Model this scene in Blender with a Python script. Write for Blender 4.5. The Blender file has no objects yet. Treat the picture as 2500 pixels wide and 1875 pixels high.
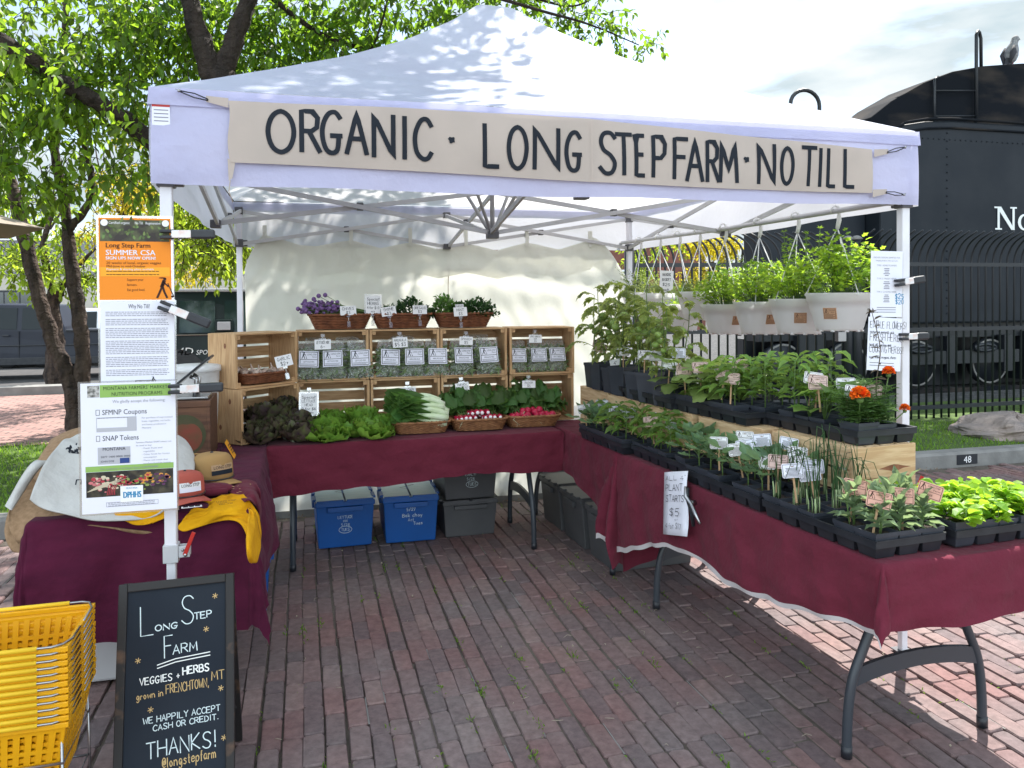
import bpy, math, random
import numpy as np
from math import sin, cos, pi, radians, atan2, hypot, sqrt, exp
from mathutils import Vector, Matrix, Euler

random.seed(7)
RNG = np.random.default_rng(7)
scene = bpy.context.scene
COL = scene.collection

# ------------------------------------------------------------------ camera
cam_d = bpy.data.cameras.new("camera")
cam = bpy.data.objects.new("camera", cam_d)
COL.objects.link(cam)
cam_r = Vector((0.96664689, -0.25602258, -0.00679903))
cam_u = Vector((0.01077031, 0.01411252, 0.99984241))
cam_f = Vector((0.25588628, 0.96656778, -0.01639926))
m3 = Matrix((cam_r, cam_u, -cam_f)).transposed()
cam.matrix_world = Matrix.Translation((0.4487, -2.8241, 1.5493)) @ m3.to_4x4()
cam_d.sensor_fit = 'HORIZONTAL'
cam_d.sensor_width = 36.0
cam_d.lens = 36.0 * 1898.15 / 2500
cam_d.shift_y = -(937.5 - 764.16) / 2500
cam_d.clip_start = 0.05
cam_d.clip_end = 600
scene.camera = cam

# ------------------------------------------------------------------ sky and sun
SUN = Vector((0.42, 0.45, 1.0)).normalized()
SUN_EL = math.asin(SUN.z)
world = bpy.data.worlds.new("World")
scene.world = world
world.use_nodes = True
wt = world.node_tree
wn, wl = wt.nodes, wt.links
wn.clear()
w_out = wn.new('ShaderNodeOutputWorld')
w_bg = wn.new('ShaderNodeBackground')
w_bg.inputs['Strength'].default_value = 0.13
sky = wn.new('ShaderNodeTexSky')
sky.sky_type = 'NISHITA'
sky.sun_disc = False
sky.sun_elevation = SUN_EL
sky.sun_rotation = atan2(0.42, 0.45)
sky.air_density = 1.0
sky.dust_density = 1.5
w_tc = wn.new('ShaderNodeTexCoord')
w_map = wn.new('ShaderNodeMapping')
w_map.inputs['Scale'].default_value = (1.0, 1.0, 3.2)
w_map.inputs['Location'].default_value = (0.35, 0.2, 0.0)
w_n = wn.new('ShaderNodeTexNoise')
w_n.inputs['Scale'].default_value = 3.2
w_n.inputs['Detail'].default_value = 7
w_n.inputs['Roughness'].default_value = 0.55
w_n.inputs['Distortion'].default_value = 0.35
w_rmp = wn.new('ShaderNodeValToRGB')
w_rmp.color_ramp.elements[0].position = 0.38
w_rmp.color_ramp.elements[1].position = 0.56
w_n2 = wn.new('ShaderNodeTexNoise')
w_n2.inputs['Scale'].default_value = 8.0
w_n2.inputs['Detail'].default_value = 8
w_cr = wn.new('ShaderNodeValToRGB')
w_cr.color_ramp.elements[0].position = 0.30
w_cr.color_ramp.elements[0].color = (1.95, 2.42, 2.65, 1)
w_cr.color_ramp.elements[1].position = 0.68
w_cr.color_ramp.elements[1].color = (3.25, 3.45, 3.5, 1)
w_mix = wn.new('ShaderNodeMix')
w_mix.data_type = 'RGBA'
wl.new(w_tc.outputs['Generated'], w_map.inputs['Vector'])
wl.new(w_map.outputs['Vector'], w_n.inputs['Vector'])
wl.new(w_map.outputs['Vector'], w_n2.inputs['Vector'])
wl.new(w_n.outputs['Fac'], w_rmp.inputs['Fac'])
wl.new(w_n2.outputs['Fac'], w_cr.inputs['Fac'])
wl.new(w_rmp.outputs['Color'], w_mix.inputs['Factor'])
wl.new(sky.outputs['Color'], w_mix.inputs['A'])
# clouds behind the camera brightened as added fill light for the tent interior
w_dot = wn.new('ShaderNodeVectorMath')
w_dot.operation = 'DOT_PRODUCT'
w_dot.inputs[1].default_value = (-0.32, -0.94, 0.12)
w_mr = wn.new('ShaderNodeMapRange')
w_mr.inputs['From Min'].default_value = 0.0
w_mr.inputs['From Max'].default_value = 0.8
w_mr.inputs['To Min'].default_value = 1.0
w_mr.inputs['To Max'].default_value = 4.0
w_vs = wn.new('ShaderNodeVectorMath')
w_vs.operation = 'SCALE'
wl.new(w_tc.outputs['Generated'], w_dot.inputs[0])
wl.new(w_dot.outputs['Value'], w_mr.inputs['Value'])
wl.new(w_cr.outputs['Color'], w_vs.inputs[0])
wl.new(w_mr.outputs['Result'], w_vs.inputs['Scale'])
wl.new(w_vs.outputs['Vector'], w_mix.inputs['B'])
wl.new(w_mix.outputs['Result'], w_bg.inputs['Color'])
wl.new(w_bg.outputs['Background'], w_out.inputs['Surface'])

sun_d = bpy.data.lights.new("sun", 'SUN')
sun_d.energy = 5.0
sun_d.angle = radians(0.5)
sun_d.color = (1.0, 0.955, 0.89)
sun_o = bpy.data.objects.new("sun", sun_d)
COL.objects.link(sun_o)
sun_o.rotation_euler = SUN.to_track_quat('Z', 'Y').to_euler()

vs = scene.view_settings
vs.view_transform = 'Standard'
vs.look = 'None'
vs.gamma = 1.0
vs.use_curve_mapping = False
vs.exposure = 1.22
cy = scene.cycles
cy.max_bounces = 7
cy.diffuse_bounces = 4
cy.glossy_bounces = 3
cy.transmission_bounces = 6
cy.transparent_max_bounces = 16
cy.sample_clamp_indirect = 6.0
cy.use_denoising = True

# ------------------------------------------------------------------ materials
MATS = {}


def srgb(r, g, b):
    f = lambda c: (c / 255 / 12.92) if c / 255 <= 0.04045 else ((c / 255 + 0.055) / 1.055) ** 2.4
    return (f(r), f(g), f(b))


def mat(name, col, rough=0.6, col2=None, nscale=8.0, nmap=(1, 1, 1), nlo=0.35, nhi=0.65, bump=0.0, bscale=40.0, bdist=0.01,
        island=0.0, metal=0.0, spec=0.4, sheen=0.0, weave=0.0, transl=0.0, tcol=None, coat=0.0, rnd_off=False, detail=4.0):
    """Principled material: base colour wobbles to col2 by noise, value wobbles by island, optional bump and translucency."""
    m = bpy.data.materials.new(name)
    m.use_nodes = True
    n, l = m.node_tree.nodes, m.node_tree.links
    b = n['Principled BSDF']
    out = n['Material Output']
    b.inputs['Roughness'].default_value = rough
    b.inputs['Metallic'].default_value = metal
    b.inputs['Specular IOR Level'].default_value = spec
    if sheen:
        b.inputs['Sheen Weight'].default_value = sheen
        b.inputs['Sheen Roughness'].default_value = .5
    if coat:
        b.inputs['Coat Weight'].default_value = coat
    tc = n.new('ShaderNodeTexCoord')
    vec = tc.outputs['Object']
    if rnd_off:
        oi = n.new('ShaderNodeObjectInfo')
        mul = n.new('ShaderNodeVectorMath')
        mul.operation = 'MULTIPLY_ADD'
        cx = n.new('ShaderNodeCombineXYZ')
        for k in range(3):
            l.new(oi.outputs['Random'], cx.inputs[k])
        mul.inputs[1].default_value = (13.0, 7.0, 11.0)
        l.new(cx.outputs[0], mul.inputs[0])
        l.new(vec, mul.inputs[2])
        vec = mul.outputs[0]
    colsock = None
    if col2 is not None:
        mp = n.new('ShaderNodeMapping')
        mp.inputs['Scale'].default_value = nmap
        l.new(vec, mp.inputs['Vector'])
        no = n.new('ShaderNodeTexNoise')
        no.inputs['Scale'].default_value = nscale
        no.inputs['Detail'].default_value = detail
        l.new(mp.outputs['Vector'], no.inputs['Vector'])
        r = n.new('ShaderNodeValToRGB')
        r.color_ramp.elements[0].position = nlo
        r.color_ramp.elements[1].position = nhi
        r.color_ramp.elements[0].color = (*col, 1)
        r.color_ramp.elements[1].color = (*col2, 1)
        l.new(no.outputs['Fac'], r.inputs['Fac'])
        colsock = r.outputs['Color']
    if island:
        g = n.new('ShaderNodeNewGeometry')
        hs = n.new('ShaderNodeHueSaturation')
        mr = n.new('ShaderNodeMapRange')
        mr.inputs['To Min'].default_value = 1 - island
        mr.inputs['To Max'].default_value = 1 + island
        l.new(g.outputs['Random Per Island'], mr.inputs['Value'])
        l.new(mr.outputs['Result'], hs.inputs['Value'])
        mh = n.new('ShaderNodeMapRange')
        mh.inputs['To Min'].default_value = 0.5 - island * 0.065
        mh.inputs['To Max'].default_value = 0.5 + island * 0.03
        ml = n.new('ShaderNodeMath')
        ml.operation = 'FRACT'
        m7 = n.new('ShaderNodeMath')
        m7.operation = 'MULTIPLY'
        m7.inputs[1].default_value = 7.31
        l.new(g.outputs['Random Per Island'], m7.inputs[0])
        l.new(m7.outputs[0], ml.inputs[0])
        l.new(ml.outputs[0], mh.inputs['Value'])
        l.new(mh.outputs['Result'], hs.inputs['Hue'])
        if colsock is None:
            hs.inputs['Color'].default_value = (*col, 1)
        else:
            l.new(colsock, hs.inputs['Color'])
        colsock = hs.outputs['Color']
    if colsock is None:
        b.inputs['Base Color'].default_value = (*col, 1)
    else:
        l.new(colsock, b.inputs['Base Color'])
    if bump:
        nb = n.new('ShaderNodeTexNoise')
        nb.inputs['Scale'].default_value = bscale
        nb.inputs['Detail'].default_value = 5
        l.new(vec, nb.inputs['Vector'])
        bp = n.new('ShaderNodeBump')
        bp.inputs['Strength'].default_value = bump
        bp.inputs['Distance'].default_value = bdist
        l.new(nb.outputs['Fac'], bp.inputs['Height'])
        l.new(bp.outputs['Normal'], b.inputs['Normal'])
    if transl:
        t = n.new('ShaderNodeBsdfTranslucent')
        if tcol is not None:
            t.inputs['Color'].default_value = (*tcol, 1)
            if colsock is not None and island:
                mm = n.new('ShaderNodeHueSaturation')
                mm.inputs['Color'].default_value = (*tcol, 1)
                l.new(mr.outputs['Result'], mm.inputs['Value'])
                l.new(mm.outputs['Color'], t.inputs['Color'])
        elif colsock is not None:
            l.new(colsock, t.inputs['Color'])
        else:
            t.inputs['Color'].default_value = (*col, 1)
        mx = n.new('ShaderNodeMixShader')
        mx.inputs[0].default_value = transl
        l.new(b.outputs[0], mx.inputs[1])
        l.new(t.outputs[0], mx.inputs[2])
        l.new(mx.outputs[0], out.inputs['Surface'])
    MATS[name] = m
    return m


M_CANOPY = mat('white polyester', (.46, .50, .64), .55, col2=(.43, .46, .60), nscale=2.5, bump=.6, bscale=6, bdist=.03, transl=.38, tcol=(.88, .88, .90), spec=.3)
M_VAL = mat('shade tinted valance polyester', (.55, .54, .73), .55, col2=(.50, .50, .70), nscale=2.5, bump=.7, bscale=6, bdist=.03, transl=.30, tcol=(.66, .65, .84), spec=.3)  # lavender shade on the front valance is put into the white cloth's colour
M_WALL = mat('cream sidewall cloth', (.86, .86, .82), .8, col2=(.82, .82, .78), nscale=3, bump=.8, bscale=7, bdist=.02, transl=.50, tcol=(.74, .745, .68), spec=.1)
M_BANNER = mat('cream canvas', (.50, .425, .375), .9, col2=(.455, .39, .345), nscale=5, bump=.25, bscale=30, bdist=.004, transl=.12, spec=.1)
M_INK = mat('black paint', (.012, .016, .024), .7, spec=.2)
M_STEEL = mat('grey painted steel', (.50, .50, .51), .45, col2=(.43, .43, .45), nscale=6, spec=.5)
M_WSTEEL = mat('white painted steel', (.72, .71, .75), .4, col2=(.64, .63, .67), nscale=7, spec=.5)
M_GPLAST = mat('grey plastic', (.10, .10, .11), .45)
M_CHROME = mat('bright wire', (.36, .36, .37), .28, metal=1.0)
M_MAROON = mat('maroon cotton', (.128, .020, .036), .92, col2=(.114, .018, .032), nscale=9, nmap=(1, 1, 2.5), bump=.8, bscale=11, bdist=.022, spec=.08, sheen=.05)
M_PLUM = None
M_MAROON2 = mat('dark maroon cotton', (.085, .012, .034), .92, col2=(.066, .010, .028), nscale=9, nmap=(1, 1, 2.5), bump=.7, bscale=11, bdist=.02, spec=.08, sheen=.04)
M_SELV = mat('white cloth edge', (.46, .42, .42), .9)
M_LEG = mat('slate painted tube', (.035, .042, .052), .38, spec=.5)
M_BLACK = mat('black plastic', (.012, .014, .019), .42, col2=(.022, .024, .030), nscale=12, spec=.45)
M_POT = mat('black pot plastic', (.026, .031, .042), .42, col2=(.040, .045, .058), nscale=9, spec=.45, rnd_off=True)
M_SOIL = mat('potting soil', (.020, .014, .011), .95, col2=(.055, .040, .032), nscale=90, bump=1.0, bscale=120, bdist=.006)
M_WOOD = mat('pine wood', (.56, .36, .19), .65, col2=(.43, .25, .12), nscale=3.0, nmap=(3, 26, 26), nlo=.38, nhi=.62, bump=.12, bscale=60, bdist=.003, rnd_off=True)
M_WOODY = mat('pale pine wood', (.62, .45, .27), .65, col2=(.50, .33, .18), nscale=3.0, nmap=(3, 26, 26), nlo=.38, nhi=.62, bump=.12, bscale=60, bdist=.003, rnd_off=True)
M_WOODE = mat('pine wood end board', (.56, .36, .19), .65, col2=(.43, .25, .12), nscale=3.0, nmap=(26, 26, 3), nlo=.38, nhi=.62, bump=.12, bscale=60, bdist=.003, rnd_off=True)
M_WOODYE = mat('pale pine end board', (.62, .43, .25), .65, col2=(.50, .31, .16), nscale=3.0, nmap=(26, 26, 3), nlo=.38, nhi=.62, bump=.12, bscale=60, bdist=.003, rnd_off=True)
M_KNOT = mat('wood knot', (.16, .06, .03), .7, col2=(.27, .11, .055), nscale=30)
M_WICKER = mat('brown wicker', (.24, .085, .035), .6, col2=(.13, .042, .018), nscale=30, bump=.4, bscale=160, bdist=.002, rnd_off=True)
M_WICKERL = mat('tan wicker', (.33, .155, .065), .6, col2=(.20, .085, .034), nscale=30, bump=.4, bscale=160, bdist=.002, rnd_off=True)
M_BLUE = mat('blue tote plastic', (.004, .085, .34), .42, col2=(.004, .075, .29), nscale=4, spec=.5)
M_BLUEL = mat('pale scuffed lid', (.46, .60, .66), .45, col2=(.56, .67, .71), nscale=9, nmap=(1, 6, 1))
M_GREY = mat('grey tote plastic', (.085, .085, .088), .5, col2=(.070, .070, .074), nscale=5)
M_YEL = mat('yellow basket plastic', (.80, .40, .006), .38, col2=(.72, .34, .004), nscale=5, transl=.12, tcol=(.9, .5, .01))
M_YELG = mat('yellow grip', (.78, .50, .02), .5)
M_WHITE = mat('white plastic', (.90, .90, .91), .4, col2=(.86, .87, .88), nscale=6, transl=.50, tcol=(.93, .93, .93))
M_PAPER = mat('white paper', (.72, .72, .80), .55, bump=.15, bscale=9, bdist=.004)
M_PAPERW = mat('warm white card', (.78, .77, .78), .6)
M_PINKCARD = mat('pale pink card', (.62, .45, .40), .7)
M_PEACHCARD = mat('peach card', (.66, .36, .28), .7)
M_KRAFT = mat('kraft label', (.46, .27, .16), .75)
M_STICK = mat('wooden stick', (.42, .27, .15), .8)
M_BROWNINK = mat('brown ink', (.045, .016, .012), .8)
M_GREYINK = mat('faint grey ink', (.22, .22, .27), .8)
M_SLATE = mat('chalkboard slate', (.010, .015, .024), .7, col2=(.020, .026, .036), nscale=3, nlo=.3, nhi=.8, spec=.2)
M_CHALKF = mat('worn black wood frame', (.016, .014, .014), .6, col2=(.11, .060, .035), nscale=14, nlo=.58, nhi=.72)
M_CHALK = mat('pale chalk', (.62, .72, .74), .9)
M_CHALKW = mat('white chalk', (.85, .86, .84), .9)
M_CHALKY = mat('tan chalk', (.55, .38, .17), .9)
M_ORANGE = mat('orange paper', (.80, .24, .01), .6)
M_ORANGE2 = mat('light orange paper', (.85, .36, .02), .6)
M_GREENP = mat('green paper', (.25, .42, .10), .6)
M_DKPHOTO = mat('printed vegetable photograph', (.016, .013, .012), .5, col2=(.10, .085, .05), nscale=26, nlo=.45, nhi=.72)
M_DKPHOTO2 = mat('printed soil photograph', (.03, .022, .018), .5, col2=(.13, .15, .06), nscale=22, nlo=.42, nhi=.70)
M_BURLAP = mat('brown burlap', (.30, .19, .11), .95, col2=(.23, .14, .075), nscale=60, bump=.5, bscale=200, bdist=.003)
M_TOTE = mat('natural cotton', (.50, .49, .47), .95, col2=(.45, .44, .42), nscale=6, bump=.6, bscale=15, bdist=.02)
M_TSHIRT = mat('yellow cotton', (.70, .35, .01), .95, col2=(.60, .27, .008), nscale=7, bump=.7, bscale=22, bdist=.018, spec=.1)
M_CAPTAN = mat('tan twill', (.34, .20, .075), .9, bump=.2, bscale=120, bdist=.002)
M_CAPRED = mat('faded red twill', (.40, .085, .06), .9, bump=.2, bscale=120, bdist=.002)
M_OLDWOOD = mat('old brown crate wood', (.075, .033, .020), .7, col2=(.14, .065, .035), nscale=6, nmap=(1, 8, 8))
M_REDLAB = mat('faded red paint', (.22, .045, .03), .8, col2=(.14, .06, .03), nscale=14)
M_GREENLAB = mat('faded green paint', (.045, .055, .022), .8, col2=(.07, .06, .03), nscale=14)
M_CONC = mat('kerb concrete', (.22, .215, .205), .9, col2=(.16, .155, .15), nscale=5, bump=.5, bscale=30, bdist=.01)
M_ROCK = mat('pale boulder stone', (.30, .24, .21), .9, col2=(.19, .165, .16), nscale=3, bump=1.0, bscale=7, bdist=.05)
M_LOCO = mat('black locomotive paint', (.009, .013, .020), .55, col2=(.017, .021, .028), nscale=1.7, bump=.15, bscale=3, bdist=.02, spec=.25)
M_LOCO2 = mat('weathered black steel', (.008, .010, .014), .85, col2=(.040, .034, .031), nscale=1.2, nmap=(1, 1, 3), nlo=.46, nhi=.70, spec=.1)
M_IRON = mat('black iron', (.010, .013, .018), .45, spec=.5)
M_WHITEP = mat('white paint', (.78, .80, .82), .6)
M_TRUCK = mat('grey car paint', (.017, .020, .032), .42, col2=(.014, .017, .027), nscale=2, spec=.3)
M_SUV = mat('dark green car paint', (.003, .012, .013), .38, spec=.3)
M_WCAR = mat('white car paint', (.72, .74, .76), .25, coat=.5)
M_GLASS = mat('dark car glass', (.008, .013, .015), .15, spec=.25)
M_VGLASS = mat('green tinted glass', (.018, .034, .036), .08, col2=(.05, .075, .075), nscale=2.2, nlo=.5, nhi=.62, spec=.5)
M_TYRE = mat('tyre rubber', (.012, .012, .013), .8)
M_RED = mat('red plastic', (.42, .02, .015), .4)
M_BUILD = mat('cream render', (.50, .46, .40), .9, col2=(.44, .41, .36), nscale=1.5)
M_ROOFG = mat('grey roof edge', (.20, .20, .22), .7)
M_BRICKW = mat('red brick wall', (.21, .085, .065), .9, col2=(.16, .065, .05), nscale=4)
M_WIN = mat('dark window glass', (.02, .028, .03), .08, spec=.8)
M_ASPH = mat('asphalt', (.075, .072, .072), .9, col2=(.055, .054, .055), nscale=3, bump=.3, bscale=60, bdist=.01)
M_EARTH = mat('earth', (.075, .062, .052), .95, col2=(.12, .10, .082), nscale=8, bump=.6, bscale=30, bdist=.02)
M_BARK = mat('brown bark', (.085, .058, .046), .95, col2=(.026, .018, .016), nscale=14, nmap=(1, 1, .25), bump=1.0, bscale=16, bdist=.07)
M_BARKD = mat('dark bark', (.040, .028, .023), .95, col2=(.020, .014, .012), nscale=14, nmap=(1, 1, .25), bump=1.0, bscale=16, bdist=.07)
M_AWN = mat('tan awning cloth', (.30, .25, .20), .9, transl=.2)
M_FEATH = mat('grey feathers', (.17, .17, .19), .8, col2=(.30, .30, .31), nscale=25)
M_FEATHD = mat('dark feathers', (.05, .05, .06), .8)
M_SLATEBL = mat('blue print', (.02, .22, .42), .6)
M_NAVY = mat('navy print', (.02, .05, .20), .6)
M_MUTEG = mat('grey print', (.42, .42, .46), .6)


def leafmat(name, col, tcol, island=.35, tr=.45, rough=.45, col2=None):
    return mat(name, col, rough, col2=col2, nscale=30, island=island, transl=tr, tcol=tcol, spec=.35)


L_TREE = leafmat('tree leaf', (.045, .105, .016), (.33, .52, .03), .55, .50)
L_TREE2 = leafmat('dark tree leaf', (.042, .100, .016), (.28, .48, .03), .50, .50)
L_YELLOW = leafmat('yellow spring leaf', (.33, .30, .02), (.85, .72, .04), .3, .5)
L_LIME = leafmat('lime spring leaf', (.15, .24, .02), (.50, .66, .05), .35, .5)
L_TOM = leafmat('tomato leaf', (.15, .20, .055), (.52, .62, .15), .32)
L_EGG = leafmat('aubergine leaf', (.16, .24, .07), (.46, .60, .15), .28)
L_PEP = leafmat('pepper leaf', (.105, .20, .045), (.36, .54, .10), .32)
L_BRAS = leafmat('cabbage leaf', (.125, .225, .125), (.30, .46, .19), .28)
L_SAGE = leafmat('sage leaf', (.135, .205, .115), (.28, .38, .17), .25)
L_BASIL = leafmat('basil leaf', (.15, .30, .025), (.48, .72, .05), .30)
L_LEEK = leafmat('onion leaf', (.055, .115, .045), (.14, .26, .07), .3)
L_SQUASH = leafmat('squash leaf', (.10, .20, .045), (.34, .54, .10), .3)
L_FERN = leafmat('marigold leaf', (.060, .125, .035), (.18, .34, .07), .3)
L_HERB = leafmat('parsley leaf', (.135, .26, .025), (.46, .68, .05), .35)
L_THYME = leafmat('thyme leaf', (.16, .22, .06), (.40, .48, .12), .4)
L_DARKH = leafmat('dark herb leaf', (.022, .060, .022), (.06, .15, .04), .4)
L_KALE = leafmat('radish leaf', (.072, .165, .042), (.20, .38, .07), .35)
L_LETT = leafmat('green lettuce leaf', (.135, .27, .040), (.34, .52, .08), .3)
L_REDL = leafmat('red lettuce leaf', (.085, .048, .062), (.13, .09, .07), .6, col2=(.115, .145, .05))
L_BAG = leafmat('bagged salad leaf', (.17, .25, .115), (.34, .44, .18), .5)
L_GRASS = leafmat('grass blade', (.10, .21, .022), (.32, .52, .04), .35)
M_STEM = mat('green stem', (.10, .17, .045), .6)
M_STEMP = mat('woody stem', (.10, .075, .05), .8)
M_TWINE = mat('pale stem', (.52, .62, .38), .5, col2=(.62, .70, .52), nscale=14)
M_RADISH = mat('radish skin', (.46, .012, .055), .3, col2=(.36, .008, .045), nscale=10)
M_PURPLE = mat('chive blossom', (.115, .055, .17), .8, col2=(.20, .115, .27), nscale=60)
M_MARI = mat('marigold petals', (.80, .17, .004), .7, island=.3)
M_TOMATO = mat('green tomato', (.20, .30, .07), .3)
M_GARLIC = mat('garlic skin', (.62, .50, .42), .6, col2=(.50, .36, .30), nscale=30)


def film():
    m = bpy.data.materials.new('clear plastic film')
    m.use_nodes = True
    n, l = m.node_tree.nodes, m.node_tree.links
    n.remove(n['Principled BSDF'])
    out = n['Material Output']
    tr = n.new('ShaderNodeBsdfTransparent')
    gl = n.new('ShaderNodeBsdfGlossy')
    gl.inputs['Roughness'].default_value = .22
    gl.inputs['Color'].default_value = (.9, .92, .92, 1)
    df = n.new('ShaderNodeBsdfDiffuse')
    df.inputs['Color'].default_value = (.7, .72, .70, 1)
    tc = n.new('ShaderNodeTexCoord')
    nb = n.new('ShaderNodeTexNoise')
    nb.inputs['Scale'].default_value = 26
    nb.inputs['Detail'].default_value = 3
    nb.inputs['Distortion'].default_value = 1.2
    l.new(tc.outputs['Object'], nb.inputs['Vector'])
    bp = n.new('ShaderNodeBump')
    bp.inputs['Strength'].default_value = 1.0
    bp.inputs['Distance'].default_value = .05
    l.new(nb.outputs['Fac'], bp.inputs['Height'])
    l.new(bp.outputs['Normal'], gl.inputs['Normal'])
    a = n.new('ShaderNodeMixShader')
    a.inputs[0].default_value = .35
    l.new(gl.outputs[0], a.inputs[1])
    l.new(df.outputs[0], a.inputs[2])
    b = n.new('ShaderNodeMixShader')
    b.inputs[0].default_value = .28
    l.new(tr.outputs[0], b.inputs[1])
    l.new(a.outputs[0], b.inputs[2])
    l.new(b.outputs[0], out.inputs['Surface'])
    return m


M_FILM = film()


def clearplastic():
    m = bpy.data.materials.new('clear acrylic')
    m.use_nodes = True
    n, l = m.node_tree.nodes, m.node_tree.links
    n.remove(n['Principled BSDF'])
    tr = n.new('ShaderNodeBsdfTransparent')
    gl = n.new('ShaderNodeBsdfGlossy')
    gl.inputs['Roughness'].default_value = .12
    b = n.new('ShaderNodeMixShader')
    b.inputs[0].default_value = .28
    l.new(tr.outputs[0], b.inputs[1])
    l.new(gl.outputs[0], b.inputs[2])
    l.new(b.outputs[0], n['Material Output'].inputs['Surface'])
    return m


M_ACRYL = clearplastic()


def paving_mat():
    """Worn street brick: each brick its own tone, mottled and dusty."""
    m = bpy.data.materials.new('worn street brick')
    m.use_nodes = True
    n, l = m.node_tree.nodes, m.node_tree.links
    b = n['Principled BSDF']
    b.inputs['Roughness'].default_value = .82
    b.inputs['Specular IOR Level'].default_value = .3
    g = n.new('ShaderNodeNewGeometry')
    r = n.new('ShaderNodeValToRGB')
    cr = r.color_ramp
    cr.elements[0].position = 0
    cr.elements[0].color = (.160, .096, .094, 1)
    cr.elements[1].position = 1
    cr.elements[1].color = (.142, .098, .098, 1)
    for p, c in ((.3, (.188, .112, .106, 1)), (.5, (.155, .106, .104, 1)), (.72, (.200, .130, .120, 1)), (.86, (.128, .092, .094, 1))):
        e = cr.elements.new(p)
        e.color = c
    l.new(g.outputs['Random Per Island'], r.inputs['Fac'])
    tc = n.new('ShaderNodeTexCoord')
    no = n.new('ShaderNodeTexNoise')
    no.inputs['Scale'].default_value = 28
    no.inputs['Detail'].default_value = 6
    no.inputs['Roughness'].default_value = .7
    l.new(tc.outputs['Object'], no.inputs['Vector'])
    n2 = n.new('ShaderNodeTexNoise')
    n2.inputs['Scale'].default_value = 1.6
    n2.inputs['Detail'].default_value = 4
    l.new(tc.outputs['Object'], n2.inputs['Vector'])
    hs = n.new('ShaderNodeHueSaturation')
    mr = n.new('ShaderNodeMapRange')
    mr.inputs['From Min'].default_value = .3
    mr.inputs['From Max'].default_value = .7
    mr.inputs['To Min'].default_value = .72
    mr.inputs['To Max'].default_value = 1.28
    l.new(no.outputs['Fac'], mr.inputs['Value'])
    l.new(mr.outputs['Result'], hs.inputs['Value'])
    ms = n.new('ShaderNodeMapRange')
    ms.inputs['From Min'].default_value = .35
    ms.inputs['From Max'].default_value = .65
    ms.inputs['To Min'].default_value = 1.1
    ms.inputs['To Max'].default_value = .62
    l.new(n2.outputs['Fac'], ms.inputs['Value'])
    l.new(ms.outputs['Result'], hs.inputs['Saturation'])
    l.new(r.outputs['Color'], hs.inputs['Color'])
    l.new(hs.outputs['Color'], b.inputs['Base Color'])
    bp = n.new('ShaderNodeBump')
    bp.inputs['Strength'].default_value = .55
    bp.inputs['Distance'].default_value = .006
    l.new(no.outputs['Fac'], bp.inputs['Height'])
    l.new(bp.outputs['Normal'], b.inputs['Normal'])
    return m


M_PAVE = paving_mat()


def farbrick_mat():
    m = bpy.data.materials.new('pink path brick')
    m.use_nodes = True
    n, l = m.node_tree.nodes, m.node_tree.links
    b = n['Principled BSDF']
    b.inputs['Roughness'].default_value = .85
    tc = n.new('ShaderNodeTexCoord')
    mp = n.new('ShaderNodeMapping')
    mp.inputs['Rotation'].default_value = (0, 0, radians(8))
    l.new(tc.outputs['Object'], mp.inputs['Vector'])
    br = n.new('ShaderNodeTexBrick')
    br.inputs['Scale'].default_value = 1.0
    br.inputs['Brick Width'].default_value = .24
    br.inputs['Row Height'].default_value = .115
    br.inputs['Mortar Size'].default_value = .009
    br.inputs['Color1'].default_value = (.30, .175, .150, 1)
    br.inputs['Color2'].default_value = (.24, .135, .120, 1)
    br.inputs['Mortar'].default_value = (.060, .050, .045, 1)
    l.new(mp.outputs['Vector'], br.inputs['Vector'])
    no = n.new('ShaderNodeTexNoise')
    no.inputs['Scale'].default_value = 2.2
    no.inputs['Detail'].default_value = 6
    l.new(tc.outputs['Object'], no.inputs['Vector'])
    mx = n.new('ShaderNodeHueSaturation')
    mr = n.new('ShaderNodeMapRange')
    mr.inputs['To Min'].default_value = .7
    mr.inputs['To Max'].default_value = 1.3
    l.new(no.outputs['Fac'], mr.inputs['Value'])
    l.new(mr.outputs['Result'], mx.inputs['Value'])
    l.new(br.outputs['Color'], mx.inputs['Color'])
    l.new(mx.outputs['Color'], b.inputs['Base Color'])
    bp = n.new('ShaderNodeBump')
    bp.inputs['Strength'].default_value = .6
    bp.inputs['Distance'].default_value = .01
    bp.invert = True
    l.new(br.outputs['Fac'], bp.inputs['Height'])
    l.new(bp.outputs['Normal'], b.inputs['Normal'])
    return m


M_FARBRICK = farbrick_mat()


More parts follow.
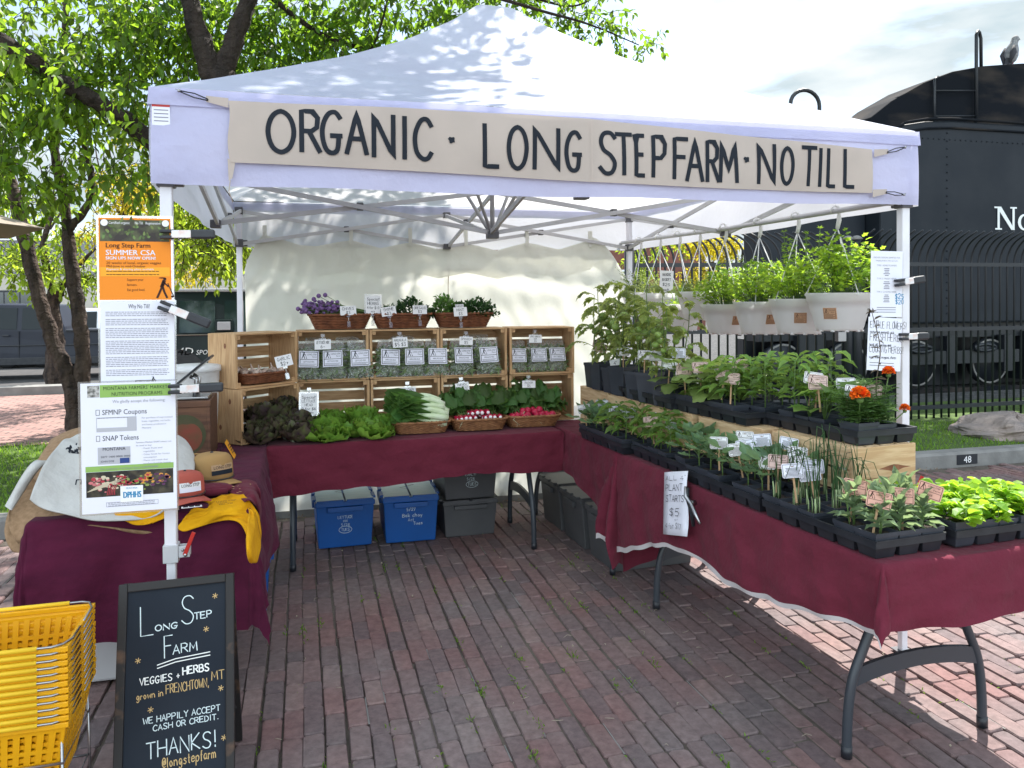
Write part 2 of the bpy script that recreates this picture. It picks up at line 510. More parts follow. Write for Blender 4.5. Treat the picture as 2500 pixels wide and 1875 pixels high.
# ------------------------------------------------------------------ mesh building
class MB:
    """Collects shapes and links them as ONE mesh object."""

    def __init__(self):
        self.v, self.f, self.mi, self.sm = [], [], [], []
        self.n = 0

    def add(self, vs, fs, m=0, X=None, smooth=False):
        vs = np.asarray(vs, float).reshape(-1, 3)
        if X is not None:
            A = np.array(X)
            vs = vs @ A[:3, :3].T + A[:3, 3]
        self.v.append(vs)
        o = self.n
        self.f.extend([[i + o for i in f] for f in fs])
        self.mi.extend([m] * len(fs))
        self.sm.extend([smooth] * len(fs))
        self.n += len(vs)
        return self

    def box(self, x0, x1, y0, y1, z0, z1, m=0, X=None):
        vs = [(x0, y0, z0), (x1, y0, z0), (x1, y1, z0), (x0, y1, z0), (x0, y0, z1), (x1, y0, z1), (x1, y1, z1), (x0, y1, z1)]
        return self.add(vs, [(0, 3, 2, 1), (4, 5, 6, 7), (0, 1, 5, 4), (1, 2, 6, 5), (2, 3, 7, 6), (3, 0, 4, 7)], m, X)

    def taper(self, w0, d0, w1, d1, z0, z1, m=0, X=None, cap0=True, cap1=True, c=(0, 0)):
        vs = []
        for w, d, z in ((w0, d0, z0), (w1, d1, z1)):
            vs += [(c[0] - w / 2, c[1] - d / 2, z), (c[0] + w / 2, c[1] - d / 2, z), (c[0] + w / 2, c[1] + d / 2, z), (c[0] - w / 2, c[1] + d / 2, z)]
        fs = [(0, 1, 5, 4), (1, 2, 6, 5), (2, 3, 7, 6), (3, 0, 4, 7)]
        if cap0:
            fs.append((0, 3, 2, 1))
        if cap1:
            fs.append((4, 5, 6, 7))
        return self.add(vs, fs, m, X)

    def bar(self, p, q, w, h, m=0, up=(0, 0, 1)):
        p, q = Vector(p), Vector(q)
        d = (q - p).normalized()
        u = Vector(up)
        s = d.cross(u)
        if s.length < 1e-4:
            s = d.cross(Vector((1, 0, 0)))
        s.normalize()
        u = s.cross(d).normalized()
        vs = []
        for c in (p, q):
            for a, b in ((-1, -1), (1, -1), (1, 1), (-1, 1)):
                vs.append(c + s * (a * w / 2) + u * (b * h / 2))
        return self.add([tuple(x) for x in vs], [(0, 3, 2, 1), (4, 5, 6, 7), (0, 1, 5, 4), (1, 2, 6, 5), (2, 3, 7, 6), (3, 0, 4, 7)], m)

    def tube(self, pts, r, n=6, m=0, X=None, closed=False, smooth=True, cap=True):
        P = np.asarray(pts, float)
        k = len(P)
        R = np.full(k, r, float) if np.isscalar(r) else np.asarray(r, float)
        T = np.zeros_like(P)
        if closed:
            T = np.roll(P, -1, 0) - np.roll(P, 1, 0)
        else:
            T[1:-1] = P[2:] - P[:-2]
            T[0] = P[1] - P[0]
            T[-1] = P[-1] - P[-2]
        T /= np.linalg.norm(T, axis=1)[:, None] + 1e-12
        ref = np.array([0, 0, 1.0]) if abs(T[0][2]) < .9 else np.array([1.0, 0, 0])
        N = np.cross(T[0], ref)
        N /= np.linalg.norm(N)
        vs = []
        a = np.arange(n) * 2 * pi / n
        for i in range(k):
            N = N - T[i] * (N @ T[i])
            N /= np.linalg.norm(N) + 1e-12
            B = np.cross(T[i], N)
            vs.append(P[i] + R[i] * (np.cos(a)[:, None] * N + np.sin(a)[:, None] * B))
        fs = []
        for i in range(k if closed else k - 1):
            j = (i + 1) % k
            for s in range(n):
                t = (s + 1) % n
                fs.append((i * n + s, i * n + t, j * n + t, j * n + s))
        if cap and not closed:
            fs.append(tuple(range(n))[::-1])
            fs.append(tuple((k - 1) * n + s for s in range(n)))
        return self.add(np.concatenate(vs), fs, m, X, smooth)

    def lathe(self, prof, n=16, m=0, X=None, smooth=True, cap=True):
        vs, fs = [], []
        for r, z in prof:
            for s in range(n):
                a = 2 * pi * s / n
                vs.append((r * cos(a), r * sin(a), z))
        for i in range(len(prof) - 1):
            for s in range(n):
                t = (s + 1) % n
                fs.append((i * n + s, i * n + t, (i + 1) * n + t, (i + 1) * n + s))
        if cap and prof[0][0] > 1e-5:
            fs.append(tuple(range(n))[::-1])
        if cap and prof[-1][0] > 1e-5:
            fs.append(tuple((len(prof) - 1) * n + s for s in range(n)))
        return self.add(vs, fs, m, X, smooth)

    def ball(self, c, r, m=0, nu=8, nv=6, sq=(1, 1, 1), X=None):
        prof = [(max(1e-6, sin(pi * i / nv)) * r, -cos(pi * i / nv) * r) for i in range(nv + 1)]
        Y = Matrix.Translation(c) @ Matrix.Diagonal((*sq, 1))
        if X is not None:
            Y = X @ Y
        return self.lathe(prof, nu, m, Y)

    def grid(self, P, m=0, X=None, smooth=True, skip=None):
        P = np.asarray(P, float)
        a, b = P.shape[:2]
        fs = [(i * b + j, i * b + j + 1, (i + 1) * b + j + 1, (i + 1) * b + j) for i in range(a - 1) for j in range(b - 1) if skip is None or not skip(i, j)]
        return self.add(P.reshape(-1, 3), fs, m, X, smooth)

    def prism(self, poly, z0, z1, m=0, X=None):
        k = len(poly)
        vs = [(x, y, z0) for x, y in poly] + [(x, y, z1) for x, y in poly]
        fs = [tuple(range(k))[::-1], tuple(range(k, 2 * k))] + [(i, (i + 1) % k, k + (i + 1) % k, k + i) for i in range(k)]
        return self.add(vs, fs, m, X)

    def mesh(self, me, m=0, X=None):
        vs = [tuple(v.co) for v in me.vertices]
        return self.add(vs, [tuple(p.vertices) for p in me.polygons], m, X)

    def build(self, name, mats, parent=None, loc=None, rot=None, bevel=0, solid=0, M=None):
        me = bpy.data.meshes.new(name)
        v = np.concatenate(self.v) if self.v else np.zeros((0, 3))
        me.from_pydata(v.tolist(), [], self.f)
        if not isinstance(mats, (list, tuple)):
            mats = [mats]
        for x in mats:
            me.materials.append(x)
        me.polygons.foreach_set('material_index', self.mi)
        me.polygons.foreach_set('use_smooth', self.sm)
        me.update()
        o = bpy.data.objects.new(name, me)
        COL.objects.link(o)
        if parent is not None:
            o.parent = parent
        if loc is not None:
            o.location = loc
        if rot is not None:
            o.rotation_euler = rot
        if M is not None:
            o.matrix_local = M
        if solid:
            s = o.modifiers.new('solid', 'SOLIDIFY')
            s.thickness = solid
            s.offset = 0
        if bevel:
            bmod = o.modifiers.new('bevel', 'BEVEL')
            bmod.width = bevel
            bmod.segments = 2
            bmod.limit_method = 'ANGLE'
            bmod.angle_limit = radians(40)
        return o


def tag(o, label, cat, group=None, kind=None):
    if label:
        o['label'] = label
    if cat:
        o['category'] = cat
    if group:
        o['group'] = group
    if kind:
        o['kind'] = kind
    return o


def struct(o, label=None):
    o['kind'] = 'structure'
    if label:
        o['label'] = label
    return o


def thing(name, label, cat, loc=(0, 0, 0), rz=0, group=None, M=None):
    o = bpy.data.objects.new(name, None)
    COL.objects.link(o)
    o.empty_display_size = .05
    o.location = loc
    o.rotation_euler = (0, 0, rz)
    if M is not None:
        o.matrix_world = M
    return tag(o, label, cat, group)


KIDS = {}


def kids(o):
    k = KIDS.get(o.name)
    if k is None:
        k = list(o.children)
        KIDS[o.name] = k
    return k


def dup(root, M, label=None, group=None):
    """A copy of a thing with copies of its parts and sub-parts."""
    r = root.copy()
    COL.objects.link(r)
    r.matrix_world = M
    if label:
        r['label'] = label
    if group:
        r['group'] = group
    for ch in kids(root):
        c = ch.copy()
        COL.objects.link(c)
        c.parent = r
        for g in kids(ch):
            d = g.copy()
            COL.objects.link(d)
            d.parent = c
    return r


class Proto:
    """First use moves the built thing itself, later uses copy it."""

    def __init__(self, root):
        self.root, self.used = root, False

    def put(self, M, label=None, group=None):
        if not self.used:
            self.used = True
            self.M0 = M
            self.root.matrix_world = M
            if label:
                self.root['label'] = label
            if group:
                self.root['group'] = group
            return self.root
        return dup(self.root, M, label, group)


def TR(x, y, z, rz=0, s=1.0, rx=0, ry=0):
    return Matrix.Translation((x, y, z)) @ Euler((rx, ry, rz)).to_matrix().to_4x4() @ Matrix.Scale(s, 4)


def frame(o, xd, yd):
    """Matrix whose x and y axes run along xd and yd (made square), origin o."""
    x = Vector(xd).normalized()
    z = x.cross(Vector(yd)).normalized()
    y = z.cross(x)
    return Matrix.Translation(o) @ Matrix((x, y, z)).transposed().to_4x4()


def bez(C, nu=12, nv=12, amp=0.0, seed=0, freq=6):
    """4x4 Bezier patch as a (nu, nv, 3) grid, with gentle wrinkles of height amp."""
    C = np.asarray(C, float)
    u = np.linspace(0, 1, nu)
    v = np.linspace(0, 1, nv)
    T4 = np.array([0, 1 / 3, 2 / 3, 1])
    B = lambda t: np.stack([(1 - t) ** 3, 3 * t * (1 - t) ** 2, 3 * t * t * (1 - t), t ** 3], 1)
    I4 = np.linalg.inv(B(T4))
    C = np.einsum('ia,jb,abk->ijk', I4, I4, C)   # the patch passes through all sixteen points
    P = np.einsum('ia,jb,abk->ijk', B(u), B(v), C)
    if amp:
        r = np.random.default_rng(seed)
        U, V = np.meshgrid(u, v, indexing='ij')
        D = np.zeros_like(U)
        for _ in range(5):
            a, b, p = r.uniform(-freq, freq), r.uniform(-freq, freq), r.uniform(0, 6)
            D += np.sin(a * U * 3 + b * V * 3 + p) / 5
        du = np.gradient(P, axis=0)
        dv = np.gradient(P, axis=1)
        N = np.cross(du, dv)
        N /= np.linalg.norm(N, axis=2)[..., None] + 1e-9
        P = P + N * (amp * D)[..., None]
    return P


# ---- leaves: many small folded leaf faces written at once
def leaf_template(kind):
    if kind == 'oval':
        V = [(0, 0, 0), (.30, -.5, .10), (.30, 0, 0), (.30, .5, .10), (.68, -.38, .06), (.68, 0, -.04), (.68, .38, .06), (1, 0, -.16)]
        F = [(0, 1, 2), (0, 2, 3), (1, 4, 5, 2), (2, 5, 6, 3), (4, 7, 5), (5, 7, 6)]
    elif kind == 'round':
        V = [(0, 0, 0), (.18, -.42, .12), (.2, 0, 0), (.18, .42, .12), (.55, -.56, .16), (.55, 0, .02), (.55, .56, .16), (.88, -.34, .04), (.95, 0, -.04), (.88, .34, .04)]
        F = [(0, 1, 2), (0, 2, 3), (1, 4, 5, 2), (2, 5, 6, 3), (4, 7, 8, 5), (5, 8, 9, 6)]
    elif kind == 'lobed':
        V = [(0, 0, 0), (.12, -.40, .06), (.34, -.26, .02), (.48, -.60, .05), (.66, -.28, 0), (1, 0, -.1), (.66, .28, 0), (.48, .60, .05), (.34, .26, .02), (.12, .40, .06), (.35, 0, -.03), (.66, 0, -.05)]
        F = [(0, 1, 2, 10), (10, 2, 4, 11), (2, 3, 4), (11, 4, 5), (11, 5, 6), (10, 11, 6, 8), (8, 6, 7), (0, 10, 8, 9)]
    elif kind == 'tri':
        V = [(0, 0, 0), (.45, -.5, .06), (.5, 0, -.02), (.45, .5, .06), (1, 0, -.05)]
        F = [(0, 1, 2), (0, 2, 3), (1, 4, 2), (2, 4, 3)]
    else:
        V = [(0, -.5, 0), (0, .5, 0), (.5, -.42, .03), (.5, .42, .03), (1, 0, -.1)]
        F = [(0, 2, 3, 1), (2, 4, 3)]
    return np.array(V, float), F


TEMPL = {k: leaf_template(k) for k in ('oval', 'round', 'lobed', 'tri', 'blade')}


def leaves(mb, P, D, L, W, kind='oval', m=0, up=None, roll=.5, curl=1.0, rng=None):
    """Adds leaves at points P pointing along D; L, W lengths and widths."""
    rng = rng or RNG
    P = np.asarray(P, float).reshape(-1, 3)
    k = len(P)
    if k == 0:
        return mb
    D = np.broadcast_to(np.asarray(D, float), P.shape).copy()
    D /= np.linalg.norm(D, axis=1)[:, None] + 1e-9
    L = np.broadcast_to(np.asarray(L, float), (k,))
    W = np.broadcast_to(np.asarray(W, float), (k,))
    U = np.broadcast_to(np.array([0, 0, 1.0]) if up is None else np.asarray(up, float), P.shape) + rng.normal(0, roll, P.shape)
    S = np.cross(U, D)
    S /= np.linalg.norm(S, axis=1)[:, None] + 1e-9
    N = np.cross(D, S)
    V, F = TEMPL[kind]
    pts = (P[:, None, :] + D[:, None, :] * (V[None, :, 0:1] * L[:, None, None]) + S[:, None, :] * (V[None, :, 1:2] * W[:, None, None])
           + N[:, None, :] * (V[None, :, 2:3] * curl * L[:, None, None]))
    nv = len(V)
    o = mb.n
    mb.v.append(pts.reshape(-1, 3))
    fs = []
    for i in range(k):
        b = o + i * nv
        fs.extend([tuple(b + j for j in f) for f in F])
    mb.f.extend(fs)
    mb.mi.extend([m] * len(fs))
    mb.sm.extend([False] * len(fs))
    mb.n += k * nv
    return mb


def dirs(k, rng=None, zlo=-1, zhi=1):
    rng = rng or RNG
    z = rng.uniform(zlo, zhi, k)
    a = rng.uniform(0, 2 * pi, k)
    s = np.sqrt(1 - z * z)
    return np.stack([s * np.cos(a), s * np.sin(a), z], 1)


# ---- writing: drawn strokes and printed text, both as flat meshes
SF = {
    'A': '0,0 .5,1 1,0|.2,.36 .8,.36', 'B': '0,0 0,1 .6,1 .85,.85 .85,.65 .6,.53 0,.53|.6,.53 .95,.4 .95,.15 .65,0 0,0',
    'C': '~1,.84 .75,1 .4,.97 .1,.72 .02,.45 .15,.15 .5,0 .8,.02 1,.15', 'D': '0,0 0,1 .5,.97 .9,.7 .95,.4 .7,.08 0,0',
    'E': '.9,1 0,1 0,0 .95,0|0,.52 .75,.52', 'F': '0,0 0,1 .95,1|0,.54 .75,.54',
    'G': '~.95,.86 .7,1 .35,.95 .08,.7 .03,.4 .2,.1 .5,0 .8,.08 .88,.4|.5,.42 1,.42', 'H': '0,0 0,1|1,0 1,1|0,.5 1,.5', 'I': '.5,0 .5,1',
    'J': '.8,1 .8,.2 .55,0 .2,.05 .05,.25', 'K': '0,0 0,1|.9,1 0,.45 .95,0', 'L': '0,1 0,0 .95,0', 'M': '0,0 .1,1 .5,.3 .9,1 1,0',
    'N': '0,0 0,1 1,0 1,1', 'O': '~.5,1 .15,.85 0,.5 .15,.14 .5,0 .85,.14 1,.5 .85,.85 .5,1', 'P': '0,0 0,1 .65,1 .95,.82 .9,.58 .6,.46 0,.46',
    'Q': '~.5,1 .15,.85 0,.5 .15,.14 .5,0 .85,.14 1,.5 .85,.85 .5,1|.6,.25 1,-.05', 'R': '0,0 0,1 .6,1 .9,.84 .85,.6 .55,.5 0,.5|.4,.5 1,0',
    'S': '~.95,.88 .7,1 .3,.98 .1,.8 .25,.58 .65,.45 .92,.25 .75,.03 .35,0 .02,.14', 'T': '.5,0 .5,1|0,1 1,1', 'U': '0,1 .02,.25 .25,0 .7,0 .95,.25 1,1',
    'V': '0,1 .5,0 1,1', 'W': '0,1 .25,0 .5,.7 .75,0 1,1', 'X': '0,0 1,1|0,1 1,0', 'Y': '0,1 .5,.5 1,1|.5,.5 .5,0', 'Z': '0,1 1,1 0,0 1,0',
    '0': '~.5,1 .12,.8 .05,.45 .2,.1 .5,0 .82,.12 .95,.5 .85,.85 .5,1', '1': '.25,.8 .55,1 .55,0', '2': '~.05,.78 .3,1 .7,.98 .88,.75 .7,.48 .05,0 .95,.03',
    '3': '~.08,.9 .5,1 .85,.8 .45,.55 .9,.35 .7,.04 .05,.08', '4': '.75,0 .75,1 .05,.35 1,.35', '5': '.9,1 .2,1 .12,.58 .6,.62 .92,.38 .7,.04 .08,.05',
    '6': '~.8,1 .3,.75 .08,.3 .4,0 .85,.15 .75,.5 .12,.35', '7': '0,1 .95,1 .4,0', '8': '~.5,.53 .15,.75 .5,1 .85,.75 .5,.53 .08,.25 .5,0 .92,.25 .5,.53',
    '9': '~.88,.65 .5,.5 .12,.72 .45,1 .85,.8 .8,.3 .5,0', '$': '~.95,.84 .6,.95 .15,.85 .2,.6 .75,.42 .85,.2 .5,.06 .05,.15|.5,-.1 .5,1.1', '+': '.5,.2 .5,.75|.15,.48 .85,.48',
    '/': '.1,-.1 .9,1.1', '!': '.5,.3 .5,1.05|.5,0 .5,.1', '.': '.4,0 .6,.05', ',': '.5,.08 .35,-.15', '"': '.35,1 .35,.8|.65,1 .65,.8', '-': '.1,.45 .9,.45',
    '*': '.5,.15 .5,.85|.15,.3 .85,.7|.85,.3 .15,.7', '@': '~.7,.3 .4,.3 .35,.6 .65,.7 .75,.35 .95,.4 .9,.8 .5,1 .1,.75 .1,.25 .5,0 .85,.1', ':': '.5,.1 .5,.18|.5,.6 .5,.68',
    'a': '~.8,.5 .45,.6 .1,.35 .3,.02 .75,.2 .8,.55 .8,.1 .98,.02', 'c': '~.9,.5 .5,.6 .1,.3 .4,0 .9,.08', 'd': '~.75,.45 .4,.6 .08,.25 .4,0 .78,.25|.8,1 .8,0', 'e': '~.1,.32 .85,.36 .6,.62 .15,.45 .15,.1 .5,0 .9,.12',
    'f': '~.8,.95 .5,.95 .4,.6 .4,-.1|.1,.55 .75,.55', 'g': '~.8,.5 .4,.6 .1,.3 .4,.02 .8,.4 .78,-.2 .4,-.4 .1,-.25', 'h': '0,0 .05,1|~.03,.35 .45,.6 .8,.4 .85,0', 'i': '.5,0 .5,.55|.5,.78 .5,.84', 'k': '0,0 0,1|.8,.6 .05,.3 .85,0',
    'l': '.4,1 .4,.05 .6,0', 'm': '0,0 .02,.55|~.02,.4 .25,.6 .45,.4 .47,0|~.47,.4 .7,.6 .92,.4 .95,0', 'n': '0,0 .02,.58|~.02,.38 .45,.6 .8,.4 .85,0', 'o': '~.45,.6 .1,.35 .4,0 .8,.25 .45,.6',
    'p': '0,-.4 .05,.55|~.04,.4 .5,.62 .85,.35 .5,0 .05,.12', 'r': '0,0 .05,.58|~.05,.35 .4,.58 .8,.5', 's': '~.8,.5 .4,.6 .2,.42 .75,.22 .5,0 .08,.08', 't': '~.4,.95 .4,.15 .75,.02|.1,.6 .8,.6', 'u': '~.05,.58 .1,.1 .5,.05 .8,.4 .82,.58 .84,0', 'v': '0,.58 .4,0 .8,.58',
    'w': '0,.58 .25,0 .5,.45 .75,0 1,.58', 'x': '0,0 .8,.58|0,.58 .8,0', 'y': '0,.58 .42,.05|.85,.58 .25,-.4', 'b': '0,1 0,0|~0,.4 .5,.6 .85,.3 .5,0 0,.1', 'z': '0,.55 .8,.55 0,0 .85,0',
}
_NARROW = {'I': .35, 'i': .3, 'l': .4, '!': .35, '.': .35, ',': .35, ':': .35, '1': .5, 'J': .7, 't': .6, 'f': .6, 'r': .65, '"': .4, 'M': 1.15, 'W': 1.2, 'm': 1.15, 'w': 1.1}


def glyph(ch):
    out = []
    for s in SF.get(ch, '').split('|'):
        if not s:
            continue
        cv = s[0] == '~'
        pts = [tuple(float(a) for a in p.split(',')) for p in s.lstrip('~').split()]
        if cv and len(pts) > 2:
            q = [pts[0]] + pts + [pts[-1]]
            if pts[0] == pts[-1]:
                q = [pts[-2]] + pts + [pts[1]]
            r = []
            for i in range(1, len(q) - 2):
                for t in (0, .25, .5, .75):
                    a, b, c, d = (np.array(q[j]) for j in (i - 1, i, i + 1, i + 2))
                    r.append(tuple(.5 * (2 * b + (c - a) * t + (2 * a - 5 * b + 4 * c - d) * t * t + (3 * b - a - 3 * c + d) * t ** 3)))
            r.append(pts[-1])
            pts = r
        out.append(pts)
    return out


def ribbon(mb, pts, w, m=0, X=None, z=0.0):
    """A flat stroke of width w along pts (2-D)."""
    P = np.asarray(pts, float)
    k = len(P)
    T = np.zeros_like(P)
    T[1:-1] = P[2:] - P[:-2]
    T[0] = P[1] - P[0]
    T[-1] = P[-1] - P[-2]
    T /= np.linalg.norm(T, axis=1)[:, None] + 1e-9
    P = P.copy()
    P[0] -= T[0] * w * .3
    P[-1] += T[-1] * w * .3
    N = np.stack([-T[:, 1], T[:, 0]], 1)
    # sharp corners: widen along the bisector
    for i in range(1, k - 1):
        a = P[i] - P[i - 1]
        a /= np.linalg.norm(a) + 1e-9
        c = abs(a[0] * T[i][0] + a[1] * T[i][1])
        N[i] /= max(c, .55)
    A, B = P + N * w / 2, P - N * w / 2
    vs = np.concatenate([np.c_[A, np.full(k, z)], np.c_[B, np.full(k, z)]])
    mb.add(vs, [(i + k, i + 1 + k, i + 1, i) for i in range(k - 1)], m, X)


def write(mb, s, x, y, h, w=None, thick=.1, m=0, X=None, jit=.03, gap=.28, rng=None, z=0.0, align='l', slant=0.0):
    """Hand-drawn line of text at baseline (x, y), letter height h; small jitter."""
    rng = rng or random
    w = w or h * .62
    adv = [(.45 if c == ' ' else _NARROW.get(c, 1)) * w + gap * w for c in s]
    tot = sum(adv) - gap * w
    if align == 'c':
        x -= tot / 2
    for c, a in zip(s, adv):
        lw = a - gap * w
        dx, dy, sc = rng.uniform(-jit, jit) * h, rng.uniform(-jit, jit) * h, 1 + rng.uniform(-jit, jit) * 2
        for st in glyph(c):
            ribbon(mb, [(x + dx + px * lw + slant * py * h, y + dy + py * h * sc) for px, py in st], thick * h, m, X, z)
        x += a
    return tot


_TXT = {}


def text_mesh(s):
    if s not in _TXT:
        cu = bpy.data.curves.new('lettering', 'FONT')
        cu.body = s
        cu.resolution_u = 2
        o = bpy.data.objects.new('lettering', cu)
        me = bpy.data.meshes.new_from_object(o)
        bpy.data.objects.remove(o)
        bpy.data.curves.remove(cu)
        v = np.array([tuple(p.co) for p in me.vertices]).reshape(-1, 3)
        _TXT[s] = (v, [tuple(p.vertices) for p in me.polygons])
        bpy.data.meshes.remove(me)
    return _TXT[s]


def printed(mb, s, x, y, h, m=0, X=None, z=0.0, align='l', width=None, fat=0.0):
    """Printed line: cap height h at baseline (x, y); width squeezes it."""
    v, f = text_mesh(s)
    if len(v) == 0:
        return
    v = v.copy()
    w0 = v[:, 0].max()
    k = h / .70
    kx = k if width is None else width / w0
    if align == 'c':
        x -= kx * w0 / 2
    vv = np.c_[v[:, 0] * kx + x, v[:, 1] * k + y, np.full(len(v), z)]
    mb.add(vv, f, m, X)


def rule(mb, x0, y0, x1, y1, m=0, X=None, z=0.0):
    mb.add([(x0, y0, z), (x1, y0, z), (x1, y1, z), (x0, y1, z)], [(0, 1, 2, 3)], m, X)


def outline(mb, x0, y0, x1, y1, t, m=0, X=None, z=0.0):
    rule(mb, x0, y0, x1, y0 + t, m, X, z)
    rule(mb, x0, y1 - t, x1, y1, m, X, z)
    rule(mb, x0, y0 + t, x0 + t, y1 - t, m, X, z)
    rule(mb, x1 - t, y0 + t, x1, y1 - t, m, X, z)


def digger(mb, x, y, h, m=0, X=None, z=0.0):
    """The stepping figure with a spade that is printed on tags, labels and posters."""
    s = h
    for pts, w in (([(.10, 0), (.28, .42), (.36, .66)], .10), ([(.55, 0), (.42, .30), (.34, .62)], .10), ([(.32, .55), (.42, .82)], .17), ([(.38, .78), (.62, .55)], .07), ([(.60, .70), (.86, .04)], .045)):
        ribbon(mb, [(x + a * s, y + b * s) for a, b in pts], w * s, m, X, z)
    a = np.arange(8) * pi / 4
    mb.add([(x + (.46 + .075 * cos(t)) * s, y + (.93 + .075 * sin(t)) * s, z) for t in a], [tuple(range(8))], m, X)
    mb.add([(x + (.34 + .17 * cos(t)) * s, y + (.86 + .03 * sin(t)) * s + .12 * s, z) for t in a], [tuple(range(8))], m, X)
    mb.add([(x + (.80 + .14 * .5 * cos(t)) * s, y + (.04 + .06 * sin(t)) * s, z) for t in a], [tuple(range(8))], m, X)


def scribble_lines(mb, x0, x1, y0, y1, step, t, m=0, X=None, z=0.0, rng=None, ragged=.25, words=True):
    """Rows of small print too small to read: short word-length dashes."""
    rng = rng or random
    y = y1
    while y > y0:
        x = x0
        end = x1 - rng.uniform(0, ragged) * (x1 - x0)
        while x < end:
            w = rng.uniform(2.5, 7) * t if words else end - x
            rule(mb, x, y - t, min(x + w, end), y, m, X, z)
            x += w + t * .9
        y -= step

# ------------------------------------------------------------------ measured points
CAMP = np.array([0.4487, -2.8241, 1.5493])
_R, _U, _F = np.array(cam_r), np.array(cam_u), np.array(cam_f)


def at(x, y, X=None, Y=None, Z=None):
    """World point seen at photo pixel (x, y) in the given plane."""
    d = _F + _R * (x - 1250) / 1898.15 - _U * (y - 764.16) / 1898.15
    t = (Z - CAMP[2]) / d[2] if Z is not None else (Y - CAMP[1]) / d[1] if Y is not None else (X - CAMP[0]) / d[0]
    return CAMP + t * d


# ------------------------------------------------------------------ ground
g = MB()
g.add([(-300, -60, -.32), (300, -60, -.32), (300, 400, -.32), (-300, 400, -.32)], [(0, 1, 2, 3)])
struct(g.build('ground', M_ASPH))
g = MB()
g.add([(-12, -9, -.013), (16, -9, -.013), (16, 3.02, -.013), (-12, 3.02, -.013)], [(0, 1, 2, 3)])
struct(g.build('road', M_EARTH))


def paving():
    r = np.random.default_rng(3)
    mb = MB()
    bw, bl, gap = .076, .205, .0050
    und = lambda x, y: .006 * sin(2.1 * x + .7) * cos(1.7 * y) + .004 * sin(4.3 * x - 2.9 * y)
    nx0, nx1 = int(-3.2 / bw), int(8.0 / bw)
    for i in range(nx0, nx1):
        off = (i % 2) * bl / 2 + r.uniform(-.03, .03)
        y = -1.9 + off
        cx = i * bw + .004 * sin(i * 1.7)
        while y < 2.93:
            L = bl * r.uniform(.93, 1.05) if r.random() > .06 else bl * .5
            cyy = y + L / 2
            y += L
            if cyy + L / 2 > 2.99:
                break
            if cx < -1.4 - .25 * (cyy + 2) or cx > 3.4 + 1.0 * (cyy + 2):
                continue
            gx = cx + .006 * sin(cyy * 2.3 + i * .2)
            w, l = (bw - gap) / 2 * r.uniform(.97, 1.035), (L - gap) / 2
            c = .009
            ring = np.array([(-w + c, -l), (w - c, -l), (w, -l + c), (w, l - c), (w - c, l), (-w + c, l), (-w, l - c), (-w, -l + c)])
            ring = ring + r.uniform(-.0022, .0022, ring.shape)
            z0 = und(gx, cyy) + r.normal(0, .0016)
            tx, ty = r.normal(0, .014), r.normal(0, .009)
            lv = []
            for s, dz in ((1.0, -.03), (1.0, -.007), (.93, -.001)):
                q = ring * s if s == 1.0 else np.c_[ring[:, 0] * .91, ring[:, 1] * .965]
                z = z0 + dz + (q[:, 0] * tx + q[:, 1] * ty if dz > -.02 else 0) + (r.uniform(-.0022, .0008, 8) if dz > -.02 else 0)
                lv.append(np.c_[q[:, 0] + gx, q[:, 1] + cyy, np.broadcast_to(z, (8,))])
            fs = [(a * 8 + s, a * 8 + (s + 1) % 8, a * 8 + 8 + (s + 1) % 8, a * 8 + 8 + s) for a in (0, 1) for s in range(8)] + [tuple(16 + s for s in range(8))]
            mb.add(np.concatenate(lv), fs, 0)
            if r.random() < .028:   # pale sand in a joint
                x1 = gx + bw / 2
                zz = z0 - .004
                mb.add([(x1 - .003, cyy - l, zz), (x1 + .003, cyy - l, zz), (x1 + .002, cyy + l, zz), (x1 - .002, cyy + l, zz)], [(0, 1, 2, 3)], 1)
    return mb.build('paving', [M_PAVE, M_CONC])


struct(paving())

# weeds in the joints
r = np.random.default_rng(5)
wd = MB()
for _ in range(260):
    x, y = r.uniform(-.6, 4.5), r.uniform(-1.0, 2.9)
    x = round(x / .076) * .076 + .038
    k = r.integers(5, 16)
    P = np.c_[x + r.normal(0, .008, k), y + r.normal(0, .035, k), np.full(k, -.008)]
    leaves(wd, P, np.c_[r.normal(0, .6, (k, 2)), np.full(k, .8)], r.uniform(.010, .024, k), .005, 'oval', rng=r)
tag(wd.build('joint_weeds', L_GRASS), 'small weeds growing in the joints of the brick street', None, kind='stuff')

# litter: pale specks and dead stalks
lt = MB()
for _ in range(110):
    x, y = r.uniform(-.4, 4.2), r.uniform(-1.0, 2.8)
    a = r.uniform(0, 6.28)
    L = r.uniform(.008, .05)
    lt.tube([(x, y, .010), (x + cos(a) * L * .5, y + sin(a) * L * .5, .013), (x + cos(a + .4) * L, y + sin(a + .4) * L, .009)], .0011, 4)
for _ in range(60):
    x, y = r.uniform(-.4, 4.2), r.uniform(-1.0, 2.8)
    lt.ball((x, y, .008), r.uniform(.002, .005), 0, 5, 4)
tag(lt.build('litter', mat('dry stalk', (.34, .29, .22), .9)), 'dry stalks and specks lying on the brick street', None, kind='stuff')

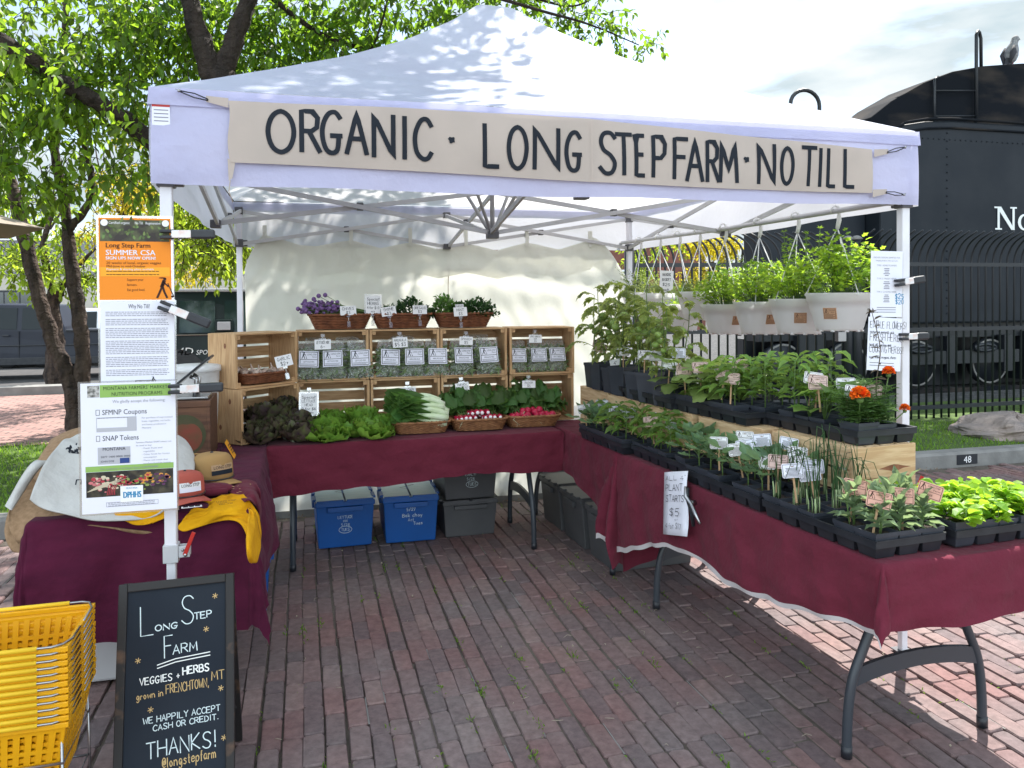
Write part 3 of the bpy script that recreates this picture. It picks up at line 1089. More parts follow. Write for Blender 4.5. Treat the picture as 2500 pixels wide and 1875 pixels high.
# kerb with the painted stall number
kb = MB()
kb.prism([(3.0, -.05), (3.0, .105), (3.02, .128), (3.15, .128), (3.15, -.05)], -14, 14, X=Matrix(((0, 0, 1, 0), (1, 0, 0, 0), (0, 1, 0, 0), (0, 0, 0, 1))))
pa, pb = at(2336, 1120, Y=2.998), at(2386, 1120, Y=2.998)
kb.box(pa[0], pb[0], 2.9955, 3.001, .012, .103, 1)
nm = MB()
printed(nm, '48', (pa[0] + pb[0]) / 2, .028, .062, 2, X=Matrix(((1, 0, 0, 0), (0, 0, 1, 2.9930), (0, 1, 0, 0), (0, 0, 0, 1))), align='c')
kb.v += nm.v
kb.f += [[i + kb.n for i in f] for f in nm.f]
kb.mi += [2] * len(nm.f)
kb.sm += [False] * len(nm.f)
struct(kb.build('kerb', [M_CONC, M_BLACK, M_PAPERW]))
gt = MB()   # gutter strip of dead leaves along the kerb
for _ in range(700):
    P = (r.uniform(-1.5, 6), 2.985 - abs(r.normal(0, .04)), r.uniform(.0, .012))
    leaves(gt, [P], dirs(1, r), r.uniform(.008, .022), .008, 'tri', rng=r)
tag(gt.build('leaf_litter', mat('dead leaf', (.22, .15, .08), .9, island=.5)), 'dead leaves gathered along the foot of the kerb', None, kind='stuff')

# lawn, pink brick path, second kerb and raised ground behind
def sheet(name, x0, x1, y0, y1, z, m):
    q = MB()
    q.add([(x0, y0, z), (x1, y0, z), (x1, y1, z), (x0, y1, z)], [(0, 1, 2, 3)])
    return struct(q.build(name, m))


sheet('lawn', -14, 14, 3.15, 6.05, .108, mat('lawn soil', (.045, .075, .018), .95, col2=(.07, .12, .02), nscale=4))
sheet('path', -30, 5.2, 6.05, 10.9, .112, M_FARBRICK)
q = MB()
q.box(-30, 5.2, 10.9, 11.25, -.32, .24)
struct(q.build('pavement_edge', M_CONC))
q = MB()
q.box(5.2, 30, 6.05, 60, -.32, .10)
struct(q.build('gravel_bed', mat('grey stone ballast', (.10, .10, .10), .95, col2=(.04, .042, .045), nscale=14, bump=1.0, bscale=16, bdist=.05)))

gr = MB()
for x0, x1, y0, y1, n, hh in ((-5.6, -.3, 3.17, 6.1, 15000, .060), (3.6, 9.5, 3.17, 4.6, 6000, .05)):
    P = np.c_[r.uniform(x0, x1, n), r.uniform(y0, y1, n), np.full(n, .106)]
    leaves(gr, P, np.c_[r.normal(0, .45, (n, 2)), np.full(n, 1.0)], r.uniform(.4, 1.2, n) * hh, .007, 'blade', rng=r)
tag(gr.build('grass', L_GRASS), 'mown grass between the kerb and the brick path', None, kind='stuff')

# ------------------------------------------------------------------ canopy tent
W = 2.95
HIP = [(0, 3.215), (.06, 3.18), (.18, 3.015), (.36, 2.81), (.56, 2.615), (.75, 2.455), (.90, 2.335), (1.0, 2.262)]


def hipz(t):
    return float(np.interp(t, [a for a, b in HIP], [b for a, b in HIP]))


tent = thing('canopy_tent', 'white pop-up canopy tent with a peaked top standing over the market stall', 'canopy tent')
N = 30
mb = MB()
c = W / 2
for s in range(4):
    ca, sa = round(cos(s * pi / 2)), round(sin(s * pi / 2))
    P = np.zeros((N + 1, N + 1, 3))
    for i in range(N + 1):
        t = i / N
        for j in range(N + 1):
            u = 2 * j / N - 1
            R = 1.508 * t
            z = hipz(t) - .030 * (1 - u * u) * sin(pi * min(1, t)) ** 1.0
            z += .004 * sin(9 * u + 4 * t) * t * (1 - t) * 4
            x, y = u * R, -R
            P[i, j] = (c + x * ca - y * sa, c + x * sa + y * ca, z)
    mb.grid(P)
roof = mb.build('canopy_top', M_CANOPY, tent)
for s in range(4):
    ca, sa = round(cos(s * pi / 2)), round(sin(s * pi / 2))
    nu, nv = 70, 10
    P = np.zeros((nv, nu, 3))
    for i in range(nv):
        v = i / (nv - 1)
        for j in range(nu):
            u = 2 * j / (nu - 1) - 1
            edge = 1 - abs(u) ** 12
            R = 1.512 + .004 * v + (.008 * sin(6 * u + s) + .006 * sin(17 * u + 2 * s)) * v * edge + .006 * sin(pi * v)
            ux = u * (1.512 + .004 * v)
            z = 2.262 - .006 * (1 - v) - .318 * v - .010 * v * (1 - u * u) * .6 + .003 * v * sin(9 * u + s)
            P[i, j] = (c + ux * ca + R * sa, c + ux * sa - R * ca, z)
    v_o = mb = MB().grid(P)
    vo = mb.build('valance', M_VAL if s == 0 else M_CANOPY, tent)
    if s == 0:
        lab = MB()
        lab.box(.0, .055, -.0, .0015, -.085, 0, 0)
        lab.box(.0, .055, -.0006, 0, -.024, -.008, 1)
        for k in range(4):
            lab.box(.006, .05, -.0006, 0, -.036 - k * .012, -.033 - k * .012, 2)
        lab.build('warning_label', [M_PAPER, M_RED, M_GREYINK], vo, loc=(-.034, -.045, 2.218))
# seam band along the eave
mb = MB()
for s in range(4):
    ca, sa = round(cos(s * pi / 2)), round(sin(s * pi / 2))
    P = np.zeros((5, 40, 3))
    for i in range(5):
        for j in range(40):
            u = 2 * j / 39 - 1
            R = 1.5185 + .001 * i
            P[i, j] = (c + u * R * ca + R * sa, c + u * R * sa - R * ca, 2.258 - .0145 * i + .001 * sin(11 * u))
    mb.grid(P)
mb.build('eave_band', M_VAL, tent)

for lx, ly in ((0, 0), (W, 0), (0, W), (W, W)):
    lg = MB()
    lg.box(lx - .019, lx + .019, ly - .019, ly + .019, .70 if ly == 0 else .68, 2.20)
    lo = lg.build('leg', M_WSTEEL, tent, bevel=.004)
    lg = MB()
    lg.box(lx - .0145, lx + .0145, ly - .0145, ly + .0145, .012, .72)
    lg.build('inner_tube', M_WSTEEL, lo, bevel=.003)
    lg = MB()
    lg.box(lx - .034, lx + .034, ly - .034, ly + .034, .008, .013)
    lg.build('foot_plate', M_GPLAST, lo)
    lg = MB()
    lg.box(lx - .024, lx + .024, ly - .024, ly + .024, .675, .735)
    lg.box(lx + .024, lx + .060, ly - .020, ly - .012, .69, .728)
    lg.box(lx + .024, lx + .060, ly + .006, ly + .014, .69, .728)
    lg.build('height_clamp', M_STEEL, lo, bevel=.002)
    lg = MB()
    lg.bar((lx + .045, ly - .024, .700), (lx + .075, ly - .030, .775), .008, .012)
    lg.ball((lx + .047, ly - .024, .700), .007, 1)
    lg.ball((lx + .038, ly - .022, .716), .005, 1)
    lg.build('clamp_lever', [M_RED, M_CHROME], lo)
    sx, sy = (1 if lx == 0 else -1), (1 if ly == 0 else -1)
    jb = MB()
    jb.box(lx - .028, lx + .028, ly - .028, ly + .028, 1.935, 1.99)
    jb.box(lx + sx * .005 - .02, lx + sx * .035 + .02, ly - .018, ly + .018, 1.94, 1.985)
    jb.box(lx - .018, lx + .018, ly + sy * .005 - .02, ly + sy * .035 + .02, 1.94, 1.985)
    jb.build('slider_joint', M_GPLAST, tent, bevel=.004)
    jb = MB()
    jb.box(lx - .026, lx + .026, ly - .026, ly + .026, 2.165, 2.215)
    jb.build('corner_joint', M_GPLAST, tent, bevel=.004)


def truss(p, q):
    b = MB()
    b.bar(p, q, .015, .024)
    b.build('truss_bar', M_STEEL, tent)


def node(p, sz=.026):
    b = MB()
    b.box(p[0] - sz, p[0] + sz, p[1] - sz, p[1] + sz, p[2] - .021, p[2] + .021)
    b.build('truss_joint', M_GPLAST, tent, bevel=.004)


ZU, ZL = 2.19, 1.955
mids = [(c, 0), (W, c), (c, W), (0, c)]
corn = [(0, 0), (W, 0), (W, W), (0, W)]
for i, m_ in enumerate(mids):
    for cn in (corn[i], corn[(i + 1) % 4]):
        mx, my = m_
        off = .012
        ox, oy = (0, off) if i % 2 == 0 else (off, 0)
        truss((cn[0] + ox, cn[1] + oy, ZU), (mx + ox, my + oy, ZL))
        truss((cn[0] - ox, cn[1] - oy, ZL), (mx - ox, my - oy, ZU))
        node(((cn[0] + mx) / 2, (cn[1] + my) / 2, (ZU + ZL) / 2), .018)
    node((m_[0], m_[1], ZL))
    node((m_[0], m_[1], ZU))
    mx, my = m_
    ox, oy = (.012, 0) if i % 2 == 0 else (0, .012)
    truss((mx + ox, my + oy, ZL + .005), (c + ox, c + oy, 2.165))
    truss((mx - ox, my - oy, ZU), (c - ox, c - oy, 1.93))
    node(((mx + c) / 2, (my + c) / 2, 2.063), .018)
node((c, c, 1.92), .032)
b = MB()
b.tube([(c, c, 1.92), (c, c, 3.19)], .013, 8)
b.build('centre_pole', M_STEEL, tent)
for a in range(4):
    b = MB()
    ang = pi / 4 + a * pi / 2
    b.tube([(c + .02 * cos(ang), c + .02 * sin(ang), 1.94), (c + .42 * cos(ang), c + .42 * sin(ang), 2.52)], .010, 6)
    b.build('roof_strut', M_STEEL, tent)

# hanging pipe
rl = MB()
rl.tube([(2.90, -.02, 1.962), (2.90, 1.4, 1.972), (2.90, 3.10, 2.006)], .013, 8)
tag(rl.build('hanging_rail', M_STEEL), 'thin grey pipe tied under the tent edge, carrying the hanging plant pots', 'rail')

# ------------------------------------------------------------------ back sidewall
nu, nv = 150, 70
P = np.zeros((nv, nu, 3))
ties = [.17, .77, 1.20, 1.62, 2.10, 2.62]
for j in range(nu):
    u = j / (nu - 1)
    x = .035 + 2.87 * u
    d = min(abs(x - t) for t in ties)
    top = 2.03 - .055 * min(1, d / .24) ** 1.2 - .05 * sin(pi * u)
    if x < .17:
        top = 1.78 + (2.045 - 1.78) * ((x - .035) / .135) ** .7
    if x > 2.62:
        top = 2.045 - .30 * ((x - 2.62) / .285) ** 1.8
    for i in range(nv):
        v = i / (nv - 1)
        z = top * (1 - v) + .045 * v
        fold = .022 * exp(-((z - 1.72 + .06 * sin(3 * x)) / .07) ** 2) + .014 * exp(-((z - 1.52 - .05 * sin(2.2 * x + 1)) / .10) ** 2) * (1 if x > 1.5 else .3)
        rip = (.004 * sin(5 * x + 2.2 * z) + .003 * sin(13 * x - 9 * z + 1)) * (.3 + abs(sin(2.3 * x + 1.1 * z))) + .005 * sin(6 * z + 2.5 * x) + (.0012 + .002 * u) * sin(31 * x + 23 * z) + .003 * u * sin(19 * z - 7 * x) + .0022 * sin(47 * x + 3 * sin(9 * z))
        bil = .035 * sin(pi * v) * sin(pi * u * 2 + .4)
        P[i, j] = (x, 2.965 + bil - fold * 1.6 + rip, z)
wall = MB().grid(P)
sw = thing('sidewall', 'cream cloth sidewall hung across the back of the tent', 'tent sidewall', (0, 0, 0))
wall.build('cloth_sheet', M_WALL, sw)
# hem band doubled along the top
Q = P[:9].copy()
Q[:, :, 1] -= .006
MB().grid(Q).build('top_hem', M_WALL, sw)
sm_ = MB()
Q = P[4:, 75:77].copy()
Q[:, :, 1] -= .004
Q[:, 1, 0] = Q[:, 0, 0] + .006
sm_.grid(Q)
sm_.build('seam', M_BANNER, sw)
for t in ties:
    s_ = MB()
    s_.box(t - .013, t + .013, 2.940, 2.944, 1.96, 2.09)
    s_.box(t - .013, t + .013, 2.962, 2.966, 2.03, 2.09)
    s_.build('tie_strap', M_WALL, sw)

# ------------------------------------------------------------------ banner
ban = thing('banner', 'long cream banner with hand painted black capitals hung on the front valance', 'banner')
nu, nv = 90, 10
P = np.zeros((nv, nu, 3))


def ban_y(x, v):
    return -.058 - .006 * sin(4.1 * x + .6) * v - .003 * sin(11 * x + 3 * v) - .004 * sin(pi * v)


for j in range(nu):
    u = j / (nu - 1)
    x = .205 + (2.745 - .205) * u
    zt = np.interp(x, [.2, .8, 1.494, 2.1, 2.75], [2.223, 2.232, 2.231, 2.20, 2.170])
    zb = np.interp(x, [.2, .8, 1.494, 2.1, 2.75], [2.017, 2.012, 1.993, 1.985, 1.988])
    for i in range(nv):
        v = i / (nv - 1)
        xx = x + (.004 * sin(v * 7) if j == 0 else 0)
        P[i, j] = (xx, ban_y(x, v), zt + (zb - zt) * v)
MB().grid(P).build('canvas', M_BANNER, ban)
LET = [('O', .322, .423, 2.049, 2.205), ('R', .432, .508, 2.056, 2.21), ('G', .499, .58, 2.053, 2.211), ('A', .583, .667, 2.056, 2.21), ('N', .676, .76, 2.05, 2.208), ('I', .784, .8, 2.047, 2.206),
       ('C', .819, .895, 2.047, 2.203), ('.', .949, .974, 2.114, 2.139), ('L', 1.074, 1.142, 2.029, 2.196), ('O', 1.163, 1.248, 2.025, 2.192), ('N', 1.263, 1.371, 2.029, 2.191), ('G', 1.385, 1.459, 2.025, 2.184),
       ('S', 1.517, 1.599, 2.019, 2.189), ('T', 1.586, 1.661, 2.018, 2.186), ('E', 1.665, 1.714, 2.015, 2.184), ('P', 1.736, 1.804, 2.014, 2.183), ('F', 1.826, 1.899, 2.011, 2.179), ('A', 1.881, 1.964, 2.005, 2.176),
       ('R', 1.969, 2.034, 2.005, 2.175), ('M', 2.025, 2.115, 2.005, 2.171), ('.', 2.14, 2.16, 2.093, 2.112), ('N', 2.196, 2.283, 2.004, 2.173), ('O', 2.3, 2.37, 2.005, 2.164), ('T', 2.399, 2.479, 2.004, 2.171),
       ('I', 2.484, 2.503, 2.003, 2.167), ('L', 2.523, 2.571, 2.002, 2.168), ('L', 2.603, 2.662, 2.002, 2.169)]
XZ = Matrix(((1, 0, 0, 0), (0, 0, 1, 0), (0, 1, 0, 0), (0, 0, 0, 1)))
for ch, x0, x1, z0, z1 in LET:
    mb = MB()
    t = .0165
    if ch == '.':
        k = 11
        mb.add([((x0 + x1) / 2 + (.0125 + .003 * ((i * 7) % 3 - 1)) * cos(i * 2 * pi / k), 0, (z0 + z1) / 2 + (.0125 + .003 * ((i * 5) % 3 - 1)) * sin(i * 2 * pi / k)) for i in range(k)], [tuple(range(k))])
    else:
        xa, xb = (x0 + t / 2, x1 - t / 2) if ch != 'I' else ((x0 + x1) / 2 - .01, (x0 + x1) / 2 + .01)
        for st in glyph(ch):
            # resample so strokes follow the cloth
            pts = []
            for a, b_ in zip(st[:-1], st[1:]):
                n_ = max(1, int(hypot(b_[0] - a[0], b_[1] - a[1]) / .18))
                pts += [(a[0] + (b_[0] - a[0]) * q_ / n_, a[1] + (b_[1] - a[1]) * q_ / n_) for q_ in range(n_)]
            pts.append(st[-1])
            ribbon(mb, [(xa + px_ * (xb - xa), z0 + t / 2 + py_ * (z1 - z0 - t)) for px_, py_ in pts], t, 0, XZ)
    A = np.concatenate(mb.v)
    for q_ in A:
        zt, zb = 2.215, 2.0
        q_[1] = ban_y(q_[0], min(1, max(0, (zt - q_[2]) / (zt - zb)))) - .0025
    mb.v = [A]
    mb.build('painted_letter' if ch != '.' else 'painted_dot', M_INK, ban)
sd = MB()
sd.add([(1.492, -.0695, 2.226), (1.4945, -.0695, 2.226), (1.4945, -.0695, 1.997), (1.492, -.0695, 1.997)], [(0, 1, 2, 3)])
sd.build('seam', mat('seam thread', (.50, .42, .37), .9), ban)  # thin thread line in nearly the canvas colour
for (xa, za, xb, zb) in ((.205, 2.221, .052, 2.246), (2.752, 2.160, 2.905, 2.185), (2.745, 1.992, 2.90, 1.985)):
    mb = MB()
    tw = .07 if xb > xa else -.07
    mb.add([(xa, -.060, za + .010), (xa + tw, -.060, za + .014), (xa + tw, -.060, za - .006), (xa, -.060, za - .022)], [(0, 1, 2, 3)])
    mb.build('corner_strap', M_BANNER, ban)
    mb = MB()
    for dz in (.006, -.008):
        mb.tube([(xa + tw * .9, -.063, za + dz * .3), ((xa + xb) / 2 + tw * .4, -.064, (za + zb) / 2 + dz), (xb, -.060, zb + dz * .2)], .0022, 5)
    mb.ball((xb, -.062, zb), .006, 1)
    mb.tube([(xb - .01 * np.sign(tw), -.058, zb), (xb + .012 * np.sign(tw), -.058, zb + .006)], .0015, 5, 1)
    mb.build('bungee_cord', [M_BLACK, M_CHROME], ban)
mb = MB()
mb.add([(.20, -.060, 2.03), (.225, -.060, 2.02), (.215, -.061, 1.965), (.203, -.061, 1.955)], [(0, 1, 2, 3)])
mb.tube([(.208, -.061, 1.958), (.203, -.058, 1.92), (.214, -.050, 1.885)], .0018, 5)
mb.build('loose_tie', M_BANNER, ban)

# ------------------------------------------------------------------ trees
def path_pts(pts, Y):
    """Photo pixels (x, y[, dy]) at depth Y (+dy) to world points."""
    return [at(p[0], p[1], Y=Y + (p[2] if len(p) > 2 else 0)) for p in pts]


def smooth_path(P, k=5):
    P = [np.array(p, float) for p in P]
    q = [2 * P[0] - P[1]] + P + [2 * P[-1] - P[-2]]
    out = []
    for i in range(1, len(q) - 2):
        for t in np.linspace(0, 1, k, endpoint=False):
            a, b, c_, d = q[i - 1], q[i], q[i + 1], q[i + 2]
            out.append(.5 * (2 * b + (c_ - a) * t + (2 * a - 5 * b + 4 * c_ - d) * t * t + (3 * b - a - 3 * c_ + d) * t ** 3))
    out.append(P[-1])
    return np.array(out)


def limb(mb, P, r0, r1, k=5, n=9, rng=None):
    S = smooth_path(P, k)
    rng = rng or RNG
    R = np.linspace(r0, r1, len(S)) * (1 + rng.normal(0, .05, len(S)))
    S = S + rng.normal(0, r1 * .12, S.shape)
    mb.tube(S, R, n)
    return S


def sprays(lb, tb, centre, rad, n, L=.105, W=.052, rng=None, per=(6, 11), down=.55, tw=.0035, out=None, kind='oval', keep=None, ml=0):
    """Leafy twigs spread through an ellipsoid: each a thin stem with leaves along it."""
    rng = rng or RNG
    centre, rad = np.array(centre, float), np.array(rad, float)
    for _ in range(n):
        u = dirs(1, rng)[0] * rng.uniform(0, 1) ** .42
        p = centre + u * rad
        if keep is not None and not keep(p):
            continue
        d = rng.normal(0, 1, 3)
        if out is not None:
            d = d + np.array(out) * 1.4
        d[2] -= down
        d /= np.linalg.norm(d)
        k = rng.integers(*per)
        step = L * rng.uniform(.38, .55)
        pts = [p]
        for i in range(k):
            d = d + rng.normal(0, .16, 3) + np.array([0, 0, -.10])
            d /= np.linalg.norm(d)
            pts.append(pts[-1] + d * step)
        pts = np.array(pts)
        if tb is not None:
            tb.tube(pts, np.linspace(tw, tw * .4, len(pts)), 4, cap=False)
        side = rng.choice([-1, 1], len(pts) - 1) * 1.0
        side[::2] = 1
        side[1::2] = -1
        T = np.diff(pts, axis=0)
        T /= np.linalg.norm(T, axis=1)[:, None]
        S = np.cross(T, rng.normal(0, 1, 3))
        S /= np.linalg.norm(S, axis=1)[:, None] + 1e-9
        D = T * .55 + S * side[:, None] * .85 + np.array([0, 0, -.42]) + rng.normal(0, .2, T.shape)
        q = rng.uniform(.65, 1.15, len(T))
        leaves(lb, pts[1:], D, L * q, W * q * rng.uniform(.85, 1.1), kind, ml, roll=.55, rng=rng)
        leaves(lb, pts[-1:], T[-1:] + np.array([0, 0, -.3]), L, W, kind, ml, roll=.5, rng=rng)


rt = np.random.default_rng(21)
# the two-stemmed tree beyond the merchandise table
T1 = thing('street_tree', 'tree with two dark leaning stems beyond the table with caps and shirts', 'tree', tuple(at(190, 1070, Y=6.6)))
base = Vector(T1.location)
loc = lambda P: [np.array(p) - np.array(base) for p in P]
mb = MB()
YA = 6.6
limb(mb, loc(path_pts([(188, 1085), (186, 1010), (183, 950)], YA)), .125, .105, rng=rt)
limb(mb, loc(path_pts([(180, 985), (165, 915), (135, 850), (110, 770), (82, 670), (55, 560), (35, 480), (8, 400), (-20, 320)], YA)), .085, .06, rng=rt)
limb(mb, loc(path_pts([(196, 985), (203, 880), (193, 770), (177, 670), (165, 560)], YA)), .088, .068, rng=rt)
limb(mb, loc(path_pts([(166, 575), (156, 490), (140, 420), (135, 350), (146, 250), (150, 150), (158, 50), (160, -60)], YA)), .055, .030, rng=rt)
limb(mb, loc(path_pts([(167, 560), (195, 530), (218, 490), (224, 440), (215, 390), (190, 300)], YA)), .045, .028, rng=rt)
mb.build('trunk', M_BARK, T1)
lb, tb = MB(), MB()
for (x, y, dy, rx, ry, n) in ((60, 60, -.3, 1.3, .8, 90), (220, 70, .3, 1.3, .9, 90), (330, 170, -.2, .85, .7, 60), (60, 240, .0, .8, .75, 95), (190, 270, .4, .55, .35, 20), (40, 390, -.4, .42, .50, 42), (110, 440, -.2, .30, .22, 10),
                            (300, 250, -.5, .42, .30, 16), (330, 395, -.6, .22, .35, 14), (255, 410, -.3, .28, .16, 8), (380, 60, 0, .8, .6, 55), (120, 170, -1.1, .45, .25, 20), (40, 110, -1.0, .4, .25, 16), (-80, 250, 0, .8, 1.2, 60)):
    sprays(lb, tb, at(x, y, Y=5.6 + dy) - np.array(base), (rx, .75, ry), int(n * 1.0), .112, .058, rng=rt)
lb.build('crown', L_TREE, T1)
tb.build('twig_foliage', M_BARKD, T1)

# the thick-trunked tree behind the canopy, its crown hanging over the tent
T2 = thing('shade_tree', 'big shade tree with a thick forked trunk whose crown hangs over the white canopy', 'tree', (.30, 5.2, .11))
base = Vector(T2.location)
mb = MB()
YB = 5.2
limb(mb, [np.array(p) - np.array(base) for p in [(.32, 5.2, .05), (.28, 5.2, 1.0), (.16, 5.2, 2.2), at(575, 340, Y=YB), at(532, 180, Y=YB)]], .20, .155, rng=rt)
limb(mb, loc(path_pts([(536, 215), (505, 140), (478, 60), (452, -40), (420, -160)], YB)), .115, .07, rng=rt)
limb(mb, loc(path_pts([(530, 215), (560, 130), (590, 50), (625, -50), (690, -200, -.6), (900, -420, -1.4), (1150, -600, -2.2)], YB)), .11, .05, rng=rt)
limb(mb, [np.array(p) - np.array(base) for p in [(.14, 5.2, 2.3), at(470, 425, Y=YB), at(372, 348, Y=YB), at(262, 265, Y=YB - .2), at(160, 205, Y=YB - .3), at(80, 150, Y=YB - .5), at(5, 100, Y=YB - .6), at(-90, 30, Y=YB - .7)]], .095, .055, rng=rt)
limb(mb, loc(path_pts([(620, -40), (800, 90, .3), (1040, 150, .2), (1180, 110, .0), (1280, 40, -.2)], YB)), .03, .010, rng=rt)
limb(mb, loc(path_pts([(1000, -120), (1150, -30), (1300, 20, -.2), (1440, 60, -.2), (1560, 110, -.3)], YB - .3)), .026, .006, rng=rt)
limb(mb, loc(path_pts([(1150, -60), (1290, -10), (1400, 15), (1470, -20)], YB - .3)), .02, .006, rng=rt)
limb(mb, loc(path_pts([(840, 190, .3), (900, 130, .2), (930, 60), (960, -60)], YB)), .018, .008, rng=rt)
mb.build('trunk', M_BARKD, T2)
lb, tb = MB(), MB()
for (x, y, dy, rx, ry, n) in ((470, 60, .9, .75, .6, 90), (620, 110, .7, .7, .45, 85), (780, 60, .5, .65, .45, 80), (900, 90, .4, .45, .35, 45), (1000, 40, .2, .5, .35, 40), (1120, 20, .0, .35, .3, 22),
                            (520, 190, 1.2, .8, .3, 50), (700, 170, 1.0, .7, .25, 40), (600, -80, .4, 1.6, .5, 90), (1000, -120, .0, 1.2, .5, 60), (430, 330, 1.4, .4, .5, 26)):
    sprays(lb, tb, at(x, y, Y=YB + dy) - np.array(base), (rx, .6, ry), int(n * 1.15), .105, .054, rng=rt)
for (x, y, dy, rx, ry, n) in ((1310, 15, -.2, .34, .22, 17), (1400, 40, -.2, .30, .18, 15), (1470, 75, -.3, .26, .16, 14), (1555, 95, -.3, .20, .12, 9), (1440, -40, -.2, .6, .2, 26), (1230, -20, -.1, .5, .25, 26), (1380, 90, -.2, .22, .10, 6)):
    sprays(lb, tb, at(x, y, Y=YB + dy) - np.array(base), (rx, .35, ry), n, .088, .045, rng=rt)


def over(p):
    q = p + np.array(base)
    return q[0] < 1.75 + .42 * (q[2] - 2.7) + .25 * sin(q[1] * 5) and q[2] > 4.9


for (x, y, z, rx, ry, rz, n) in ((1.7, 2.2, 5.9, 1.0, 1.0, .6, 190), (2.3, 3.4, 6.2, 1.0, 1.0, .7, 170), (1.0, 3.2, 6.0, 1.0, 1.1, .6, 130), (.5, 1.6, 6.0, .9, .9, .6, 55), (2.2, 4.7, 6.0, .9, .6, .5, 110), (.9, 4.9, 6.3, 1.0, .6, .6, 90), (-.4, 3.4, 6.4, .9, 1.2, .6, 60), (2.3, 2.2, 6.6, .5, .7, .4, 40)):
    sprays(lb, tb, np.array((x, y, z)) - np.array(base), (rx, ry, rz), int(n * 1.35), .11, .06, rng=rt, keep=over)
lb.build('crown', L_TREE2, T2)
tb.build('twig_foliage', M_BARKD, T2)

# smaller trees farther back
def far_tree(name, label, px, Y, zg, trunk, crown, leafm, L, W, group=None, kind='oval', down=.3):
    b0 = at(px[0], px[1], Y=Y)
    b0[2] = zg
    t = thing(name, label, 'tree', tuple(b0), group=group)
    mb = MB()
    for pts, r0, r1 in trunk:
        limb(mb, [at(p[0], p[1], Y=Y + (p[2] if len(p) > 2 else 0)) - b0 for p in pts], r0, r1, rng=rt)
    mb.build('trunk', M_BARK, t)
    lb, tb = MB(), MB()
    for (x, y, rx, ry, n) in crown:
        sprays(lb, tb, at(x, y, Y=Y + rt.uniform(-.5, .5)) - b0, (rx, .7, ry), n, L, W, rng=rt, down=down, tw=.006, kind=kind)
    lb.build('crown', leafm, t)
    tb.build('twig_foliage', M_BARKD, t)
    return t


far_tree('honey_locust_tree', 'airy lime green tree standing across the brick path before the cream building', (135, 945), 12.2, .0,
         [([(135, 950), (133, 860), (128, 740), (140, 705)], .16, .12), ([(135, 725), (115, 660), (105, 600), (120, 540), (135, 480)], .07, .03), ([(140, 715), (170, 680), (200, 640), (240, 600)], .06, .02), ([(118, 640), (95, 600), (70, 580)], .03, .01),
          ([(128, 540), (110, 450), (90, 380)], .02, .008), ([(122, 560), (180, 470), (230, 400)], .018, .006), ([(110, 600), (60, 480), (30, 400)], .018, .006), ([(120, 540), (140, 430), (180, 370)], .015, .005)],
         [(70, 500, .5, .16, 26), (190, 560, .35, .16, 24), (50, 600, .6, .20, 34), (160, 640, .5, .18, 30), (215, 665, .4, .24, 34), (90, 655, .6, .12, 22), (20, 645, .5, .2, 24)], L_LIME, .12, .055)
far_tree('yellow_tree', 'bare-branched tree with bright yellow spring leaves behind the poster pole', (330, 900), 9.8, .11,
         [([(330, 900), (325, 700), (315, 560), (300, 470)], .08, .05), ([(315, 560), (270, 480), (240, 400), (230, 330)], .02, .006), ([(312, 540), (350, 440), (360, 380)], .02, .006), ([(300, 480), (270, 380), (260, 290)], .015, .004), ([(318, 600), (250, 540), (210, 480)], .015, .004)],
         [(300, 470, .38, .22, 60), (360, 450, .30, .25, 46), (270, 430, .15, .07, 16), (400, 480, .30, .22, 40), (310, 300, .32, .12, 22), (460, 660, .35, .12, 40), (425, 600, .25, .15, 24), (310, 520, .3, .12, 24), (240, 560, .16, .15, 22)], L_YELLOW, .085, .030)
far_tree('weeping_tree', 'tree with drooping sunlit green leaves over the dark green vehicle', (655, 900), 7.4, .11,
         [([(655, 900), (660, 700), (650, 500), (640, 380)], .09, .07)],
         [(455, 520, .30, .32, 60), (520, 540, .30, .32, 70), (470, 600, .28, .14, 34), (550, 600, .22, .2, 40), (420, 480, .25, .2, 24), (540, 470, .3, .2, 40), (590, 560, .25, .4, 40)], L_LIME, .10, .042, down=.9)
far_tree('yellow_shrub_tree', 'golden leaved tree behind the iron fence beside the brick building', (1740, 760), 12.5, .1,
         [([(1745, 800), (1745, 690), (1740, 640)], .06, .04)],
         [(1735, 592, .36, .13, 70), (1705, 585, .2, .08, 26), (1775, 600, .22, .20, 40), (1700, 660, .30, .18, 40), (1750, 670, .28, .2, 40)], L_YELLOW, .10, .045)
far_tree('dark_conifer_tree', 'small dark green conifer beside the golden tree', (1805, 800), 11.5, .1,
         [([(1805, 820), (1808, 700), (1812, 610)], .04, .015)],
         [(1808, 640, .14, .20, 40), (1805, 690, .18, .2, 40)], L_TREE2, .07, .012)
far_tree('green_tree', 'low green tree between the tent leg and the fence post', (1560, 760), 14.0, .1,
         [([(1560, 800), (1562, 700), (1565, 640)], .06, .03)],
         [(1560, 640, .3, .3, 50), (1545, 690, .3, .25, 40), (1620, 590, .5, .10, 26)], L_LIME, .11, .05)

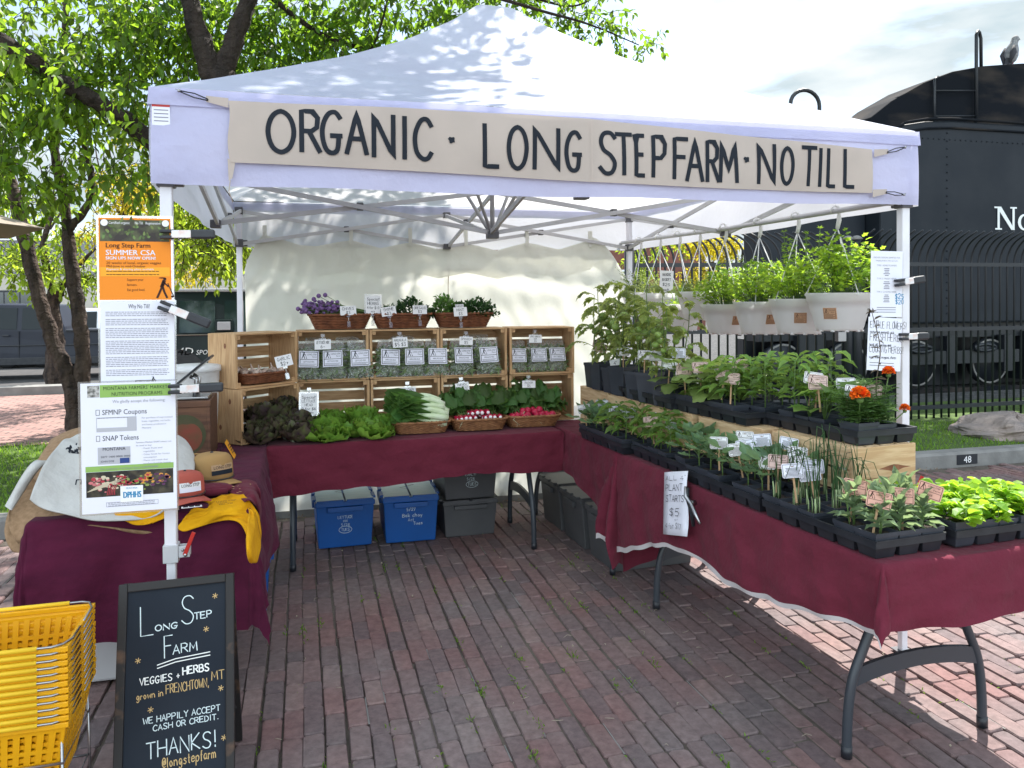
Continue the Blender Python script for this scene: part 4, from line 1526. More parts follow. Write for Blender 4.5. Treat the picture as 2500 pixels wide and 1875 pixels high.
# tall tree out to the side of the street whose shade lies on the kerb, boulder and fence
T7 = thing('street_tree', 'tall tree beside the street shading the kerb and the boulder', 'tree', (11.6, 4.2, .1))
mb = MB()
limb(mb, [(0, 0, 0), (-.05, .1, 2.5), (-.2, .3, 4.5), (-.8, .8, 6.4)], .19, .10, rng=rt)
limb(mb, [(-.2, .3, 4.6), (-1.6, .6, 6.4), (-2.8, 1.2, 7.4)], .09, .03, rng=rt)
mb.build('trunk', M_BARK, T7)
lb, tb = MB(), MB()
for (x, y, z, rx, ry, rz, n) in ((9.1, 6.0, 8.2, 1.4, 1.2, .8, 260), (10.3, 6.5, 8.4, 1.5, 1.2, .9, 260), (11.5, 6.8, 8.2, 1.5, 1.2, .9, 230), (10.2, 7.7, 8.6, 1.7, 1.0, .8, 200), (8.9, 7.3, 8.5, 1.0, .9, .6, 120), (8.2, 6.0, 8.2, .7, .7, .5, 60)):
    sprays(lb, tb, np.array((x - 11.6, y - 4.2, z - .1)), (rx, ry, rz), n, .17, .10, rng=rt)
lb.build('crown', L_TREE, T7)
tb.build('twig_foliage', M_BARKD, T7)

# ------------------------------------------------------------------ buildings
B1 = thing('cream_building', 'long low cream building with dark gridded windows behind the parked cars', 'building', (-8, 29, -.32))
mb = MB()
mb.box(-10, 13, 0, 8, 0, 4.0)
mb.build('wall', M_BUILD, B1)
mb = MB()
mb.box(-10.1, 13.1, -.10, 8.1, 3.55, 4.15)
mb.box(-10.1, 13.1, -.16, 8.1, 4.15, 4.25, 1)
mb.build('roof', [M_ROOFG, M_WHITEP], B1)
mb = MB()
mb.box(-10, 13, -.04, 0, 2.9, 3.02)
mb.build('ledge', M_ROOFG, B1)
for x0, x1 in ((-4.6, -1.05), (1.15, 1.9), (4.0, 5.2), (7.0, 9.0)):
    w = MB()
    w.box(x0, x1, -.06, .02, .55, 2.35)
    f_ = w.build('window', M_IRON, B1)
    w = MB()
    w.box(x0 + .06, x1 - .06, -.075, -.061, .62, 2.28)
    w.build('pane', M_WIN, f_)
    w = MB()
    k = max(1, int((x1 - x0) / .55))
    for i in range(1, k + 1):
        xx = x0 + (x1 - x0) * i / (k + 1)
        w.box(xx - .02, xx + .02, -.085, -.074, .62, 2.28)
    for zz in (1.15, 1.7):
        w.box(x0 + .06, x1 - .06, -.0865, -.0735, zz - .02, zz + .02)
    w.build('muntin', M_IRON, f_)
B2 = thing('brick_building', 'red brick building far behind the iron fence', 'building', (6.5, 30, 0))
mb = MB()
mb.box(0, 12, 0, 8, 0, 4.2)
mb.build('wall', M_BRICKW, B2)
mb = MB()
mb.box(-.1, 12.1, -.1, 8.1, 4.2, 4.45)
mb.build('roof', M_ROOFG, B2)
for x0 in (1.2, 3.4, 5.6, 7.8):
    w = MB()
    w.box(x0, x0 + 1.3, -.05, .02, 1.1, 2.9)
    f_ = w.build('window', M_WHITEP, B2)
    w = MB()
    w.box(x0 + .08, x0 + 1.22, -.065, -.051, 1.18, 2.82)
    w.build('pane', M_WIN, f_)

# awning tip of the neighbouring stall
A1 = thing('market_umbrella', 'tan cloth canopy edge of the neighbouring stall poking in over the lawn', 'canopy', (-3.5, 3.9, 0))
mb = MB()
tip, up_, lo_ = at(111, 558, Y=4.0), at(0, 534, Y=4.0), at(0, 576, Y=3.7)
ap = np.array((-3.5, 4.1, 2.75))
pts = [tip, (-2.2, 2.6, 2.14), (-3.6, 2.1, 2.12), (-5.2, 2.9, 2.13), (-5.3, 4.9, 2.15), (-3.6, 5.7, 2.16), (-2.2, 5.3, 2.15)]
V = [tuple(ap - np.array((-3.5, 3.9, 0)))] + [tuple(np.array(p) - np.array((-3.5, 3.9, 0))) for p in pts]
k = len(pts)
mb.add(V, [(0, 1 + i, 1 + (i + 1) % k) for i in range(k)])
mb.build('canopy', M_AWN, A1, solid=.004)
mb = MB()
mb.tube([(0, .2, 0), (0, .2, 2.8)], .022, 8)
mb.lathe([(.28, -.0), (.28, .05), (.05, .09), (.05, .2)], 16, X=Matrix.Translation((0, .2, 0)))
mb.build('pole', M_WSTEEL, A1)

# ------------------------------------------------------------------ vehicles
def wheel(parent, x, y, z, r, w, s):
    X = Matrix.Translation((x, y, z)) @ Matrix.Rotation(s * pi / 2, 4, 'X')
    mb = MB()
    mb.lathe([(r * .62, -w / 2), (r * .93, -w / 2), (r, -w * .35), (r, w * .35), (r * .93, w / 2), (r * .62, w / 2)], 24, X=X)
    wo = mb.build('wheel', M_TYRE, parent)
    mb = MB()
    mb.lathe([(.001, w * .30), (r * .18, w * .34), (r * .25, w * .25), (r * .6, w * .30), (r * .66, w * .45)], 20, X=X)
    mb.build('rim', M_CHROME, wo)


def vehicle(name, label, cat, o, prof, wid, paint, wins, wheels, trims=(), group=None, glass=None):
    """Side view profile (x, z) across a width; windows are panes 4 mm proud of the sides."""
    t = thing(name, label, cat, o, group=group)
    mb = MB()
    YX = Matrix(((1, 0, 0, 0), (0, 0, 1, 0), (0, 1, 0, 0), (0, 0, 0, 1)))
    zmid = .95
    k = len(prof)
    rings = []
    for yy, ins in ((0, .10), (.10, 0), (wid - .10, 0), (wid, .10)):
        cx_, cz = sum(p[0] for p in prof) / k, sum(p[1] for p in prof) / k
        ring = []
        for x, z in prof:
            tum = .16 * max(0, (z - 1.0)) / .8
            y2 = yy + tum if yy < wid / 2 else yy - tum
            ring.append((x + (cx_ - x) * ins * .12, y2, z + (cz - z) * ins * .4))
        rings.append(ring)
    vs = [v for rg in rings for v in rg]
    fs = [(a * k + i, a * k + (i + 1) % k, (a + 1) * k + (i + 1) % k, (a + 1) * k + i) for a in range(3) for i in range(k)]
    fs += [tuple(range(k))[::-1], tuple(range(3 * k, 4 * k))]
    mb.add(vs, fs)
    mb.build('body', paint, t, bevel=.03)
    for poly in wins:
        w = MB()
        vs = []
        for x, z in poly:
            y2 = .10 * 0 + .16 * max(0, z - 1.0) / .8 * 1.0 - .012
            vs.append((x, y2, z))
        for x, z in poly:
            y2 = .16 * max(0, z - 1.0) / .8 + .02
            vs.append((x, y2, z))
        n_ = len(poly)
        w.add(vs, [tuple(range(n_)), tuple(range(n_, 2 * n_))[::-1]] + [(i, n_ + i, n_ + (i + 1) % n_, (i + 1) % n_) for i in range(n_)])
        w.build('window', glass or M_GLASS, t)
    for x, r_ in wheels:
        wheel(t, x, .09, r_, r_, .20, 1)
        wheel(t, x, wid - .09, r_, r_, .20, -1)
        a = MB()
        arc = [(x + (r_ + .09) * cos(q_), r_ + (r_ + .09) * sin(q_)) for q_ in np.linspace(0, pi, 11)]
        a.add([(p_[0], -.014, p_[1]) for p_ in arc], [tuple(range(11))])
        a.build('wheel_arch', M_BLACK, t)
    for nm_, bx, m_ in trims:
        a = MB()
        a.box(*bx)
        a.build(nm_, m_, t, bevel=.012)
    return t


bx = at(158, 800, Y=18.4)[0]
vehicle('pickup_truck', 'dark grey crew cab pickup truck parked beyond the brick path', 'pickup truck', (bx, 18.4, -.32),
        [(2.0, .45), (2.02, 1.18), (.02, 1.20), (.0, 1.30), (-.25, 1.84), (-1.5, 1.87), (-2.25, 1.28), (-3.6, 1.12), (-3.75, .8), (-3.7, .42)], 1.85, M_TRUCK,
        [[(-.14, 1.24), (-.33, 1.74), (-.95, 1.76), (-.95, 1.24)], [(-1.06, 1.24), (-1.06, 1.76), (-1.5, 1.77), (-2.0, 1.27)]], [(1.25, .39), (-2.75, .39)],
        [('door_handle', (-.5, -.35, -.045, -.01, 1.08, 1.12), M_BLACK), ('door_handle', (-1.35, -1.2, -.045, -.01, 1.08, 1.12), M_BLACK), ('door_seam', (-1.01, -.995, -.012, .02, .5, 1.2), M_BLACK), ('bed_rail', (.02, 2.03, -.01, .06, 1.17, 1.225), M_BLACK), ('sill', (-3.4, 1.9, -.02, .05, .38, .56), M_BLACK), ('side_trim', (-3.4, 1.9, -.016, .02, .84, .87), M_BLACK)])
wx = at(152, 800, Y=22.5)[0]
vehicle('parked_car', 'white car parked behind the grey pickup bed', 'car', (wx, 22.5, -.32),
        [(3.4, .35), (3.5, .9), (2.5, 1.12), (1.7, 1.66), (.2, 1.72), (-.45, 1.15), (-1.2, 1.0), (-1.25, .35)], 1.8, M_WCAR,
        [[(-.30, 1.14), (.2, 1.60), (.9, 1.62), (.9, 1.14)], [(1.0, 1.14), (1.0, 1.62), (1.65, 1.58), (2.35, 1.14)]], [(2.6, .33), (-.5, .33)])
wx = at(-60, 800, Y=22.5)[0]
vehicle('parked_car', 'white car whose roof shows over the cab of the grey pickup', 'car', (wx, 22.5, -.32),
        [(1.45, .35), (1.5, .95), (1.3, 1.1), (.9, 1.66), (-.8, 1.70), (-1.5, 1.15), (-2.6, 1.0), (-2.7, .35)], 1.8, M_WCAR,
        [[(.95, 1.14), (.75, 1.58), (.05, 1.61), (.05, 1.14)], [(-.05, 1.14), (-.05, 1.61), (-.75, 1.6), (-1.3, 1.14)]], [(.8, .33), (-1.9, .33)])
suv = vehicle('dark_van', 'dark green van parked on the brick path behind the tent leg', 'van', (-2.05, 8.6, .112),
              [(-.02, .32), (-.03, .95), (.05, 1.05), (.22, 1.58), (.5, 1.61), (2.6, 1.61), (3.3, 1.08), (4.25, .95), (4.35, .35)], 1.8, M_SUV,
              [[(.25, 1.02), (.36, 1.44), (.72, 1.46), (.72, 1.02)], [(.82, 1.02), (.82, 1.46), (1.28, 1.46), (1.28, 1.02)], [(1.40, 1.02), (1.40, 1.46), (2.3, 1.46), (2.9, 1.02)]], [(.75, .36), (3.4, .36)],
              [('roof_rail_highlight', (.2, 2.6, .07, .13, 1.585, 1.625), M_MUTEG), ('side_mirror', (1.30, 1.52, -.20, -.02, 1.04, 1.20), M_SUV), ('mirror_glass', (1.33, 1.50, -.215, -.201, 1.06, 1.17), M_MUTEG), ('door_seam', (.765, .775, -.012, .02, .45, 1.0), M_BLACK), ('side_trim', (.0, 4.2, -.016, .02, .985, 1.0), M_CHROME), ('door_seam', (1.335, 1.345, -.012, .02, .45, 1.0), M_BLACK), ('sill', (.0, 4.2, -.02, .05, .26, .36), M_BLACK)], glass=M_VGLASS)  # pale rail colour paints in the highlight along the van roof
mb = MB()
SX = Matrix(((1, .18, 0, 0), (0, 0, 1, -.014), (0, 1, 0, 0), (0, 0, 0, 1)))
printed(mb, '4D', .66, .72, .10, X=SX, width=.20)
printed(mb, 'SPORT', .90, .72, .065, X=SX, width=.25)
mb.build('side_lettering', M_WHITEP, suv)

# ------------------------------------------------------------------ steam locomotive behind the fence
LO = thing('steam_locomotive', 'old black steam locomotive tender with white lettering behind the iron fence', 'locomotive', (8.8, 7.0, .1))
mb = MB()   # side sheet with rounded top corner
prof = [(-.05, 1.05), (-.05, 3.55), (.0, 3.78), (.12, 3.92), (.35, 4.05), (.75, 4.12), (1.2, 4.15), (7.5, 4.15), (7.5, 1.05)]
mb.prism(prof, 0, 2.9, X=Matrix(((1, 0, 0, 0), (0, 0, 1, 0), (0, 1, 0, 0), (0, 0, 0, 1))))
body = mb.build('tender_body', M_LOCO, LO, bevel=.03)
mb = MB()
pp = [(0.02, 3.60), (.06, 3.80), (.16, 3.95), (.38, 4.08), (.76, 4.15), (1.2, 4.18), (7.5, 4.18)]
mb.tube([(x, -.015, z) for x, z in pp], .022, 6)
mb.tube([(x, -.015, z - .14) for x, z in pp[2:]], .018, 6)
mb.build('edge_bead', M_LOCO2, body)
mb = MB()
for x in np.arange(1.15, 7, 1.55):
    for z in np.arange(1.2, 4.0, .12):
        mb.ball((x, -.004, z), .014, 0, 5, 4)
for x in np.arange(.3, 7.2, .10):
    mb.ball((x, -.004, 3.86), .011, 0, 5, 4)
mb.build('rivet', M_LOCO, body)
mb = MB()   # coal bunker with a curved top
X0 = Matrix(((1, 0, 0, 0), (0, 0, 1, .35), (0, 1, 0, 0), (0, 0, 0, 1)))
bp = [(.06, 3.6), (.06, 4.22)]
for x, z in ((.45, 4.50), (1.05, 4.82), (1.6, 5.03), (2.2, 5.16), (3.0, 5.26), (4.0, 5.26), (5.2, 5.1), (6.2, 4.8)):
    bp.append((x, z))
bp += [(6.6, 4.4), (6.6, 3.6)]
mb.prism(bp, 0, .8, X=X0)
mb.build('coal_bunker', M_LOCO2, LO, bevel=.02)
mb = MB()
mb.tube([(1.18, .28, 4.0), (1.18, .28, 4.86), (1.3, .34, 4.92)], .022, 6)
mb.tube([(1.98, .28, 4.0), (1.98, .28, 5.50), (2.0, .30, 5.62), (2.05, .32, 5.69), (2.12, .36, 5.69), (2.17, .38, 5.60), (2.20, .40, 5.05)], .026, 8)
for z in (4.28, 4.68):
    mb.tube([(1.18, .28, z), (1.98, .28, z + .05)], .013, 6)
mb.build('ladder', M_IRON, LO)
nm = MB()
serif = Matrix(((1, 0, 0, 0), (0, 0, 1, -.012), (0, 1, 0, 0), (0, 0, 0, 1)))
nx, nz, nh = 2.07, 2.50, .36
for x in (nx + .05, nx + .34):
    rule(nm, x - .022, nz, x + .022, nz + nh, 0, serif)
    rule(nm, x - .065, nz + (0 if x < nx + .2 else nh - .025), x + .065, nz + (.025 if x < nx + .2 else nh), 0, serif, .001)
nm.add([(nx + .01, nz + nh, .002), (nx + .10, nz + nh, .002), (nx + .37, nz, .002), (nx + .30, nz, .002)], [(0, 3, 2, 1)], 0, serif)
rule(nm, nx - .03, nz + nh - .025, nx + .06, nz + nh, 0, serif, .003)
nm.build('painted_letter', M_WHITEP, LO)
nm = MB()
k = 20
vo_, vi_ = [], []
for i in range(k):
    a = 2 * pi * i / k
    vo_.append((nx + .56 + .135 * cos(a), nz + .125 + .13 * sin(a), .0))
    vi_.append((nx + .56 + .075 * cos(a), nz + .125 + .10 * sin(a), .0))
nm.add(vo_ + vi_, [(i, (i + 1) % k, k + (i + 1) % k, k + i) for i in range(k)], 0, serif)
nm.build('painted_letter', M_WHITEP, LO)
nm = MB()
printed(nm, 'RTHERN', nx + .76, nz, .34, 0, serif, width=1.5)
nm.build('painted_letter', M_WHITEP, LO)
mb = MB()   # running gear
mb.box(-1.98, 7.5, .2, .6, .82, 1.05)
mb.box(-1.98, 7.5, .62, .8, .02, .84)
mb.box(-1.4, -.95, .1, .5, .30, .9)
mb.box(2.8, 3.2, .1, .5, .12, .9)
mb.box(-.1, 2.6, .05, .16, .42, .62)
mb.box(3.4, 6.6, .05, .16, .42, .62)
for x in (.2, 1.2, 2.3, 3.8, 5, 6.2):
    mb.box(x, x + .16, .04, .18, .28, .85)
for x in (.7, 1.9, 4.3, 5.6):
    mb.tube([(x + .2 * cos(a), .02, .66 + .05 * sin(a) + 0) for a in np.linspace(0, 2 * pi, 10)], .03, 6)
mb.build('frame', M_IRON, LO)
for x in (-1.6, -.5, .75, 2.15, 3.6, 5.0):
    wh = MB()
    X = Matrix.Translation((x, .25, .43)) @ Matrix.Rotation(pi / 2, 4, 'X')
    wh.lathe([(.001, -.06), (.33, -.06), (.36, -.03), (.36, .09)], 28, X=X)
    wo = wh.build('wheel', M_IRON, LO)
    wh = MB()
    wh.lathe([(.325, .092), (.350, .096), (.354, .090)], 28, X=X, cap=False)
    wh.build('white_rim', M_CONC, wo)
mb = MB()   # lower cab part towards the tent
mb.box(-1.98, -.06, .3, .62, 1.05, 3.55)
mb.box(-2.02, -.02, .24, .68, 3.55, 3.68)
mb.build('cab', M_LOCO, LO, bevel=.03)
mb = MB()
mb.tube([(-1.31, .4, 3.6)] + [(-1.06 + .25 * cos(a), .4, 4.36 + .22 * sin(a)) for a in np.linspace(pi, 0, 12)] + [(-.81, .4, 3.6)], .03, 7)
mb.build('hoop', M_IRON, LO)
mb = MB()
mb.box(-2.6, 7.5, -.1, -.02, -.02, .06)
mb.box(-2.6, 7.5, .9, .98, -.02, .06)
mb.build('rail', M_LOCO2, LO)

# pigeon
bp0 = at(2465, 148, Y=7.45)
PG = thing('pigeon', 'grey pigeon perched on the curved top of the locomotive tender', 'bird', (bp0[0], 7.45, 5.34))
mb = MB()
S = [(.02, 0, .03, .03), (.03, 0, .08, .075), (.03, 0, .16, .105), (.05, 0, .26, .098), (.08, 0, .35, .062), (.10, 0, .40, .055), (.115, 0, .435, .06), (.125, 0, .47, .045), (.13, 0, .495, .012)]
mb.tube([(a, b_, c_) for a, b_, c_, d in S], [d for *_, d in S], 12)
bo = mb.build('body', M_FEATH, PG)
mb = MB()
mb.tube([(.00, -.085, .30), (-.03, -.095, .18), (-.06, -.06, .02)], [.02, .05, .012], 8)
mb.tube([(.00, .085, .30), (-.03, .095, .18), (-.06, .06, .02)], [.02, .05, .012], 8)
mb.tube([(-.02, 0, .10), (-.06, 0, -.05), (-.08, 0, -.16)], [.05, .042, .03], 8)
mb.build('wing_and_tail', M_FEATHD, PG)
mb = MB()
mb.tube([(.165, 0, .455), (.195, 0, .445), (.215, 0, .430)], [.012, .009, .002], 6)
mb.build('beak', M_IRON, PG)
mb = MB()
for s in (-.03, .03):
    mb.tube([(.03, s, .05), (.04, s, .0), (.08, s, -.005)], .007, 5)
mb.build('foot', M_RED, PG)

# ------------------------------------------------------------------ iron fence
def fence(name, label, P, Q, lean, spacing=.105, zg=.1, ztop=1.98, post=None):
    P, Q = np.array(P, float), np.array(Q, float)
    L = np.linalg.norm(Q - P)
    d = (Q - P) / L
    t = thing(name, label, 'fence', (P[0], P[1], zg))
    zb = zg
    mb = MB()
    for z in (ztop - .05, 1.18, .28):
        mb.bar((0, 0, z - zb), tuple(np.append(d * L, z - zb)), .035, .045)
    mb.build('rail', M_IRON, t)
    n = int(L / spacing)
    b0 = MB()
    lx, ly = lean
    cv = [(0, 0, .05), (0, 0, ztop - zb - .02)] + [(lx * (1 - cos(a)) * .28 * 1.0, ly * (1 - cos(a)) * .28, ztop - zb - .02 + .30 * sin(a)) for a in np.linspace(.25, 1.15, 5)]
    tip = np.array(cv[-1])
    cv.append(tuple(tip + np.array((lx * .12, ly * .12, .06))))
    b0.tube(cv, .0125, 5)
    proto = None
    for i in range(n + 1):
        p = d * i * spacing
        if proto is None:
            proto = b0.build('bar', M_IRON, t, loc=(p[0], p[1], 0))
        else:
            c_ = proto.copy()
            COL.objects.link(c_)
            c_.parent = t
            c_.location = (p[0], p[1], 0)
    for s in (post or (0, L)):
        p = d * s
        mb = MB()
        mb.tube([(p[0], p[1], 0), (p[0], p[1], ztop - zb + .22)], .058, 12)
        po = mb.build('post', M_IRON, t)
        mb = MB()
        mb.lathe([(.062, 0), (.062, .02), (.03, .045), (.001, .05)], 12, X=Matrix.Translation((p[0], p[1], ztop - zb + .22)))
        mb.build('post_cap', M_CONC, po)
    return t


fence('iron_fence', 'black iron fence with tops bent outward in front of the locomotive', (6.42, 4.62), (9.6, 4.62), (.0, -1.0))
fence('iron_fence', 'black iron fence with tops bent sideways behind the hanging pots', (3.95, 5.25), (6.34, 4.66), (-.85, .3), spacing=.10)
gate = MB()
gate.box(-.05, .05, -.03, .03, -.05, .05)
gate.tube([(-.03, 0, .04), (-.03, 0, .09), (.03, 0, .09), (.03, 0, .04)], .008, 6)
pl = at(2055, 822, Y=4.5)
tag(gate.build('padlock', M_CHROME, loc=(pl[0], 4.52, pl[2])), 'silver padlock hanging on the black fence gate', 'padlock')

# boulder on the grass
rk = MB()
n1, n2 = 26, 14
rr = np.random.default_rng(11)
PH = rr.uniform(0, 6, 12)
P = np.zeros((n2, n1 + 1, 3))
for i in range(n2):
    for j in range(n1 + 1):
        th, ph = i / (n2 - 1) * pi * .5, 2 * pi * j / n1
        q = np.array([cos(th) * cos(ph), cos(th) * sin(ph), sin(th)])
        e = np.sign(q) * np.abs(q) ** .62
        d = 1 + .07 * sin(3 * ph + PH[0] + 2 * th) + .06 * sin(5 * ph + 4 * th + PH[1]) + .05 * sin(9 * q[0] + PH[2]) + .04 * sin(13 * q[2] + 7 * q[1])
        P[i, j] = (e[0] * .62 * d, e[1] * .42 * d, e[2] * (.215 - .06 * max(0, -e[0])) * d)
rk.grid(P, smooth=False)
tag(rk.build('boulder', M_ROCK, loc=(7.68, 3.72, .085)), 'pale weathered boulder resting on the grass behind the kerb', 'boulder')

# ------------------------------------------------------------------ tables and cloths
def folding_table(label, M, A, B, H=.72, ca=.38, inset=.25):
    """Local frame: x across (0..A), y along (0..B), z up from the ground."""
    t = thing('folding_table', label, 'table', M=M)
    mb = MB()
    mb.box(0, A, 0, B, H - .035, H)
    mb.build('table_top', M_WHITE, t, bevel=.012)
    for v, s in ((inset, 1), (B - inset, -1)):
        fr = MB()
        fr.bar((ca - .15, v, H - .06), (ca + .15, v, H - .06), .03, .03)
        fr.build('top_bar', M_LEG, t)
        fr = MB()
        cr = []
        for k in range(9):
            q = k / 8 * 2 - 1
            cr.append((ca + q * .275, .030 * (1 - q * q)))
        P = [(x, v - .008, .300 + dz) for x, dz in cr] + [(x, v + .008, .300 + dz) for x, dz in cr] + [(x, v - .008, .240 + dz * 1.15) for x, dz in cr] + [(x, v + .008, .240 + dz * 1.15) for x, dz in cr]
        fs = []
        for k in range(8):
            fs += [(k, k + 1, 19 + k, 18 + k), (9 + k, 27 + k, 28 + k, 10 + k), (k, 9 + k, 10 + k, k + 1), (18 + k, 19 + k, 28 + k, 27 + k)]
        fr.add(P, fs)
        fr.build('cross_brace', M_LEG, t)
        for sx in (-1, 1):
            lg = MB()
            pts = smooth_path([(ca + sx * .150, v, H - .03), (ca + sx * .152, v, .60), (ca + sx * .165, v, .50), (ca + sx * .225, v, .37), (ca + sx * .270, v, .27), (ca + sx * .290, v, .16), (ca + sx * .297, v, .015)], 5)
            lg.tube(pts, .0165, 10)
            lo = lg.build('leg', M_LEG, t)
            lg = MB()
            lg.tube([(ca + sx * .297, v, .006), (ca + sx * .296, v, .045)], .0185, 10)
            lg.build('foot_cap', M_BLACK, lo)
    return t


def draped(name, label, cat, M, A, B, H, dL, dR, dN, dF, m, seed=0, step=.022, amp=.018, hem=0, hemm=None, corner=1.0):
    """Cloth over a table top A x B at height H. dL.. are the hanging lengths, numbers or functions of the place along the edge."""
    f = lambda d, q: d(q) if callable(d) else d
    nx, ny = max(2, int(A / step)), max(2, int(B / step))
    fr_ = [.02, .06, .12, .2, .28, .36, .45, .54, .63, .72, .80, .88, .945, 1.0]
    nd = len(fr_)
    S = [('L', k) for k in fr_[::-1]] + [('I', k / nx) for k in range(nx + 1)] + [('R', k) for k in fr_]
    T = [('N', k) for k in fr_[::-1]] + [('I', k / ny) for k in range(ny + 1)] + [('F', k) for k in fr_]
    r = np.random.default_rng(seed)
    ph = r.uniform(0, 6, 8)
    P = np.zeros((len(S), len(T), 3))
    for i, (a, p) in enumerate(S):
        for j, (b, q) in enumerate(T):
            yq = q * B if b == 'I' else (0 if b == 'N' else B)
            xq = p * A if a == 'I' else (0 if a == 'L' else A)
            ex = -p * f(dL, yq / B) if a == 'L' else p * f(dR, yq / B) if a == 'R' else 0
            ey = -q * f(dN, xq / A) if b == 'N' else q * f(dF, xq / A) if b == 'F' else 0
            d = hypot(ex, ey)
            if d < 1e-6:
                z = .0016 * sin(11 * xq + 5 * yq + ph[0]) + .0012 * sin(23 * yq - 9 * xq + ph[1])
                P[i, j] = (xq, yq, H + .004 + z)
                continue
            n = np.array((ex, ey)) / d
            al = yq if abs(ex) > abs(ey) else xq
            both = min(abs(ex), abs(ey)) / d
            al2 = al + (both * .5)
            wob = amp * min(1, d / .22) * (.6 * sin(6.3 * al2 + ph[2]) + .4 * sin(14 * al2 + ph[3]) + .25 * sin(27 * al2 + 9 * d + ph[4]))
            out = .010 * (1 - exp(-d / .012)) + .05 * d + (wob + amp * .9 * min(1, d / .2)) * (1 - 1.2 * both) + corner * .34 * d * both
            dz = d - .010 * (1 - exp(-d / .012))
            if both > 0:
                dz *= 1 - .20 * min(1, both * 1.6)
            dz *= 1 + .05 * sin(7 * al2 + ph[5]) * min(1, d / .2)
            wr = .0035 * sin(19 * al2 - 31 * d + ph[6]) + .0025 * sin(41 * al2 + 23 * d + ph[7]) + .002 * sin(73 * d + 11 * al2)
            out += wr * min(1, d / .06)
            P[i, j] = (xq + n[0] * out, yq + n[1] * out, H + .004 - dz + .004 * sin(31 * al2 + 40 * d) * min(1, d / .1))
    mb = MB()
    mats = [m]
    mb.grid(P, 0)
    if hem:
        mats.append(hemm)
        nS, nT = len(S), len(T)
        for idx in range(len(mb.f)):
            i, j = divmod(idx, nT - 1)
            if 'L' in hem and i < 1 or 'N' in hem and j < 1:
                mb.mi[idx] = 1
    t = thing(name, label, cat, M=M)
    mb.build('cloth', mats, t)
    return t


AL = .05
RU, RV = Vector((cos(AL), sin(AL), 0)), Vector((-sin(AL), cos(AL), 0))
RO = Vector((2.118, -.86, 0))
M_R = Matrix.Translation(RO) @ Matrix.Rotation(AL, 4, 'Z')


def rp(u, v, z=.749):
    """Point on the long right-hand run of tables."""
    p = RO + RU * u + RV * v
    return Vector((p.x, p.y, z))


TH = .741
folding_table('slate legged folding table at the sunny end of the plant display', M_R, .76, 1.83, TH)
folding_table('slate legged folding table in the corner carrying tomato plants', M_R @ Matrix.Translation((0, 1.84, 0)), .76, 1.80, TH)
folding_table('slate legged folding table under the vegetable crates along the back', Matrix.Translation((1.93, 1.70, 0)) @ Matrix.Rotation(pi / 2, 4, 'Z'), .76, 1.70, TH, inset=.13)
folding_table('slate legged folding table under the caps and shirts', Matrix.Translation((-.545, .40, 0)), .75, 1.75, TH)

draped('tablecloth', 'maroon tablecloth with white selvage on the sunny end of the plant display', 'tablecloth', M_R, .76, 1.83, TH,
       lambda q: .215 + .27 * q ** 1.3 + .035 * sin(7 * q), .22, lambda q: .20 + .02 * sin(5 * q), lambda q: .24, M_MAROON, 3, hem='L', hemm=M_SELV, amp=.020)
draped('tablecloth', 'maroon tablecloth under the tomato trays in the corner of the stall', 'tablecloth', M_R @ Matrix.Translation((0, 1.84, 0)), .76, 1.10, TH + .002,
       lambda q: .42 - .22 * min(1, q * 1.4), .25, .60, .02, M_MAROON, 5, amp=.014)
draped('tablecloth', 'wrinkled maroon tablecloth under the vegetable crates and wicker baskets', 'tablecloth', Matrix.Translation((.235, 1.695, 0)), 1.72, .74, TH, .22, .02, lambda q: .285 - .06 * q + .012 * sin(9 * q), .15, M_MAROON, 8, amp=.009)
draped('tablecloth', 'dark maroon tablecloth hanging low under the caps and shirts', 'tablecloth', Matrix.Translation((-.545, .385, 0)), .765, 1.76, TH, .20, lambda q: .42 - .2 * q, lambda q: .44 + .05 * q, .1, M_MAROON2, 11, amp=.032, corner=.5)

# ------------------------------------------------------------------ wooden crates
CL, CD, CH = .44, .25, .31


def crate_proto(m, me, riser=False):
    t = thing('wooden_crate', 'crate', 'crate')
    r = np.random.default_rng(31)
    for x in (0, CL - .016):
        mb = MB()
        mb.box(x, x + .016, 0, CD * .52 - .0012, .001, CH - .001)
        mb.box(x, x + .016, CD * .52 + .0012, CD - .001, .001, CH - .001)
        if x == 0 and riser:
            K = [(.012, .0), (.010, .02), (.004, .045), (-.002, .085), (-.005, .045), (-.012, .02), (-.016, .0), (-.010, -.02), (-.004, -.05), (-.001, -.075), (.005, -.045), (.010, -.02)]
            mb.add([(-.0008, .165 + a, .20 + b) for a, b in K], [tuple(range(12))], 1)
        elif x == 0:
            for y, z in ((.09, .24), (.17, .09)):
                mb.add([(-.0008, y + .011 * cos(a), z + .016 * sin(a)) for a in np.arange(8) * pi / 4], [tuple(range(8))[::-1]], 1)
        mb.build('end_panel', [me, M_KNOT], t, bevel=.0015)
    for z in (0, CH - .010):
        mb = MB()
        for k in range(3):
            y = k * .0845
            mb.box(.0165, CL - .0165, y + .001, y + .077, z, z + .010)
        mb.build('side_slat', m, t, bevel=.0015)
    mb = MB()
    for k in range(4):
        z = .012 + k * .0740
        mb.box(.0168, CL - .0168, CD - .010, CD, z, z + .060)
    mb.build('back_slat', m, t, bevel=.0015)
    for x in (.0168, CL - .0168 - .022):
        for z in (.0105, CH - .0105 - .022):
            mb = MB()
            mb.box(x, x + .022, .006, CD - .0105, z, z + .022)
            mb.build('corner_post', m, t)
    return Proto(t)


